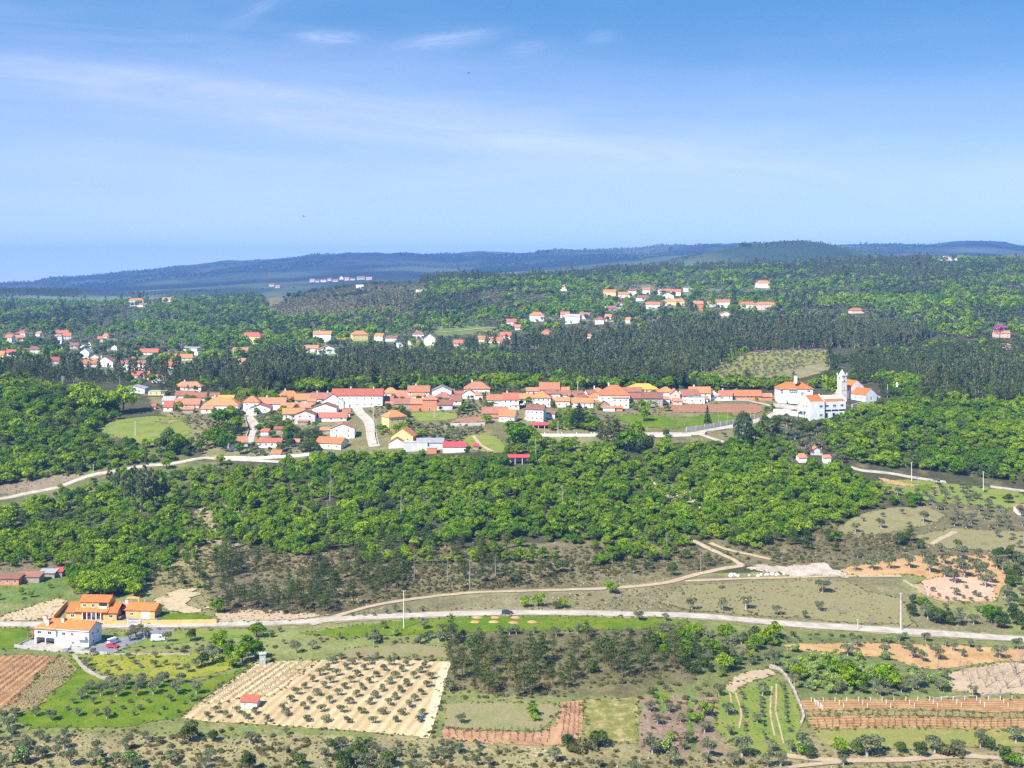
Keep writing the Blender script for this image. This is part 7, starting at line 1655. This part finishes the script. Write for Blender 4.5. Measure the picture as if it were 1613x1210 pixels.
# village gardens
scatter([(395,652),(440,655),(500,668),(520,690),(510,712),(400,720),(384,716)], 3.6, dict(olive=3, bush=2, oak=1.4, holm=1), (0.4, 0.95), (640, 900), 0.3, seed=40)
scatter([(596,690),(600,664),(640,662),(720,668),(770,684),(770,716),(690,716),(655,690)], 4.0, dict(olive=3, oak=1.8, holm=1, bush=1), (0.4, 0.95), (640, 900), 0.3, seed=41)
scatter([(560,650),(650,644),(730,650),(770,640),(800,660),(770,672),(700,662),(600,662)], 3.6, dict(holm=1.5, oak=1.8, bush=2, bare=0.5, olive=1), (0.35, 0.9), (640, 900), 0.3, seed=42)
scatter([(790,690),(850,686),(930,690),(1000,690),(1000,704),(930,712),(870,712),(790,722)], 5.2, dict(oak=3, lime=1, holm=1, bush=1), (0.5, 0.9), (640, 900), 0.05, seed=43)
scatter([(830,664),(880,650),(940,652),(985,655),(990,672),(930,682),(860,680)], 3.6, dict(bush=2, oak=1.4, bare=0.6, holm=1, blossom=0.3, olive=1), (0.3, 0.7), (640, 900), 0.3, seed=44)
scatter([(985,648),(1040,642),(1060,652),(1000,656)], 4, dict(oak=2, blossom=1, bush=1), (0.4, 0.6), (640, 900), 0.05, seed=45)
scatter([(236,640),(320,650),(385,652),(384,700),(310,710),(300,672),(260,652)], 3.8, dict(olive=2, bush=2, holm=1, bare=1, oak=0.8), (0.4, 0.85), (640, 950), 0.3, seed=46)
scatter([(1100,655),(1170,655),(1240,665),(1330,668),(1320,690),(1240,690),(1130,692)], 5.5, dict(olive=2, holm=2, oak=1), (0.6, 1.0), (640, 900), 0.04, seed=47)
scatter([(1200,640),(1225,640),(1225,660),(1200,660)], 4, dict(oak=1, holm=1), (0.4, 0.6), (640, 900), 0.1, seed=48)
scatter([(1345,632),(1400,628),(1480,628),(1500,640),(1400,650),(1345,660)], 5.5, dict(holm=2, oak=2, bush=1, bare=0.3), (0.5, 0.9), (640, 1000), 0.05, seed=49)
scatter([(270,625),(400,622),(560,622),(800,614),(1000,618),(1210,622),(1215,640),(1000,648),(800,645),(640,650),(560,640),(400,660),(280,650)], 4.0, dict(oak=2.4, holm=2, bush=1.5, olive=1.4, bare=0.3), (0.35, 0.85), (700, 950), 0.2, seed=79)
# the dark eucalyptus and pine belt behind the village
scatter([(-340,606),(120,604),(200,606),(260,622),(320,618),(400,621),(560,615),(720,612),(850,606),(960,612),(1080,612),(1130,580),(1180,558),(1120,548),(1000,540),(900,536),(780,548),(660,556),(520,562),(430,568),(330,585),(270,594),(180,583),(-340,588)], 6.2, dict(euc=6, pine=1.4, oak=1.0, holm=1.4), (0.5, 1.05), (860, 1750), 0.05, dens=(0.25, 40), seed=60, clump=0.3)
scatter([(560,618),(900,614),(1090,613),(1215,618),(1330,610),(1200,606),(900,606),(400,612),(400,622)], 5.6, dict(holm=2.4, oak=2.0, bush=0.6, pine=0.6, lime=0.3), (0.7, 1.5), (840, 1150), 0.12, seed=61)
scatter([(1080,548),(1180,556),(1300,550),(1440,548),(1470,530),(1300,520),(1150,515),(1050,520),(1000,535)], 5.8, dict(euc=7, pine=1, holm=0.8, oak=0.4), (0.65, 1.15), (1150, 1800), 0.05, seed=62)
scatter([(1310,568),(1400,552),(1480,540),(1613,540),(1950,545),(1950,640),(1613,632),(1500,630),(1400,628),(1345,622),(1290,612)], 6.6, dict(holm=3, euc=2.2, oak=2.2, pine=1.5, bush=0.4), (0.7, 1.1), (850, 1600), 0.08, seed=63)
scatter([(1440,640),(1613,640),(1613,575),(1500,570)], 6.6, dict(pine=2, euc=2, holm=2), (0.8, 1.15), (850, 1600), 0.05, seed=64)
scatter([(1090,612),(1130,576),(1190,556),(1290,552),(1310,566),(1230,588),(1180,602),(1130,612)], 7.5, dict(olive=5, bush=1), (0.5, 0.75), (900, 1600), 0.3, seed=65)
# the hills: woods, groves and heath in patches
scatter([(-340,590),(270,594),(330,585),(430,568),(520,562),(660,556),(780,548),(900,536),(1000,535),(1050,520),(1150,515),(1470,530),(1613,540),(1950,545),(1950,395),(1613,398),(1300,402),(1100,408),(1000,418),(900,424),(760,432),(690,438),(640,490),(440,505),(400,462),(200,468),(-340,470)], 10.5, dict(holm=2.2, oak=3.0, olive=3.0, euc=0.45, pine=0.45, bush=0.8), (0.55, 1.75), (1250, 3350), 0.06, dens=(0.30, 60), seed=66)
scatter([(400,500),(440,478),(480,450),(600,440),(690,440),(650,500),(560,515)], 7.0, dict(bush=5, heath=3, holm=0.6), (0.8, 1.6), (1500, 3300), 0.2, seed=67)
scatter([(-340,530),(400,520),(760,500),(900,520),(760,548),(430,568),(330,585),(-340,585)], 10, dict(olive=4, bush=1.5, oak=0.6), (0.8, 1.1), (1250, 2400), 0.08, dens=(0.38, 90), seed=68)
scatter([(870,505),(900,470),(1090,470),(1280,455),(1290,490),(1180,500)], 9, dict(olive=6, oak=1), (0.8, 1.2), (1500, 2600), 0.1, seed=69)
scatter([(1250,430),(1420,420),(1950,412),(1950,465),(1600,460),(1350,455)], 10, dict(euc=3, pine=4, holm=2), (0.6, 0.95), (1800, 3350), 0.2, dens=(0.36, 140), seed=70)
scatter([(1080,430),(1170,430),(1480,424),(1480,405),(1300,402),(1140,412)], 10, dict(pine=4, euc=2), (0.7, 1.0), (2200, 3400), 0.2, seed=71)
scatter([(560,510),(740,505),(750,470),(690,445),(650,470),(560,480)], 9.5, dict(euc=4, pine=2, holm=2), (0.6, 1.0), (1500, 2900), 0.1, dens=(0.48, 120), seed=72)
scatter([(660,448),(900,440),(1080,430),(1080,415),(880,425),(680,440)], 10, dict(pine=4, euc=3, holm=1), (0.7, 1.15), (2100, 3300), 0.1, seed=73)
scatter([(300,500),(420,500),(420,470),(330,475)], 10, dict(pine=3, euc=2, holm=2), (0.6, 1.0), (1700, 3300), 0.1, dens=(0.45, 120), seed=74)
# the far ridge: scattered woods
scatter([(-340,470),(1950,470),(1950,376),(-340,376)], 36, dict(holm=3, oak=2), (0.9, 1.8), (6500, 8900), 1.0, dens=(0.54, 420), seed=75, tallcheck=False)
scatter([(-340,470),(1950,470),(1950,376),(-340,376)], 20, dict(holm=2, bush=2, oak=1), (0.5, 1.0), (3350, 4300), 1.0, dens=(0.52, 160), seed=77, tallcheck=False)
scatter([(-340,468),(130,468),(130,448),(-340,448)], 14, dict(pine=4, holm=1), (0.7, 1.1), (3000, 4400), 1.0, seed=76, tallcheck=False)
for px, py, h, n in ((228,430,7,2),(853,400,8,6),(921,396,8,1),(1055,393,6,2),(1110,388,6,3),(1173,388,7,6),(1215,384,4,1),(1247,383,5,1),(630,402,6,3),(1545,383,5,9),(540,405,5,2),(725,403,4,2),(1395,387,5,2),(480,408,5,2),(690,405,5,1)):
    for k in range(n): put('holm', px+(k-(n-1)/2)*3.2, py+1.2, h*(1 if k % 2 else 0.85))
# ------------------------------------------------------------------ plant it: the 300 of a kind that show largest stand as things of their own, the rest of the kind as one mass
LAND = [('the white farmhouse',100,1000),('the orange farmhouse',145,960),('the orange garage',222,966),('the sandy orchard',560,1090),('the field hut',393,1104),('the pump tower',413,1036),('the left power pole',636,965),('the right power pole',1419,965),('the dark estate car',799,965),('the sand heaps',790,978),('the pine grove',860,1050),('the small red vineyard',790,1162),('the striped orchard',1195,1125),('the right vineyards',1450,1125),('the ochre orchard',1450,1030),('the leafless trees',1560,1070),('the orange orchard',1470,900),('the quarry floor',1255,898),('the church hall',1300,645),('the bell tower',1330,600),('the turquoise pool',1306,733),('the weeping eucalyptus',1171,680),('the church road',1120,685),('the bright village field',1040,662),('the walled road',900,690),('the great rounded oak',820,685),('the yellow gabled house',636,688),('the red metal roof',715,704),('the blue door cottage',374,700),('the village meadow',230,675),('the left lane',90,768),('the slope sheds',60,908),('the sand bank',285,942),('the stony ravine',1050,768),('the right hand lane',1430,748),('the white hut by the right edge',1610,805),('the bend of the village street',584,680),('the scrub shelter',815,725),('the bare clearing in the wood',350,825),('the dirt track fork',1150,880),('the red vineyard',40,1070),('the bright green meadow',220,1100),('the flowering meadow',240,1045),('the dry grass field',1230,945),('the bottom track',1420,1198),('the mossy fallow field',960,1135),('the brick tower house',677,638),('the great orange house',968,625),('the pink blossoming tree',1575,525),('the hillside hamlet',1040,465),('the western hamlet',120,545),('the yellow hill house',398,530),('the olive hillside',1200,580),('the eucalyptus wall on the right',1330,530),('the scrub hill',560,470)]
WORD = dict(oak=('bright green oak','oak'), holm=('dark holm oak','oak'), olive=('grey-green olive','olive tree'), young_olive=('young grey-green olive','olive tree'), pine=('dark sparse pine','pine'), euc=('tall dark eucalyptus','eucalyptus'), bush=('low round bush','bush'), heath=('low brownish bush','bush'), blossom=('white flowering shrub','shrub'), lime=('yellow-green leafy shrub','shrub'), bare=('leafless grey tree','tree'), cypress=('slim dark conifer','conifer'), cedar=('dark cedar','cedar'), weeping=('weeping eucalyptus','eucalyptus'), pink=('pink blossoming tree','tree'), dead=('dead pole-like tree','tree'), vine=('gnarled vine','vine'))
MASSNAME = dict(oak='oak_woodland', holm='holm_oak_woodland', olive='olive_groves', young_olive='olive_saplings', pine='pine_woodland', euc='eucalyptus_woodland', bush='scrub', heath='heath', blossom='blossoming_scrub', lime='bright_scrub', bare='bare_thicket', vine='vineyard_vines', dead='dead_wood', tuft='grass_tufts', dry_tuft='dry_grass_tufts', green_tuft='green_grass_tufts', stone='loose_stones')
lx = np.array([l[1] for l in LAND], float); ly = np.array([l[2] for l in LAND], float)
BW, BH = 1613, 1210
def gather():
    allp = []
    for k, lst in PL.items():
        if k in ('tuft', 'dry_tuft', 'green_tuft', 'stone') or not lst: continue
        A = np.concatenate(lst); allp.append((k, A))
    V = [(v[0], v[1], v[2]) for v in VINES]
    if V: allp.append(('vine', np.array(V)))
    return allp
def pickables(allp):
    """how many photo pixels each plant shows once nearer ones are in front of it"""
    rec = []
    for k, A in allp:
        z = zat(A[:, 0], A[:, 1]); px, py = proj(A[:, 0], A[:, 1], z); h = KINDS[k]['h']*A[:, 2]*F/A[:, 1]
        wr = dict(oak=0.95, holm=0.8, olive=0.9, young_olive=0.7, pine=0.45, euc=0.28, bush=1.4, heath=1.6, blossom=1.0, lime=1.0, bare=0.8, cypress=0.35, cedar=0.7, weeping=0.75, pink=0.9, vine=0.8, dead=0.15)[k]
        for i in range(len(A)): rec.append((A[i, 1], k, i, px[i], py[i], h[i], wr*h[i]))
    rec.sort(key=lambda r: r[0])
    occ = np.zeros((BH, BW), bool); res = {}
    # rows of ground already passed, column by column, hide what lies behind a crest
    low = np.full(BW, 5000.0); yi = 0; cols = np.clip(((np.arange(BW) - PXG[0]) / 5).astype(int), 0, len(PXG)-1)
    rows = HY - F*GZ/GY
    for y, k, i, px, py, h, w in rec:
        while yi < len(YG)-1 and YG[yi+1] < y - 4: low = np.minimum(low, rows[yi][cols]); yi += 1
        if px < 0 or px >= BW or py - h > BH or y > 4200 and k not in ('holm',): res[(k, i)] = 0; continue
        crown0 = 0.35 if k in ('oak', 'olive', 'young_olive', 'pine', 'euc', 'cypress', 'pink') else 0.05
        x0, x1 = int(max(0, px-w/2)), int(min(BW, px+w/2+1)); a, b = int(max(0, py-h)), int(min(BH, min(py-h*crown0, low[int(px)])+1))
        if x1 <= x0 or b <= a: res[(k, i)] = 0; continue
        sub = occ[a:b, x0:x1]; vis = sub.size - int(sub.sum()); res[(k, i)] = vis*0.75
        q = int((x1-x0)*0.12); occ[a+int((b-a)*0.1):b, x0+q:max(x0+q+1, x1-q)] = True
    return res, {(r[1], r[2]): (r[3], r[4], r[5]) for r in rec}
allp = gather(); VIS, SCR = pickables(allp)
LIMIT = dict(oak=300, holm=300, olive=300, young_olive=300, pine=290, euc=290, bush=290, heath=120, blossom=200, lime=120, bare=120, dead=100, vine=300)
ALLOW_PART = ('olive', 'young_olive', 'pine', 'oak', 'holm', 'cedar', 'cypress', 'weeping', 'blossom', 'lime', 'pink')
HERO_MAX = 4600
lib = {}
def library(key, meshes):
    """prototypes for the masses live in a collection outside the scene"""
    if key not in lib:
        c = bpy.data.collections.new(key)
        for m in meshes: o = bpy.data.objects.new(m.name, m); c.objects.link(o)
        lib[key] = c
    return lib[key]
def mass(name, items, coll, nvar):
    """points carrying size, turn and variety; geometry nodes stand a plant on each"""
    P = np.array([i[:3] for i in items]); me = bpy.data.meshes.new(name); me.from_pydata([], [], []); me.vertices.add(len(P)); me.vertices.foreach_set('co', P.ravel().astype(np.float32)); me.update()
    r = np.random.default_rng(len(P))
    def attr(n, t, v, f='value'): a = me.attributes.new(n, t, 'POINT'); a.data.foreach_set(f, v)
    s = np.array([i[3] for i in items]); sv = np.stack([s*r.uniform(0.85, 1.15, len(s)), s*r.uniform(0.85, 1.15, len(s)), s*r.uniform(0.9, 1.1, len(s))], 1)
    attr('size', 'FLOAT_VECTOR', sv.ravel().astype(np.float32), 'vector'); attr('turn', 'FLOAT_VECTOR', np.stack([r.normal(0, 0.04, len(s)), r.normal(0, 0.04, len(s)), r.uniform(0, 6.28, len(s))], 1).ravel().astype(np.float32), 'vector')
    attr('variety', 'INT', r.integers(0, nvar, len(s)).astype(np.int32))
    o = link(name, me); tag(o, kind='stuff')
    ng = bpy.data.node_groups.new(name, 'GeometryNodeTree'); ng.interface.new_socket('Geometry', in_out='INPUT', socket_type='NodeSocketGeometry'); ng.interface.new_socket('Geometry', in_out='OUTPUT', socket_type='NodeSocketGeometry')
    N, L = ng.nodes, ng.links; gi = N.new('NodeGroupInput'); go = N.new('NodeGroupOutput'); ip = N.new('GeometryNodeInstanceOnPoints'); ci = N.new('GeometryNodeCollectionInfo')
    ci.inputs['Collection'].default_value = coll; ci.inputs['Separate Children'].default_value = True; ci.inputs['Reset Children'].default_value = True
    def named(n, t): a = N.new('GeometryNodeInputNamedAttribute'); a.data_type = t; a.inputs['Name'].default_value = n; return a.outputs['Attribute']
    m2p = N.new('GeometryNodeMeshToPoints'); L.new(gi.outputs[0], m2p.inputs[0])
    L.new(m2p.outputs[0], ip.inputs['Points']); L.new(ci.outputs[0], ip.inputs['Instance']); ip.inputs['Pick Instance'].default_value = True
    L.new(named('variety', 'INT'), ip.inputs['Instance Index']); L.new(named('size', 'FLOAT_VECTOR'), ip.inputs['Scale'])
    e2r = N.new('FunctionNodeEulerToRotation'); L.new(named('turn', 'FLOAT_VECTOR'), e2r.inputs[0]); L.new(e2r.outputs[0], ip.inputs['Rotation'])
    L.new(ip.outputs[0], go.inputs[0]); md = o.modifiers.new('plants', 'NODES'); md.node_group = ng
    return o
heroes = []
for k, A in allp:
    z = zat(A[:, 0], A[:, 1]); order = sorted(range(len(A)), key=lambda i: -VIS.get((k, i), 0)); lim = LIMIT.get(k, 300); hero = set()
    for i in order:
        named = (round(A[i, 0], 3), round(A[i, 1], 3)) in NAMED and NAMED[(round(A[i, 0], 3), round(A[i, 1], 3))][0]
        need = 4 if k == 'vine' else 12
        if (len(hero) < lim and VIS.get((k, i), 0) >= need) or (named and len(hero) < lim + 20): hero.add(i)
    rest_near, rest_far = [], []
    for i in range(len(A)):
        if i in hero: heroes.append((k, i, A[i, 0], A[i, 1], float(z[i]), A[i, 2])); continue
        (rest_far if A[i, 1] > 950 and KINDS[k]['far'] else rest_near).append((A[i, 0], A[i, 1], float(z[i]) - 0.05, A[i, 2]))
    nm = MASSNAME.get(k)
    if nm and rest_near: mass(nm, rest_near, library('plants_' + k, [m[0] for m in KINDS[k]['near']]), len(KINDS[k]['near']))
    if nm and rest_far: mass('distant_' + nm, rest_far, library('far_' + k, KINDS[k]['far']), len(KINDS[k]['far']))
for k in ('tuft', 'dry_tuft', 'green_tuft', 'stone'):
    if PL[k]:
        A = np.concatenate(PL[k]); z = zat(A[:, 0], A[:, 1]); mass(MASSNAME[k], [(A[i, 0], A[i, 1], float(z[i]), A[i, 2]) for i in range(len(A))], library('plants_' + k, [m[0] for m in KINDS[k]['near']]), len(KINDS[k]['near']))
# labels: kind, size, the nearest landmark and its side, then the count from the left among those
pre = []
for k, i, x, y, z, s in heroes:
    px, py, h = SCR[(k, i)]; key = (round(x, 3), round(y, 3)); lab, grp = NAMED.get(key, (None, None))
    if k == 'vine': lab, grp = VINES[i][3], VINES[i][4]
    base = None
    if not lab:
        cx, cy = px, py - h*0.55; d = np.hypot(lx-cx, (ly-cy)*1.6); j = int(d.argmin()); dx, dy = cx-lx[j], cy-ly[j]
        if d[j] < 16: side = 'beside'
        elif abs(dx) > abs(dy)*1.2: side = 'left of' if dx < 0 else 'right of'
        else: side = 'above' if dy < 0 else 'below'
        size = '' if 0.8 < s < 1.05 else ('small ' if s <= 0.8 else 'big ')
        if k in ('vine',): size = ''
        base = f'{size}{WORD[k][0]} {side} {LAND[j][0]}'
    pre.append([k, i, x, y, z, s, px, lab, grp, base])
cnt = {}
for r in pre:
    if r[9]: cnt.setdefault(r[9], []).append(r)
for b, lst in cnt.items():
    lst.sort(key=lambda r: r[6])
    for n, r in enumerate(lst): r[7] = b if len(lst) == 1 else f'{b}, {nth(n)} from the left'
GRP = dict(oak='oaks of the green woods', holm='dark holm oaks', olive='olive trees', young_olive='young olives', pine='pines', euc='eucalyptus trees', bush='bushes', heath='brownish bushes', blossom='white flowering shrubs', lime='yellow-green shrubs', bare='leafless trees', dead='dead trees')
rr = np.random.default_rng(5); nobj = len(bpy.data.objects)
for k, i, x, y, z, s, px, lab, grp, base in pre:
    rec = KINDS[k]; v = int(rr.integers(0, len(rec['near']))); full, trunk, crown = rec['near'][v]; h = SCR[(k, i)][2]
    rot = (float(rr.normal(0, 0.03)), float(rr.normal(0, 0.03)), float(rr.uniform(0, 6.28))); sc = (s*float(rr.uniform(0.88, 1.12)), s*float(rr.uniform(0.88, 1.12)), s)
    parts = trunk is not None and crown is not None and k in ALLOW_PART and (h > 17 or k in ('olive', 'young_olive')) and VIS.get((k, i), 0) > 110
    if parts: o = empty(LONG[k]); link('trunk', trunk, o); link('crown', crown, o)
    else: o = link(LONG[k], full)
    o.location = (x, y, z - 0.03); o.rotation_euler = rot; o.scale = sc
    tag(o, lab, WORD[k][1], grp or GRP.get(k))
# trellis posts of the right vineyards
pp = []
for r, (ya, yb) in enumerate(((1106,1103),(1111,1108.5),(1116,1114))):
    for c in range(18 if r == 0 else 9):
        px = 1278 + (18.6 if r == 0 else 37)*c + r*7; py = ya + (yb-ya)*(px-1278)/330
        if px < 1613: pp.append((r, c, px, py))
for n, (r, c, px, py) in enumerate(((3, c, 1283+c*2.2, 1108+c*1.7) for c in range(7))): pp.append((r, c, px, py))
me = None
for r, c, px, py in pp:
    x, y, z = ground(px, py)
    if me is None: b = MB(); b.box(-0.06,0.06,-0.06,0.06,-0.2,1.55,'frame_white'); me = b.mesh('vineyard_post')
    o = link('vineyard_post', me); o.location = (x, y, z); o.rotation_euler = (random.uniform(-.05,.05), random.uniform(-.05,.05), 0)
    tag(o, (f'white post of the upper red vineyard, {("back","middle","front")[r]} row, {nth(c)} from the left' if r < 3 else f'white post in the slanting row at the left vineyard end, {nth(c)} from the top'), 'post', 'white posts of the right vineyard')
# posts of the sandy trellis vineyard
A0, A1, B0, B1 = [np.array(ground(*p)[:2]) for p in ((404,1048),(500,1044),(312,1110),(434,1090))]; b = MB(); b.box(-0.05,0.05,-0.05,0.05,-0.2,1.5,'bark_grey'); mp = b.mesh('vineyard_post')
for r in range(8):
    t = (r+0.5)/8; p, q = A0+(A1-A0)*t, B0+(B1-B0)*t; n = 9
    for k in range(n):
        s = p+(q-p)*k/(n-1); o = link('vineyard_post', mp); o.location = (float(s[0]), float(s[1]), float(zat(*s))); tag(o, f'grey trellis post in the sandy vineyard, {nth(r)} row, {nth(k)} from the top', 'post', 'trellis posts of the sandy vineyard')
